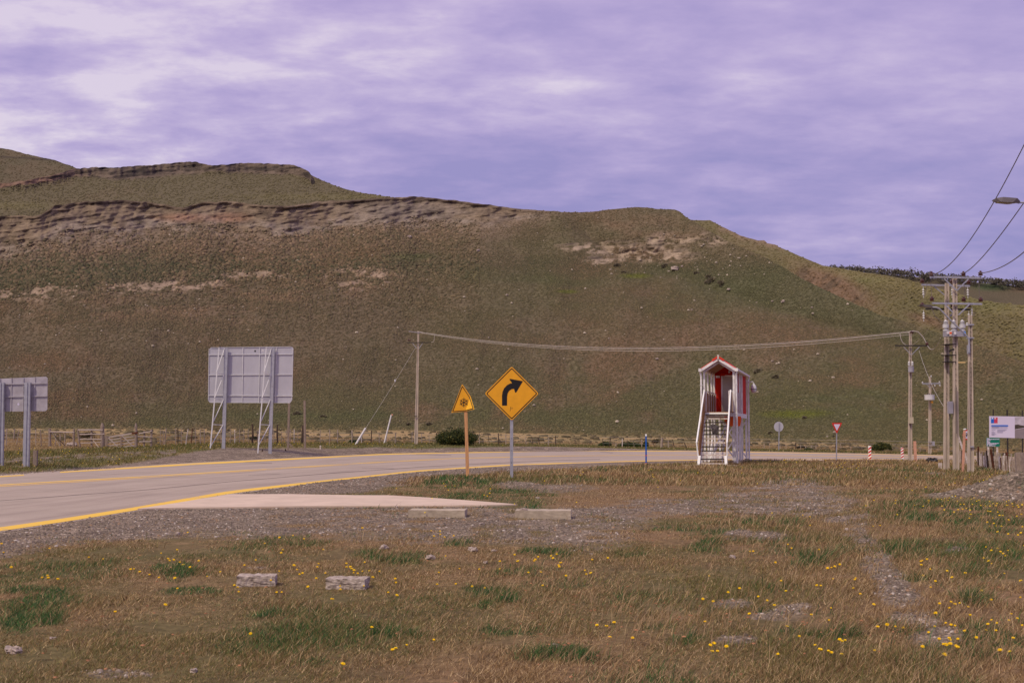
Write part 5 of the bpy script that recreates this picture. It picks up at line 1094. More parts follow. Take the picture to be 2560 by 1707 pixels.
# main double pole
b0 = ground(2384, 1176, 30, 80); Y = b0.y; b0 = S(2384.5, 1176, Y); b0.z = gz(b0)
rt = empty('utility_pole', b0, 'tall double concrete pole with two crossarm tiers and a grey switch box', 'utility pole')
def w6(x, y, d=0.0): return S(*z6(x, y), Y) + Vector((0, d, 0)) - rt.location
def w7(x, y, d=0.0): return S(*z7(x, y), Y) + Vector((0, d, 0)) - rt.location
fb = w7(805, 1200, -.25); fb.z = 0; pole_parts(rt, fb, w6(951, 228, -.25), .235, .17)
bb = w7(748, 1190, .35); bb.z = 0; pole_parts(rt, bb, w6(910, 290, .35), .235, .16)
tiers = [((608, 236), (1280, 252), -.42, 'galv'), ((595, 305), (1232, 322), .55, 'galv'), ((640, 577), (1285, 588), -.42, 'galv'), ((650, 622), (1240, 632), .55, 'black_metal')]
for a, b_, d, mm in tiers:
    mb = MB(); mb.bar(w6(*a, d), w6(*b_, d), .075, .08, side=(0, 0, 1)); mb.build('crossarm', M[mm], rt)
for a, b_, d in (((790, 262), (953, 415), -.48), ((1105, 265), (953, 415), -.48), ((760, 318), (905, 440), .6), ((800, 592), (905, 700), -.48), ((1115, 596), (975, 730), -.48), ((1045, 650), (975, 720), .6)):
    mb = MB(); mb.bar(w6(*a, d), w6(*b_, d), .05, .03); mb.build('brace', M['galv'], rt)
for x, y, d in ((633, 228, -.42), (1046, 226, -.42), (1268, 220, -.42), (603, 285, .55), (1003, 288, .55), (1218, 300, .55), (637, 552, -.42), (1050, 558, -.42), (1270, 562, -.42), (605, 602, .55), (1005, 605, .55), (1220, 605, .55)): insulator(rt, w6(x, y, d), .95)
for x, y in ((612, 330), (990, 335), (1198, 335), (617, 640), (1058, 600), (1212, 655), (1252, 600)): string_ins(rt, w6(x, y, .5), 1.0)
sb = MB(); sb.bar(w6(790, 978, -.45), w6(1060, 978, -.45), .23, .28, side=(0, 0, 1)); sb_ = sb.build('switch_box', M['greybox'], rt)
for x in (815, 918, 1030):
    mb = MB(); mb.lathe(w6(x, 938, -.45), [(.12, 0), (.12, .06), (.06, .07), (.06, .12), (.13, .13), (.13, .28), (.07, .30), (.11, .31), (.07, .34), (.11, .36), (.07, .39), (.11, .41), (.05, .45), (.02, .5)], 12); mb.build('bushing', M['porcelain'], sb_)
for c_, w_, h_, mm in (((823, 964), .11, .12, 'white'), ((857, 972), .11, .22, 'white_worn'), ((857, 968), .10, .08, 'orange'), ((915, 966), .10, .14, 'white')): MB().box(w6(*c_, -.64 - (.006 if mm == 'orange' else 0)), (w_, .01, h_)).build('sticker', M[mm], sb_)
MB().plate([w6(1034 + 18 * math.cos(t), 967 + 18 * math.sin(t), -.65) for t in [k * .524 for k in range(12)]], .01).build('sticker', mat('sticker_blue', (.0, .25, .85), .5, .02, 2), sb_)
mb = MB(); c_ = w7(744, 517, -.15); mb.box(c_ + Vector((0, -.1, 0)), (.17, .25, .53)); mb.build('control_cabinet', M['greybox'], rt)
mb = MB(); mb.tube([w7(748, 585, -.1), w7(752, 620, -.1), w7(745, 650, -.1)], .03, 6); mb.tube([w7(792, 300, -.45), w7(794, 800, -.45)], .02, 6); mb.build('conduit', M['wire_dark'], rt)
mb = MB(); mb.bar(w6(990, 1342, -.3), w6(1082, 1342, -.3), .05, .05, side=(0, 0, 1)); mb.build('beige_bracket', M['beige'], rt)
mb = MB(); mb.bar(w6(870, 1198, -.3), w6(935, 1168, -.3), .07, .06); mb.build('dark_bracket', M['black_metal'], rt)
mb = MB()
for y in (1105, 1245, 1332): mb.box(w6(935, y, -.02) + Vector((-.12, 0, 0)), (.42, .62, .03))
mb.build('clamp_band', M['black_metal'], rt)
jw = MB()
for pts in (((633, 250), (640, 400), (650, 520)), ((1046, 250), (1075, 380), (1080, 500)), ((1262, 240), (1262, 400), (1265, 520)), ((645, 640), (690, 740), (780, 825)), ((640, 640), (700, 760), (800, 830)), ((1050, 650), (1060, 720), (1055, 730)), ((1215, 690), (1150, 745), (1030, 780)), ((1210, 720), (1130, 790), (1060, 820)), ((590, 290), (575, 400), (550, 480))):
    jw = MB(); jw.tube([w6(*q, -.3) for q in pts], .012, 5); jw.build('jumper_wire', M['wire_dark'], rt)

# single pole with lamp
b0 = ground(2426, 1182, 30, 80); Y = b0.y
rt = empty('lamp_pole', b0, 'single concrete pole carrying a curved arm with a flat street lamp', 'lamp pole')
bb = w7(985, 1210); bb.z = 0; bb.y = 0
pole_parts(rt, bb, w6(1178, 722), .245, .13)
arm = MB(); arm.tube([w6(*q, -.15) for q in ((1147, 1210), (1147, 1080), (1143, 1040), (1125, 1005), (1080, 955), (900, 785), (790, 670), (755, 640), (720, 625), (650, 620))], .035, 8); a_ = arm.build('lamp_arm', M['galv'], rt)
hd = MB(); hd.add([w6(*q, d) for q, d in (((470, 597), -.15), ((520, 590), -.28), ((640, 596), -.32), ((665, 612), -.2), ((665, 612), -.1), ((640, 596), .02), ((520, 590), -.02), ((490, 606), -.15), ((560, 618), -.26), ((650, 628), -.28), ((665, 628), -.15), ((650, 628), .0), ((560, 618), -.04))],
       [(0, 1, 2, 3, 4, 5, 6), (0, 7, 8, 1), (1, 8, 9, 2), (2, 9, 10, 3), (3, 10, 4), (4, 10, 11, 5), (5, 11, 12, 6), (6, 12, 7, 0), (7, 12, 11, 10, 9, 8)])
hd.build('lamp_head', M['lampg'], a_)
mb = MB(); mb.box(w6(1147, 1170, -.08), (.10, .1, .36)); mb.build('arm_clamp', M['galv'], rt)
mb = MB(); mb.tube([w6(1110, 860, -.1), w6(1160, 850, -.1)], .02, 6); mb.lathe(w6(1128, 862, -.1), [(.03, 0), (.06, .02), (.03, .07), (.06, .09), (.03, .13)], 8); mb.build('bracket', M['porcelain'], rt)
mb = MB()
for y in (848, 1020): mb.box(w6(1180, y, 0), (.22, .26, .05))
mb.box(w7(990, 942, -.12), (.13, .08, .05)); mb.build('clamp_band', M['galv'], rt)
mb = MB(); mb.tube([w6(1150, 1330, -.2), w6(1148, 1420, -.2), w7(950, 500, -.2), w7(945, 760, -.2)], .012, 5); mb.build('conduit', M['wire_dark'], rt)

# pole with cream box
b0 = ground(2274.5, 1151, 40, 110); Y = b0.y
rt = empty('utility_pole', b0, 'concrete pole with a cream box beside the striped markers, one crossarm on top', 'utility pole')
bb = w7(325, 1095); bb = Vector((bb.x, 0, 0))
pole_parts(rt, bb, w6(397, 940), .225, .125)
mb = MB(); mb.bar(w6(185, 1122, -.2), w6(615, 1122, -.2), .07, .08, side=(0, 0, 1)); mb.build('crossarm', M['black_metal'], rt)
mb = MB(); mb.bar(w6(295, 1140, -.22), w6(395, 1240, -.2), .035, .03); mb.bar(w6(500, 1138, -.22), w6(400, 1240, -.2), .035, .03); mb.build('brace', M['galv'], rt)
insulator(rt, w6(425, 965, 0), .7); insulator(rt, w6(600, 1116, -.2), .8); insulator(rt, w6(395, 960, -.2), .6)
mb = MB(); mb.lathe(w6(388, 1468, -.25), [(.15, 0), (.16, .02), (.16, .28), (.17, .30), (.17, .34), (.05, .36)], 12); cn = mb.build('transformer_can', M['greybox'], rt)
for x in (362, 405): mb = MB(); mb.lathe(w6(x, 1380, -.25), [(.05, 0), (.07, .03), (.05, .06), (.07, .1), (.05, .13), (.07, .17), (.03, .24)], 8); mb.build('bushing', M['porcelain'], cn)
mb = MB(); mb.box(w7(322, 655, -.24), (.25, .2, .36)); mb.build('cream_box', M['box'], rt)
mb = MB(); mb.tube([w6(*q, -.15) for q in ((250, 965), (262, 1030), (285, 1080), (330, 1115), (380, 1118))], .02, 6); mb.tube([w6(*q, -.1) for q in ((360, 955), (380, 935), (430, 928), (490, 942), (550, 1000), (590, 1070), (610, 1110))], .025, 6); mb.build('jumper_wires', M['wire'], rt)

# transformer pole beyond the road
Y = 96; b0 = S(2324, 1138, Y); b0.z = gz(b0)
rt = empty('utility_pole', b0, 'smaller far concrete pole with a crossarm and a round grey transformer', 'utility pole')
bb = Vector((w7(541, 1040).x, 0, 0)); pole_parts(rt, bb, w7(545, 180), .23, .13, holes=False)
mb = MB(); mb.bar(w7(452, 257, -.15), w7(652, 255, -.15), .07, .08, side=(0, 0, 1)); mb.build('crossarm', M['galv'], rt)
mb = MB(); mb.bar(w7(500, 262, -.15), w7(540, 300, -.1), .04, .03); mb.build('brace', M['galv'], rt)
for x, y in ((456, 252), (590, 285), (645, 285), (640, 248), (550, 185)): insulator(rt, w7(x, y, -.15), .55, 'porcelain')
mb = MB(); mb.lathe(w7(520, 440, -.4), [(.30, 0), (.36, .04), (.36, .36), (.38, .38), (.38, .42), (.1, .44)], 14); t__ = mb.build('transformer', M['porcelain'], rt)
for x in (478, 562): mb = MB(); mb.tube([w7(x, 438, -.4), w7(x, 385, -.4)], .05, 6); mb.build('cooling_fin', M['galv'], t__)
for x in (498, 520, 540): insulator(t__, w7(x, 374, -.4), .35)
mb = MB(); mb.box(w7(552, 458, -.3), (.14, .1, .14)); mb.build('warning_plate', M['yellow'], rt)
mb = MB(); mb.box(w7(572, 908, -.15), (.16, .25, .34)); mb.bar(w7(518, 890, -.16), w7(580, 888, -.16), .05, .04, side=(0, 0, 1)); mb.bar(w7(518, 928, -.16), w7(580, 928, -.16), .05, .04, side=(0, 0, 1)); mb.build('meter_box', M['greybox'], rt)

# middle pole
b0 = ground(1040, 1110.5, 100, 118); Y = b0.y
rt = empty('utility_pole', b0, 'pale concrete pole standing alone left of the yellow signs, short crossarm near top', 'utility pole')
def w3p(x, y, d=0.0): return S(*z3(x, y), Y) + Vector((0, d, 0)) - rt.location
bb = Vector((w3p(298, 1158).x, 0, 0)); pole_parts(rt, bb, w3p(320, 102), .32, .14, holes=False)
mb = MB(); mb.bar(w3p(217, 213, -.2), w3p(440, 211, -.2), .07, .08, side=(0, 0, 1)); mb.build('crossarm', M['black_metal'], rt)
mb = MB(); mb.bar(w3p(268, 218, -.2), w3p(306, 265, -.18), .04, .03); mb.bar(w3p(362, 218, -.2), w3p(325, 270, -.18), .04, .03); mb.build('brace', M['galv'], rt)
insulator(rt, w3p(232, 198, -.2), .8); insulator(rt, w3p(246, 200, -.15), .55)
mb = MB(); mb.bar(w3p(232, 106, -.1), w3p(318, 118, -.1), .05, .05, side=(0, 0, 1)); mb.bar(w3p(318, 118, -.1), w3p(345, 116, -.1), .06, .06, side=(0, 0, 1)); mb.build('top_bracket', M['greybox'], rt)
mb = MB(); mb.tube([w3p(472, 135, -.1), w3p(470, 175, -.1), w3p(462, 205, -.1), w3p(425, 212, -.1)], .016, 5); mb.build('jumper_wire', M['wire'], rt)
mb = MB(); mb.box(w3p(296, 898, -.2), (.22, .05, .06)); mb.build('clamp_band', M['black_metal'], rt)
for y in (300, 490, 735): pass
gy = MB(); A0 = S(*z3(292, 262), Y) ; A1 = S(*zf2(640, 820), Y - 5); gy.tube([A0, A0.lerp(A1, .5) + Vector((0, 0, -.08)), A1], .010, 5)
gy.off = Vector((0, 0, 0)); o = MB(A1)
o.v = [v - A1 for v in gy.v]; o.f = gy.f; o.m = gy.m
gw = o.build('guy_wire', M['wire'], None); gw.location = A1; tag(gw, 'thin guy wire slanting down left from the lone concrete pole', 'guy wire')
mb = MB(); q = A0.lerp(A1, .42) - A1; mb.lathe(q, [(.02, -.12), (.07, -.08), (.07, .08), (.02, .12)], 8); mb.build('insulator', M['porcelain'], gw)
bs = S(*zf2(345, 1272), Y - 5); bs.z = gz(bs)
mb = MB(); t = A1 - bs; mb.tube([t * -.03, t], .09, 8); o = mb.build('guy_guard', M['white'], None); o.location = bs; tag(o, 'white tube over the slanting guy wire foot, left of the lone pole', 'guy guard')
bs = S(*zf2(1180, 1175), 116); bs.z = gz(bs); mb = MB(); t = S(*zf2(1392, 435), 116) - bs; mb.tube([t * -.04, t], .065, 8); o = mb.build('leaning_pole', M['white'], None); o.location = bs; tag(o, 'slim white leaning pole with a broken top between guy wire and lone pole', 'pole')
mb = MB(); mb.tube([t, t + Vector((.15, 0, .0))], .07, 6); mb.build('broken_tip', M['pinkw'], o)

# wires between poles: each its own thing
def cable(name, label, cat, a, b, sag, r, n=28, group=None, mm='wire', extra=None):
    mb = MB(a); pts = [a.lerp(b, t) + Vector((0, 0, -4 * sag * t * (1 - t))) for t in np.linspace(0, 1, n)]; mb.tube(pts, r, 5)
    o = mb.build(name, M[mm], None); o.location = a; return tag(o, label, cat, group)
P1 = [S(*z3(330, 110), 112), S(*z3(345, 116), 112), S(*z3(345, 122), 112)]; P2 = [S(*z6(375, 935), 73.5), S(*z6(385, 945), 74), S(*z6(390, 972), 74)]
for k, nm in enumerate(('uppermost', 'middle', 'lowest')): cable('power_line', '%s of three grey cables sagging across the hillside between poles' % nm, 'power line', P1[k], P2[k], (1.16, 1.21, 1.25)[k], .014, group='cables between the lone pole and the cream box pole')
# heavy lines leaving to the upper right, toward a pole behind the camera's right
Ym = ground(2384, 1176, 30, 80).y
for k, (a, b_, c_) in enumerate((((420, 1168), (1020, 510), (1254, 45)), ((700, 1163), (900, 1010), (1254, 545)), ((860, 1162), (1060, 1105), (1254, 975)))):
    A0 = S(*z5(*a), Ym - .42); 
    Yc = 40; Cc = S(*z5(*c_), Yc)
    Ymid = Ym + (Yc - Ym) * .55; Bm = S(*z5(*b_), Ymid) if k != 0 else S(*z5(760, 905), Ymid)
    pts = []
    for t in np.linspace(0, 1.06, 30):   # quadratic through the three points at t=0,.55,1
        l0 = (t - .55) * (t - 1) / .55; l1 = t * (t - 1) / (.55 * -.45); l2 = t * (t - .55) / .45
        pts.append(A0 * l0 + Bm * l1 + Cc * l2)
    ends = (ends if k else []) + [pts[-1]]
    mb = MB(A0); mb.tube(pts, .017, 6); o = mb.build('power_line', M['wire_dark'], None); o.location = A0
    tag(o, ('steepest dark cable rising from the double pole past the street lamp head', 'middle dark cable rising from the double pole to the right edge', 'lowest dark cable leaving the double pole toward the right edge')[k], 'power line', 'cables leaving the double pole')
pe = Vector((max(e.x for e in ends) + .8, 40.3, 0)); pe.z = gz(pe)
rt = empty('utility_pole', pe, 'near concrete pole just outside the right edge that carries the three rising cables', 'utility pole')
pole_parts(rt, (0, 0, 0), (0, 0, max(e.z for e in ends) + .4), .28, .16)
for e in ends: mb = MB(); mb.bar(e - pe, (0, 0, e.z - pe.z), .06, .06, side=(0, 0, 1)); mb.build('crossarm', M['galv'], rt)
cable('power_line', 'thin faint cable slanting down right from the cream box pole toward the double pole foot', 'power line', S(*z6(510, 1180), 74), S(*z7(700, 515), 56), .3, .008)
cable('power_line', 'short cable between the cream box pole crossarm and the switch box', 'power line', S(*z6(620, 1116), 73.8), S(*z6(790, 1020), 55), .35, .012)
cable('power_line', 'faint cable rising from the cream box pole crossarm to the double pole', 'power line', S(*z6(420, 1110), 73.8), S(*z6(640, 880), 55), .1, .008)

# street lamp at the right edge: its post stands outside the picture
YL = 31.0; hb = S(*z5(980, 525), YL); pb_ = S(2720, 1300, YL); pb_.z = gz(pb_)
rt = empty('street_lamp', pb_, 'street lamp head reaching in from the right edge against the sky', 'street lamp')
def w5(x, y, d=0.0): return S(*z5(x, y), YL) + Vector((0, d, 0)) - rt.location
top = w5(1254, 545); tz = top.z
mb = MB(); mb.tube([(0, 0, -.3), (0, 0, tz * .6), (0, 0, tz - .9)], .09, 10, .06); mb.build('post', M['galv'], rt)
mb = MB(); mb.tube([(0, 0, tz - .95), (-.05, 0, tz - .4), (-.3, 0, tz - .08), (-.8, 0, tz), top, w5(1200, 546)], .022, 8); arm_ = mb.build('arm', M['galv'], rt)
mb = MB(); mb.add([w5(*q, d) for q, d in (((972, 528), 0), ((1000, 512), -.10), ((1060, 505), -.13), ((1180, 514), -.12), ((1215, 534), -.04), ((1215, 534), .04), ((1180, 514), .12), ((1060, 505), .13), ((1000, 512), .10),
     ((985, 540), 0), ((1040, 546), -.11), ((1140, 552), -.11), ((1215, 546), -.04), ((1215, 546), .04), ((1140, 552), .11), ((1040, 546), .11))],
     [(0, 1, 2, 3, 4, 5, 6, 7, 8), (0, 9, 10, 1), (1, 10, 2), (2, 10, 11, 3), (3, 11, 12, 4), (4, 12, 13, 5), (5, 13, 14, 6), (6, 14, 15, 7), (7, 15, 8), (8, 15, 9, 0), (9, 15, 14, 13, 12, 11, 10)])
hd = mb.build('lamp_head', M['lampg'], arm_)
mb = MB(); mb.add([w5(*q, d) for q, d in (((1010, 547), -.07), ((1120, 557), -.08), ((1150, 556), -.05), ((1150, 556), .05), ((1120, 557), .08), ((1010, 547), .07), ((1020, 540), -.07), ((1120, 546), -.08), ((1150, 546), -.05), ((1150, 546), .05), ((1120, 546), .08), ((1020, 540), .07))],
     [(0, 1, 2, 3, 4, 5), (11, 10, 9, 8, 7, 6)] + [(i, (i + 1) % 6, 6 + (i + 1) % 6, 6 + i) for i in range(6)]); mb.build('lens', M['lens'], arm_)
mb = MB(); mb.bar(w5(1180, 538), w5(1216, 546), .05, .06, side=(0, 0, 1)); mb.build('swivel_joint', M['galv'], arm_)

# ---- round sign back, yield sign, delineators, blue post
Y = 112; p0 = S(*z8(272, 960), Y); p0.z = gz(p0)
rt = empty('road_sign', p0, 'grey back of a round road sign beyond the road', 'road sign')
def w8(x, y, d=0.0): return S(*z8(x, y), Y) + Vector((0, d, 0)) - rt.location
MB().plate([w8(275 + 69 * math.cos(t), 625 + 73 * math.sin(t)) for t in [k * 2 * math.pi / 28 for k in range(28)]], .02).build('panel', M['alu'], rt)
MB().bar(Vector((0, -.06, -.3)), w8(279, 565, -.06), .075, .06).build('post', M['galv'], rt)
p0 = ground(*z8(1125, 1128), 50, 100); Y = p0.y
rt = empty('yield_sign', p0, 'white triangular yield sign with a red border on a thin steel post', 'road sign')
MB().bar(Vector((0, .04, -.3)), w8(1129, 640, .04), .055, .04).build('post', M['galv'], rt)
def rtri(k, d): 
    out = []; c = (1131, 620); P_ = [(1053, 568), (1208, 568), (1129, 728)]
    for i, q in enumerate(P_):
        for s in (-1, 1):
            o_ = P_[(i + s) % 3]; out.append((q[0] + (o_[0] - q[0]) * .05, q[1] + (o_[1] - q[1]) * .05))
    out = [out[0], out[1], out[2], out[3], out[4], out[5]]; out = [out[0], out[1], out[2], out[3], out[4], out[5]]
    return [w8(c[0] + (x - c[0]) * k, c[1] + (y - c[1]) * k, d) for x, y in out]
MB().plate(rtri(1, 0), .012).build('panel', M['redp'], rt)
MB().plate(rtri(.62, -.008), .008).build('face', M['banner'], rt)
def delin(label, bpx, tpx, w, flip, rt_=None):
    p = ground(*bpx, 50, 110); Y = p.y; t = S(*tpx, Y) - p; h = t.z
    root = empty('marker_post', p, label, 'marker post', 'striped marker posts at the junction')
    MB().box((t.x / 2, 0, h / 2 - .05), (w, .03, h + .1)).build('board', M['white_bright'], root)
    m = MB(); n_ = 4; sh = h / n_
    for k in range(n_):
        z0 = h - sh * (k + 1) + (sh * .5 if flip else .0); q = [(-w / 2, z0 - sh * .28), (w / 2, z0 + sh * .28), (w / 2, z0 + sh * .78), (-w / 2, z0 + sh * .22)]
        q = [(x, min(max(z, 0), h)) for x, z in q]
        m.plate([Vector((x + t.x / 2, -.021, z)) for x, z in q], .005)
    m.build('stripes', M['redp'], root); return root
delin('red and white striped marker, left one, white at its top', z8(1614, 1105), z8(1612, 905), .17, False)
delin('red and white striped marker, right one, red at its top, nearer the concrete pole', z8(2092, 1100), z8(2087, 930), .15, True)
p = ground(*zf3(1043, 1078), 40, 90); Y = p.y; rt = empty('marker_post', p, 'slim blue post with a white cap and red band by the road edge', 'marker post')
h = (S(*zf3(1040, 405), Y) - p).z; tl = (S(*zf3(1040, 405), Y) - p).x
mb = MB(); mb.bar((0, 0, -.2), (tl, 0, h * .93), .075, .075); mb.build('post', M['blue'], rt)
mb = MB(); mb.bar((tl * .93, 0, h * .932), (tl, 0, h), .078, .078); mb.build('cap', M['white_bright'], rt)
mb = MB(); mb.bar((tl * .26, 0, h * .265), (tl * .29, 0, h * .295), .081, .081); mb.bar((0, 0, -.02), (0, 0, .045), .081, .081); mb.build('band', M['redp'], rt)

# ---- things between the poles on the right
p = ground(2407, 1180, 30, 80); Y = p.y
zz = Z(2320, 1040, 10.45)
rt = empty('wooden_stake', p, 'pink leaning stake with a white cap between the concrete poles', 'stake')
def wz(x, y, d=0.0): return S(*zz(x, y), Y) + Vector((0, d, 0)) - rt.location
a = wz(900, 1478); a.z = -.2; mb = MB(); mb.bar(a, wz(955, 375), .082, .08); mb.build('stake', M['pinkw'], rt)
mb = MB(); mb.lathe(wz(962, 358), [(.055, 0), (.065, .02), (.065, .045), (.03, .055)], 10); mb.build('cap', M['white_bright'], rt)
Y = 60; p = S(*zz(1030, 1180), Y); p.z = gz(p); rt = empty('leaning_board', p, 'white and pink board leaning left behind the capped stake', 'board')
a = wz(1090, 1130); a.z = -.05; mb = MB(); mb.bar(a, wz(765, 455), .09, .03); mb.build('board', M['white_worn'], rt)
Y = 72; p = S(*zz(1045, 1180), Y); p.z = gz(p); rt = empty('speed_limit_sign', p, 'round speed sign with a red ring half hidden behind the lamp pole', 'road sign')
ci = lambda r, d, n=26: [wz(1045 + r * math.cos(k * 2 * math.pi / n), 488 + r * 1.0 * math.sin(k * 2 * math.pi / n), d) for k in range(n)]
pn = MB().plate(ci(137, 0), .015).build('panel', M['redp'], rt); MB().plate(ci(106, -.008), .008).build('face', M['banner'], rt)
MB().bar((0, .05, -.2), wz(1045, 500, .05), .06, .05).build('post', M['galv'], rt)
mb = MB(); el = lambda cx, cy, rx, ry, d: [wz(cx + rx * math.cos(k * .4488), cy + ry * math.sin(k * .4488), d) for k in range(14)]
mb.ring(el(998, 470, 30, 34, -.018), el(998, 470, 13, 16, -.018), .01); mb.ring(el(1078, 490, 34, 56, -.018), el(1078, 490, 16, 36, -.018), .01); mb.bar(wz(1020, 490, -.013), wz(990, 545, -.013), .035, .01); mb.build('digits', M['black'], rt)

# ---- information boards
Y = 76; p = S(*zr(660, 1160), Y); p.z = gz(p)
rt = empty('billboard', p, 'white project billboard with a blue and red logo and a road picture, right edge', 'billboard')
def wr(x, y, d=0.0): return S(*zr(x, y), Y) + Vector((0, d, 0)) - rt.location
for x0, x1, yt in ((360, 362, 105), (665, 650, 115), (968, 963, 130), (1240, 1236, 140)):
    a = wr(x0, 1150, .06); a.z = -.3; mb = MB(); mb.bar(a, wr(x1, yt, .06), .055 if x0 != 665 else .075, .05); mb.build('post', M['black_metal'], rt)
pn = MB().plate([wr(*q) for q in ((275, 245), (1330, 262), (1330, 712), (275, 685))], .03).build('panel', M['banner'], rt)
def quad(x0, y0, x1, y1, mm, d=-.006, nm='print', par=None): return MB().plate([wr(x0, y0, d), wr(x1, y0, d), wr(x1, y1, d), wr(x0, y1, d)], .006).build(nm, M[mm], par or pn)
quad(310, 273, 371, 393, 'bblue', nm='logo_blue'); quad(371, 273, 445, 393, 'bred', nm='logo_red')
mb = MB()
for k in range(3): mb.bar(wr(380, 284 + k * 9, -.011), wr(408, 284 + k * 9, -.011), .018, .004, side=(0, 0, 1))
mb.plate([wr(318 + 0, 302, -.011), wr(326, 284, -.011), wr(340, 280, -.011), wr(354, 288, -.011), wr(356, 304, -.011), wr(344, 300, -.011), wr(334, 306, -.011)], .004); mb.build('logo_mark', M['white_bright'], pn)
mb = MB(); mb.plate([wr(*q, -.006) for q in ((325, 430), (655, 430), (664, 440), (664, 456), (655, 458), (325, 456), (312, 450), (312, 438))], .006); mb.build('headline_bar', M['bblue'], pn)
mb = MB()
for y, xa, xb in ((468, 320, 648), (478, 320, 470), (500, 320, 648), (530, 320, 400), (533, 440, 630), (548, 440, 600), (565, 320, 370), (566, 430, 560), (585, 320, 400), (586, 440, 550), (605, 320, 385), (622, 320, 418), (638, 320, 380)):
    mb.bar(wr(xa, y, -.005), wr(xb, y, -.005), .032 if y < 510 else .024, .006, side=(0, 0, 1))
mb.build('text_lines', M['bgrey'], pn)
quad(800, 262, 1322, 440, 'bsky', nm='picture_sky'); quad(800, 490, 1322, 698, 'broad', -.006, 'picture_road')
MB().plate([wr(*q, -.009) for q in ((800, 425), (870, 418), (900, 430), (990, 445), (1322, 470), (1322, 492), (1000, 486), (800, 520))], .009).build('picture_trees', M['bdark'], pn)
MB().bar(wr(803, 522, -.015), wr(1000, 490, -.015), .03, .004, side=(0, 0, 1)).build('picture_road_line', M['bsky'], pn)
Y = 73; p = S(*zr(350, 1160), Y); p.z = gz(p)
rt = empty('notice_board', p, 'small green board with white writing below the white billboard', 'notice board')
pn = MB().plate([wr(*q) for q in ((215, 690), (490, 695), (490, 873), (213, 865))], .02).build('panel', M['green'], rt)
mb = MB()
for y, xa, xb in ((707, 222, 285), (722, 222, 480), (744, 222, 300), (758, 222, 262), (776, 222, 290), (789, 222, 290), (806, 222, 474), (824, 222, 420), (838, 222, 250), (838, 270, 330), (856, 222, 250), (856, 270, 400)):
    x = xa
    while x < xb:
        w_ = random.choice((14, 22, 30, 40)); mb.bar(wr(x, y, -.004), wr(min(x + w_, xb), y, -.004), .042, .005, side=(0, 0, 1)); x += w_ + 5
mb.build('text_lines', M['banner'], pn)
for x0, x1 in ((256, 256), (448, 440)): a = wr(x0, 1100, .05); a.z = -.2; MB().bar(a, wr(x1, 800, .05), .12 * .9, .04).build('post', M['white_worn'], rt)

# ---- lookout tower
D0 = 66.5
FR = S(1837, 1160, D0); FR.z = 0
yaw = R(14.5); TR = FR.copy()
rt = empty('lookout_tower', TR, 'white and red timber lookout booth on stilts with an open staircase', 'tower')
U = Vector((math.cos(yaw), -math.sin(yaw), 0)); V_ = Vector((math.sin(yaw), math.cos(yaw), 0))
WF = 1.53; LP = 5.3; LT = 8.4; FZ = 2.66; EZ = 4.93; RZ = 5.50
def tw(u, v, z): return U * (u - WF) + V_ * v + Vector((0, 0, z))   # u from left 0 to right WF; v back; z up
def tbar(mb, a, b_, w, d=None, side=None): mb.bar(tw(*a), tw(*b_), w, d, side=side if side is not None else U)
vs = [0, 1.8, 3.8, LP, LT]
for u in (0, WF):
    for v in vs:
        mb = MB(); tbar(mb, (u, v, -.1), (u, v, EZ if True else FZ), .105 if v in (0, LT) else .095); mb.build('post', M['white'], rt)
for u in (.38, .76, 1.14):
    mb = MB(); tbar(mb, (u, LT - .03, 0), (u, LT - .03, FZ), .09); mb.build('post', M['white'], rt)
mb = MB()
for u in (-.03, WF + .03): tbar(mb, (u, -.05, FZ - .11), (u, LT + .05, FZ - .11), .05, .24)
mb.build('floor_beam', M['white'], rt)
mb = MB()
for v in (-.02, LP, LT): tbar(mb, (-.05, v, FZ - .10), (WF + .05, v, FZ - .10), .05, .2, side=V_)
mb.build('cross_beam', M['white'], rt)
mb = MB()
for k in range(21): tbar(mb, (-.02, .02 + k * .255, FZ + .03), (WF + .02, .02 + k * .255, FZ + .03), .24, .03, side=V_)
mb.build('deck_boards', M['brownwood'], rt)
# diagonals under the deck
for a, b_ in (((0.05, .1, .1), (1.45, .1, 1.9)), ((WF - .05, 2.1, .1), (0.1, 2.1, 1.9)), ((WF, LT, .15), (.1, LT, 2.3)), ((.1, LT - .1, .1), (WF, LT - .1, 2.3)), ((WF + .0, .05, .2), (WF, .6, 1.0)), ((WF, 1.05, .15), (WF, 2.0, 1.2)), ((0, 2.1, .1), (0, LP, 2.2)), ((.2, -.1, .1), (1.0, 1.0, 2.0))):
    mb = MB(); tbar(mb, a, b_, .07, .05); mb.build('brace', M['white'], rt)
mb = MB(); mb.add([], [])
for u, v in [(u, v) for u in (0, WF) for v in vs]: mb.box(tw(u, v, .05), (.24, .24, .14), rz=-yaw)
mb.build('footings', M['conc_s'], rt)
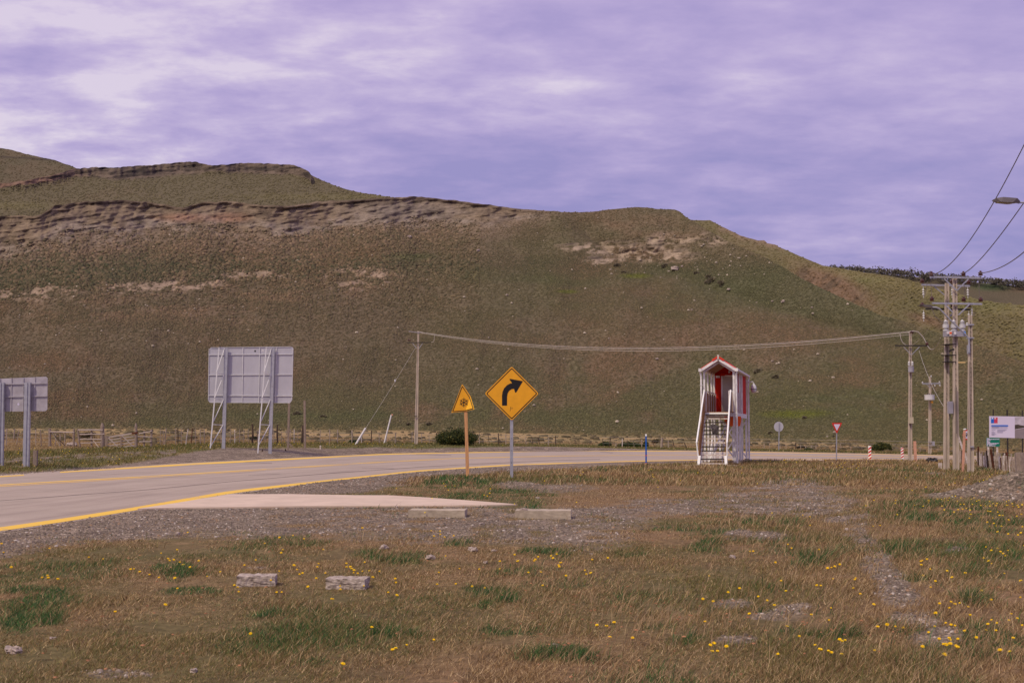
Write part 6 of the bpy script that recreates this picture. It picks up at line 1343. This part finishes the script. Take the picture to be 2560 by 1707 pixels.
# roof
rf = MB(); ov = .16
for s in (-1, 1):
    e = (WF / 2 + s * (WF / 2 + ov)); q = [tw(WF / 2, -.28, RZ), tw(e, -.28, EZ - .02), tw(e, LT + .2, EZ - .02), tw(WF / 2, LT + .2, RZ)]
    rf.add(q + [p + Vector((0, 0, .045)) for p in q], [(0, 1, 2, 3), (7, 6, 5, 4), (0, 4, 5, 1), (1, 5, 6, 2), (2, 6, 7, 3), (3, 7, 4, 0)])
roof = rf.build('roof', M['redroof'], rt)
mb = MB()
for s in (-1, 1): mb.bar(tw(WF / 2 - s * .0, -.30, RZ + .045), tw(WF / 2 + s * .30, -.30, RZ + .045 - .30 * (RZ - EZ) / (WF / 2 + ov)), .14, .1, side=V_)
mb.bar(tw(WF / 2 - .05, -.28, RZ + .06), tw(WF / 2 - .05, LT + .2, RZ + .06), .12, .03); mb.build('ridge_cap', M['redroof'], roof)
mb = MB(); mb.box(tw(WF / 2, -.33, RZ + .03), (.09, .12, .24), rz=-yaw); mb.build('ridge_end', M['white_worn'], roof)
mb = MB(); slope = (RZ - EZ) / (WF / 2 + ov)
for s in (-1, 1):
    mb.bar(tw(WF / 2, -.31, RZ - .07), tw(WF / 2 + s * (WF / 2 + ov), -.31, EZ - .09), .05, .13, side=V_)
    mb.bar(tw(WF / 2, -.02, RZ - .21), tw(WF / 2 + s * (WF / 2), -.02, EZ - .14), .08, .10, side=V_)
mb.build('bargeboard', M['white'], roof)
mb = MB()
for v in (1.0, 2.2, 3.4, 4.6):
    for s in (-1, 1): mb.bar(tw(WF / 2, v, RZ - .09), tw(WF / 2 + s * (WF / 2 + .05), v, EZ - .06), .05, .12, side=V_)
mb.build('rafter', M['box'], roof)
mb = MB()
for u in (-.02, WF + .02): tbar(mb, (u, -.1, EZ - .04), (u, LT + .1, EZ - .04), .08, .12)
mb.build('top_beam', M['white'], rt)
for u, s in ((-.17, -1), (WF + .17, 1)):
    mb = MB(); tbar(mb, (u, -.36, EZ - .04), (u, LT + .25, EZ - .04), .11, .10); mb.bar(tw(u, -.38, EZ - .06), tw(u, -.30, EZ - .06), .16, .16); g_ = mb.build('gutter', M['white'], roof)
    mb = MB(); mb.tube([tw(u, -.30, EZ - .08), tw(u, -.24, EZ - .2), tw(u - s * .03, -.16, EZ - .4), tw(u - s * .03, -.16, .05)], .05, 8); 
    for zz_ in (1.2, 2.6, 4.1): mb.box(tw(u - s * .03, -.16, zz_), (.12, .12, .03))
    mb.build('downpipe', M['white'], rt)
mb = MB(); mb.tube([tw(WF + .17, LT + .15, EZ - .08), tw(WF + .14, LT + .1, EZ - .3), tw(WF + .14, LT + .08, .1), tw(WF + .28, LT + .08, .04)], .05, 8); mb.build('downpipe', M['white'], rt)
# cabin
cb = MB()
cb.bar(tw(.02, (LP + LT) / 2, FZ - .15), tw(.02, (LP + LT) / 2, EZ), LT - LP, .05, side=V_); cb.bar(tw(WF - .02, (LP + LT) / 2, FZ - .15), tw(WF - .02, (LP + LT) / 2, EZ), LT - LP, .05, side=V_)
cb.bar(tw(WF / 2, LT - .02, FZ), tw(WF / 2, LT - .02, EZ), WF, .05, side=U)
cb.bar(tw(.21, LP + .03, FZ), tw(.21, LP + .03, EZ), .40, .05); cb.bar(tw(1.38, LP + .03, FZ), tw(1.38, LP + .03, EZ), .26, .05); cb.bar(tw(.78, LP + .03, FZ + 2.13), tw(.78, LP + .03, EZ), .95, .05)
q = [tw(0, LP + .03, EZ), tw(WF, LP + .03, EZ), tw(WF / 2, LP + .03, RZ - .1)]; cb.add(q + [p + V_ * .04 for p in q], [(0, 1, 2), (5, 4, 3), (0, 3, 4, 1), (1, 4, 5, 2), (2, 5, 3, 0)])
cab = cb.build('cabin_walls', M['red'], rt)
mb = MB(); mb.bar(tw(.44, LP - .0, FZ), tw(.44, LP, FZ + 2.1), .08, .08); mb.bar(tw(1.22, LP, FZ), tw(1.22, LP, FZ + 2.1), .08, .08); mb.bar(tw(.40, LP, FZ + 2.13), tw(1.26, LP, FZ + 2.13), .08, .08, side=(0, 0, 1)); fr_ = mb.build('door_frame', M['white'], cab)
mb = MB(); mb.bar(tw(.83, LP + .02, FZ + .02), tw(.83, LP + .02, FZ + 2.09), .71, .04); dr = mb.build('door', M['cream'], rt)
mb = MB(); mb.bar(tw(.5, LP - .01, FZ + 1.02), tw(.62, LP - .01, FZ + 1.02), .03, .03, side=(0, 0, 1)); mb.box(tw(.53, LP - .01, FZ + 1.08), (.05, .03, .14), rz=-yaw); mb.build('handle', M['galv'], dr)
mb = MB(); mb.box(tw(.86, LP - .08, FZ + 2.35), (.10, .1, .13), rz=-yaw); mb.build('porch_light', M['porcelain'], rt)
mb = MB(); mb.box(tw(.22, LP - .06, EZ - .18), (.22, .1, .12), rz=-yaw); mb.build('junction_box', M['white'], rt)
# camera dome
mb = MB(); mb.tube([tw(WF + .05, LT - .1, EZ - .40), tw(WF + .42, LT - .1, EZ - .37), tw(WF + .46, LT - .1, EZ - .5)], .035, 8); mb.lathe(tw(WF + .46, LT - .1, EZ - 1.02), [(.04, 0), (.13, .05), (.16, .14), (.17, .22), (.17, .28), (.14, .40), (.07, .50), (.03, .56)], 14); cam_o = mb.build('dome_camera', M['porcelain'], rt, smooth=False)
mb = MB(); mb.lathe(tw(WF + .46, LT - .1, EZ - .815), [(.176, 0), (.178, .012), (.176, .025)], 14); mb.build('seam', M['black'], cam_o)
# porch rails
def rail(u, v0, v1, name='porch_railing', slats=True, n=4):
    mb = MB(); tbar(mb, (u, v0, FZ + 1.12), (u, v1, FZ + 1.12), .045); r0 = mb.build(name, M['white_worn'], rt)
    for k in range(n): v = v0 + (v1 - v0) * (k + .0) / (n - 1); mb = MB(); tbar(mb, (u, v, FZ), (u, v, FZ + 1.12), .04); mb.build('baluster', M['white'], r0)
    if slats:
        mb = MB(); k = 0
        while v0 + k * .145 < v1: mb.bar(tw(u - .04, v0 + k * .145, FZ), tw(u - .04, v0 + k * .145, FZ + 1.06), .115, .02, side=V_); k += 1
        mb.build('slats', M['brownwood'], r0)
rail(.10, .15, 5.1, n=5); rail(WF - .12, .8, 4.4, slats=True, n=4)
mb = MB(); tbar(mb, (1.26, .1, FZ), (1.26, .1, FZ + 1.15), .045); tbar(mb, (1.26, .1, FZ + 1.13), (1.50, .1, FZ + 1.10), .04, side=V_); mb.build('newel', M['white'], rt)
# stairs
SU0, SU1 = .06, 1.30; SL = 3.0; bu = -.02
def sp_(u, t, dz=0): return (u, -SL * (1 - t), FZ * t + dz)
N = 13
for i, u in enumerate((SU0, SU1)):
    mb = MB(); mb.bar(tw(*sp_(u, 0, -.05)), tw(*sp_(u, 1, -.12)), .05, .20, side=U); s_ = mb.build('stringer', M['white'], rt)
    mb = MB(); mb.bar(tw(u + (-.07 if i == 0 else .07), -SL - .12, -.08), tw(u + (-.02 if i == 0 else .03), -SL - .0, .48), .13, .12, side=U); mb.build('stair_foot', M['white_bright'], s_)
    uu = u + (-.06 if i == 0 else .06)
    mb = MB(); mb.tube([tw(uu + (-.09 if i == 0 else .05), -SL - .05, 1.13), tw(uu, -.02, FZ + 1.16)], .042, 8); mb.tube([tw(uu + (-.09 if i == 0 else .05), -SL - .05, 1.15), tw(uu + (-.03 if i == 0 else .04), -SL + .02, .46)], .035, 8); hr = mb.build('handrail', M['white_bright'], rt)
    mb = MB(); n_ = 22
    for k in range(n_):
        t = (k + .5) / n_; p = Vector(sp_(uu + (.015 if i == 0 else -.02), t)); mb.bar(tw(p.x, p.y, p.z - .05), tw(p.x, p.y, p.z + 1.08), .125, .02, side=V_)
    mb.build('slats', M['brownwood'], hr)
dark_steps = {1: 1, 3: 1, 4: 1, 7: 1, 8: 1, 9: 1, 10: 1, 11: 1, 12: 1}
rub = {1, 3, 4, 7, 8, 9, 10, 12}
for k in range(N):
    t = (k + .45) / N; p = sp_(0, t); mb = MB(); mb.bar(tw(SU0, p[1], p[2]), tw(SU1, p[1], p[2]), .24, .055, side=V_); st_ = mb.build('tread', M['white_worn'], rt)
    if k in rub: mb = MB(); mb.bar(tw(SU0 + .03, p[1] - .125, p[2] + .012), tw(SU1 - .02, p[1] - .125, p[2] + (.012 if k != 1 else .03)), .03, .048, side=V_); mb.build('rubber_nosing', M['black'], st_)
mb = MB(); mb.bar(tw(SU0, -.07, FZ - .06), tw(SU1, -.07, FZ - .06), .04, .14, side=V_); mb.build('landing_fascia', M['white_bright'], rt)
mb = MB(); mb.box(tw(.6, -SL - .15, -.02), (2.6, .7, .1), rz=-yaw); mb.build('base_slab', M['conc_s'], rt)
# rag on the step, orange board below
def tpx(x, y, v): 
    # point on plane v=const of the tower hit by the photo ray
    px, py = z4b(x, y); a = (px - CX) / F; b_ = -(py - CY) / F; d = Vector((a, cp - b_ * sn, sn + b_ * cp)); o_ = Vector((0, 0, H)) - TR
    t = (v - o_.dot(V_)) / d.dot(V_); return o_ + d * t
rg = [(430, 440), (520, 435), (575, 395), (600, 378), (650, 390), (690, 410), (755, 445), (760, 465), (748, 540), (730, 620), (660, 625), (600, 635), (585, 600), (590, 500), (585, 455), (520, 455), (430, 460)]
vv = -SL * (1 - 8.0 / N) - .2
mb = MB(); nn = len(rg); f_ = [tpx(x, y, vv) + V_ * random.uniform(-.03, .02) for x, y in rg]; ctr = tpx(665, 510, vv) - V_ * .07
mb.add(f_ + [ctr] + [p + V_ * .03 for p in f_], [(i, (i + 1) % nn, nn) for i in range(nn)] + [tuple(range(2 * nn, nn, -1))] + [(i, nn + 1 + i, nn + 1 + (i + 1) % nn, (i + 1) % nn) for i in range(nn)])
o = mb.build('rag', M['rag'], None); o.location = TR; tag(o, 'dark torn cloth draped over a step of the lookout stairs', 'cloth')
v2 = 1.6
mb = MB(); q = [tpx(x, y, v2) for x, y in ((895, 195), (1300, 200), (1300, 320), (1280, 440), (1000, 440), (895, 355))]; mb.add(q + [p + V_ * .02 for p in q], [tuple(range(6)), tuple(range(11, 5, -1))] + [((i + 1) % 6, i, 6 + i, 6 + (i + 1) % 6) for i in range(6)])
bs = TR + tw(.9, v2, 0); 
ob = empty('orange_sign', bs, 'orange sign with black letters leaning under the lookout platform', 'sign')
off = TR - bs
def shift(m_): m_.v = [v + off for v in m_.v]; return m_
pn = shift(mb).build('panel', M['orange'], ob)
mb = MB(); mb.bar(tw(.72, v2 + .1, -.05), tw(.85, v2 + .05, 1.6), .05, .05); mb.bar(tw(1.5, v2 + .1, -.05), tw(1.35, v2 + .05, 1.6), .05, .05); shift(mb).build('stand', M['white'], ob)
def letter(txt, x, y, hgt, wd, mbx):
    SEG = {'P': [(0, 0, 0, 1), (0, 0, 1, 0), (1, 0, 1, .5), (0, .5, 1, .5)], 'R': [(0, 0, 0, 1), (0, 0, 1, 0), (1, 0, 1, .5), (0, .5, 1, .5), (.4, .5, 1, 1)], 'E': [(0, 0, 0, 1), (0, 0, 1, 0), (0, .5, .8, .5), (0, 1, 1, 1)], 'O': [(0, 0, 0, 1), (0, 0, 1, 0), (1, 0, 1, 1), (0, 1, 1, 1)], 'S': [(0, 0, 1, 0), (0, 0, 0, .5), (0, .5, 1, .5), (1, .5, 1, 1), (0, 1, 1, 1)]}
    for i, c in enumerate(txt):
        for a, b_, c2, d2 in SEG[c]:
            p = tpx(x + i * wd * 1.45 + a * wd, y + b_ * hgt, v2 - .012); q = tpx(x + i * wd * 1.45 + c2 * wd, y + d2 * hgt, v2 - .012); mbx.bar(p, q, .022, .006, side=V_)
mb = MB(); letter('POE', 912, 228, 40, 26, mb); letter('S', 945, 292, 44, 28, mb); shift(mb).build('lettering', M['black'], pn)

# ---- concrete slabs, broken blocks, stones
def rough_block(name, label, cat, c, dims, rz, matl, amp, seed, n=7):
    g = np.random.default_rng(seed); import bmesh
    bm = bmesh.new(); bmesh.ops.create_cube(bm, size=1); bmesh.ops.subdivide_edges(bm, edges=bm.edges[:], cuts=n, use_grid_fill=True)
    for v in bm.verts:
        q = Vector((v.co.x * dims[0], v.co.y * dims[1], v.co.z * dims[2])) * (3.2 / max(dims[0], .3))
        k = vn(q.x * 3 + q.z * 4 + 7, q.y * 4 - q.z * 4 + seed, seed); k2 = vn(q.x * 9 + q.y * 5 + q.z * 3, q.z * 11 + q.y * 7 - q.x * 3, seed + 1)
        if name in ('stone', 'rock', 'boulder'): v.co = v.co.lerp(v.co.normalized() * .56, .75)
        v.co = Vector((v.co.x * dims[0], v.co.y * dims[1], v.co.z * dims[2])) + v.co.normalized() * float((k - .5) * 2 * amp + (k2 - .5) * amp)
    me = bpy.data.meshes.new(name); bm.to_mesh(me); bm.free(); me.materials.append(matl)
    o = bpy.data.objects.new(name, me); COL.objects.link(o); o.location = c; o.rotation_euler = (0, 0, rz); return tag(o, label, cat)
def at_ground(px, py, up=0, y0=6, y1=80): p = ground(px, py, y0, y1); return Vector((p.x, p.y, p.z + up))
c1 = at_ground(1093, 1293); rough_block('concrete_slab', 'flat concrete kerb block on the gravel, left of the pair', 'concrete block', c1 + Vector((0, .30, .055)), (1.12, .6, .17), R(-3), M['conc_s'], .008, 3, 9)
c2 = at_ground(1360, 1297); rough_block('concrete_slab', 'flat concrete kerb block on the gravel with a small stone on its left corner', 'concrete block', c2 + Vector((0, .28, .07)), (1.08, .58, .18), R(-4), M['conc_s'], .008, 4, 9)
rough_block('stone', 'small grey stone lying on the right concrete kerb block', 'stone', c2 + Vector((-.39, .22, .165)), (.14, .1, .05), .3, M['stone'], .02, 5, 4)
c3 = at_ground(637, 1466); rough_block('concrete_rubble', 'broken concrete block in the grass, left of the pair, smooth pale top', 'concrete block', c3 + Vector((0, .12, .055)), (.42, .27, .12), .1, M['conc_b'], .010, 6, 9)
c4 = at_ground(866, 1473); rough_block('concrete_rubble', 'broken crumbling concrete block in the grass, right of the pair', 'concrete block', c4 + Vector((0, .12, .05)), (.43, .28, .125), -.08, M['conc_b'], .014, 7, 9)
for k, (x, y, s, lab) in enumerate(((35, 1632, .12, 'large flat pale stone in the grass at the lower left edge'), (132, 1598, .06, 'small grey stone above the pale flat stone, lower left'), (444, 1336, .09, 'round pale stone on the gravel left of the grass edge'), (1182, 1378, .14, 'grey stone in the grass left below the kerb blocks'), (1235, 1379, .08, 'small tan stone in the grass below the right kerb block'),
      (1077, 1398, .12, 'low grey stone beside the green tuft, mid foreground'), (960, 1372, .12, 'flat pale sliver of stone in the grass, centre left'), (1214, 1408, .07, 'bluish grey pebble in the dry grass, centre'), (990, 1268, .08, 'white pebble at the tip of the pavement strip'), (1345, 1246, .10, 'white scrap stone on the grassy bank right of the signs'), (2198, 1178, .18, 'pale rock in the far grass left of the double pole'),
      (2115, 1326, .09, 'tan stone on the gravel track'), (1830, 1395, .09, 'white scrap stone by the dark green tuft, centre right'), (1388, 1618, .07, 'white bit of stone in the dark tuft at the bottom'), (1204, 1312, .10, 'dark stone on the gravel below the kerb blocks'), (950, 1318, .09, 'tan stone on the gravel below the left kerb block'), (484, 1680, .07, 'pale pebble at the bottom of the picture'))):
    p = at_ground(x, y); rough_block('stone', lab, 'stone', p + Vector((0, 0, s * .18)), (s, s * .7, s * .45), k * .7, M['stone'], s * .16, 20 + k, 3)
p = at_ground(2334, 1156, y1=110); rough_block('rock', 'dark rock in the grass between the cream box pole and the double pole', 'rock', p + Vector((0, .2, .12)), (.55, .35, .28), .2, M['rockd'], .08, 50, 5)
for k, (x, y, s, lab) in enumerate(((178, 1116, .7, 'white rock at the foot of the fence post left of the gate'), (555 + 550, 1104, .5, 'flat pale rock beside the round bush'),)):
    p = at_ground(x, y, y0=60, y1=140); rough_block('rock', lab, 'rock', p + Vector((0, .1, s * .18)), (s, s * .5, s * .4), .2, M['stone'], s * .12, 60 + k, 3)

# ---- bushes
def bush(label, cx, yb, w, h, Y, n, cols, name='bush', leaf=.07, seed=1, stems=8):
    p = S(cx, yb, Y); p.z = gz(p); W = w / F * Y; Hh = h / F * Y; g = np.random.default_rng(seed)
    rt = empty(name, p, label, 'bush')
    # several overlapping lobes, leaves crowd the outside
    lobes = [(g.uniform(-.30, .30) * W, g.uniform(-.2, .2) * W, g.uniform(.22, .42) * Hh, g.uniform(.20, .34) * W, g.uniform(.30, .5) * Hh) for _ in range(9)] + [(0, 0, .45 * Hh, .34 * W, .5 * Hh), (-.22 * W, 0, .28 * Hh, .26 * W, .34 * Hh), (.24 * W, 0, .26 * Hh, .26 * W, .34 * Hh)]
    k = g.integers(0, len(lobes), n); Lb = np.array(lobes)[k]; d = g.normal(size=(n, 3)); d /= np.linalg.norm(d, axis=1)[:, None]; r_ = g.random(n) ** .28 * (1 + .12 * g.normal(size=n))
    P_ = np.stack([Lb[:, 0] + d[:, 0] * Lb[:, 3] * r_, Lb[:, 1] + d[:, 1] * Lb[:, 3] * r_, Lb[:, 2] + d[:, 2] * Lb[:, 4] * r_], 1); P_[:, 2] = np.abs(P_[:, 2])
    cc = np.array(cols)[g.integers(0, len(cols), n)] * (.6 + .8 * g.random((n, 1)))
    V, Fq, C = leafquads(P_, leaf * (.6 + .8 * g.random(n)), cc, seed)
    o = np_mesh('foliage', V, Fq, leafmat, C); o.parent = rt
    mb = MB()
    for i in range(stems):
        a = g.random() * 6.28; mb.tube([(0, 0, 0), (math.cos(a) * W * .15, math.sin(a) * W * .1, Hh * .35), (math.cos(a) * W * .3, math.sin(a) * W * .2, Hh * .75)], .03, 5, .01)
    mb.build('stems', M['darkwood'], rt)
DG = [(.045, .062, .020), (.06, .08, .024), (.13, .12, .03), (.03, .04, .016)]
bush('large dark green round bush behind the wooden sign post', 1141, 1111.5, 100, 50, 113, 11000, DG, leaf=.055, seed=3)
bush('dark round bush beyond the road behind the striped markers', 2203, 1130.5, 52, 25, 117, 6000, DG, leaf=.05, seed=4)
bush('low green shrub along the fence, right of the diamond sign', 1511, 1113, 34, 14, 130, 2200, [(.05, .075, .02), (.035, .055, .02)], leaf=.06, seed=5)
bush('wide low green shrub along the fence left of the blue post', 1576, 1115, 58, 15, 130, 3600, [(.05, .08, .02), (.04, .06, .02)], leaf=.06, seed=6)
bush('small dark shrub right behind the blue post', 1614, 1114, 16, 17, 131, 1200, [(.045, .06, .025)], leaf=.05, seed=7)
bush('small green shrub by the fence near the guy wire foot', 882, 1100, 22, 10, 120, 1100, [(.05, .07, .02)], leaf=.05, seed=8)
bush('small dark shrub behind the lattice support', 634, 1093, 20, 12, 125, 900, [(.06, .06, .03)], leaf=.05, seed=9)
bush('brownish shrub in the straw field right of the blue post', 1639, 1103, 20, 12, 150, 900, [(.10, .075, .04), (.07, .06, .03)], leaf=.06, seed=10)
bush('flat dark shrub in the straw field right of the round sign back', 2003, 1119, 24, 9, 128, 900, [(.06, .05, .035)], leaf=.05, seed=11)
bush('low green shrub by the fence, left of the yield sign', 2021, 1125, 24, 7, 118, 900, [(.06, .08, .03)], leaf=.05, seed=12)
bush('grey green shrub in the field left of the dark bush by the markers', 2150, 1122, 22, 9, 125, 900, [(.08, .075, .045)], leaf=.05, seed=13)
bush('brown twiggy shrub behind the wooden rail fence', 218, 1091, 40, 22, 120, 900, [(.13, .09, .05), (.08, .06, .03)], leaf=.05, seed=14)
bush('small dark shrub at the far fence behind the green board', 2536, 1131, 8, 5, 130, 200, [(.04, .05, .02)], leaf=.05, seed=15)

# shrubs and boulders standing out on the hillside
def on_hill(px, py, Hx=None):
    Hx = Hx or HA; PX, PY, X, Yd, Zz = Hx[:5]; j = int(np.argmin(np.abs(PX[0] - px))); i = int(np.argmin(np.abs(PY[:, j] - py))); 
    return Vector((float(X[i, j]), float(Yd[i, j]), float(Zz[i, j])))
def hbush(label, px, py, w, h, cols, seed):
    p = on_hill(px, py); W = w / F * p.y; Hh = h / F * p.y; g = np.random.default_rng(seed); n = 230
    d = g.normal(size=(n, 3)); d /= np.linalg.norm(d, axis=1)[:, None]; r_ = g.random((n, 1)) ** .35
    P_ = d * r_ * np.array([W / 2, W / 3, Hh * .6]) + np.array([0, 0, Hh * .35]); P_[:, 0] += .2 * W * np.sin(P_[:, 2] * 3 + seed)
    V, Fq, C = leafquads(P_, (W * .055) * (.6 + .8 * g.random(n)) + .04, np.array(cols) * (.5 + g.random((n, 1))), seed); o = np_mesh('hillside_shrub', V, Fq, leafmat, C); o.location = p; tag(o, label, 'shrub')
B_ = (.20, .17, .115)
for k, (x, y, w, h, lab) in enumerate(((1662, 668, 16, 9, 'dark shrub just left of the biggest boulder under the pale outcrop'), (1774, 706, 30, 14, 'widest dark shrub on the slope right below the pale outcrop'), (1767, 694, 18, 7, 'smaller dark shrub touching the widest one from above left'), (1803, 715, 20, 15, 'dark upright shrub in the row right below the pale outcrop'), (1741, 685, 16, 6, 'flat dark shrub at the upper left of the shrub row'),
     (1546, 668, 20, 9, 'dark shrub at the left foot of the pale outcrop'), (1560, 682, 12, 6, 'small dark shrub above the bright green patch'), (1938, 945, 18, 9, 'dark shrub on the slope above and right of the lookout tower roof'), (1893, 930, 26, 8, 'wide dark shrub just right of the lookout roof'), (1924, 1085, 16, 7, 'small brown shrub low on the slope between tower and round sign'), (2010, 1047, 12, 8, 'small brown shrub above right of the round sign back'),
     (2087, 1093, 8, 6, 'tiny dark shrub left of the yield sign post'), (1025, 1062, 13, 6, 'dark low shrub on the slope beside the lone concrete pole'), (1075, 1062, 18, 5, 'flat dark shrub on the slope above the round bush'), (738, 1036, 20, 8, 'dark shrub on the slope between the two grey wooden posts'), (805, 1043, 18, 5, 'flat dark shrub on the slope right of the wooden posts'), (2350, 1113, 10, 4, 'tiny dark shrub behind the double pole'))):
    hbush(lab, x, y, w, h, B_, 300 + k)
for k, (x, y, w, lab) in enumerate(((1687, 674, 17, 'largest rounded boulder below the pale outcrop'), (1024, 595, 11, 'tan boulder on the slope below the middle cliffs'), (1196, 627, 8, 'pale boulder on the bare slope right of centre'), (1821, 725, 9, 'pale boulder at the right end of the shrub row'), (1706, 668, 7, 'small boulder right beside the largest boulder'), (1957, 756, 11, 'pale boulder low on the right spur'), (1929, 754, 6, 'small pale boulder left of the right spur boulder'), (1891, 758, 5, 'tiny pale boulder on the green right slope'),
     (1267, 739, 6, 'pale boulder on the mid slope above the diamond sign'), (2029, 770, 5, 'pale boulder far right on the green slope'), (1729, 776, 5, 'white boulder on the slope above the cable'), (1931, 904, 6, 'elongated white boulder right of the lookout roof'), (1643, 898, 7, 'flat tan boulder left of the lookout roof'), (1522, 847, 4, 'tiny white boulder above the sagging cables'), (1222, 845, 4, 'tiny tan boulder just above the cables near the diamond sign'))):
    p = on_hill(x, y); s = w / F * p.y; rough_block('boulder', lab, 'boulder', p + Vector((0, -.2, s * .2)), (s, s * .8, s * .6), .3 * k, M['stone'], s * .12, 400 + k, 3)
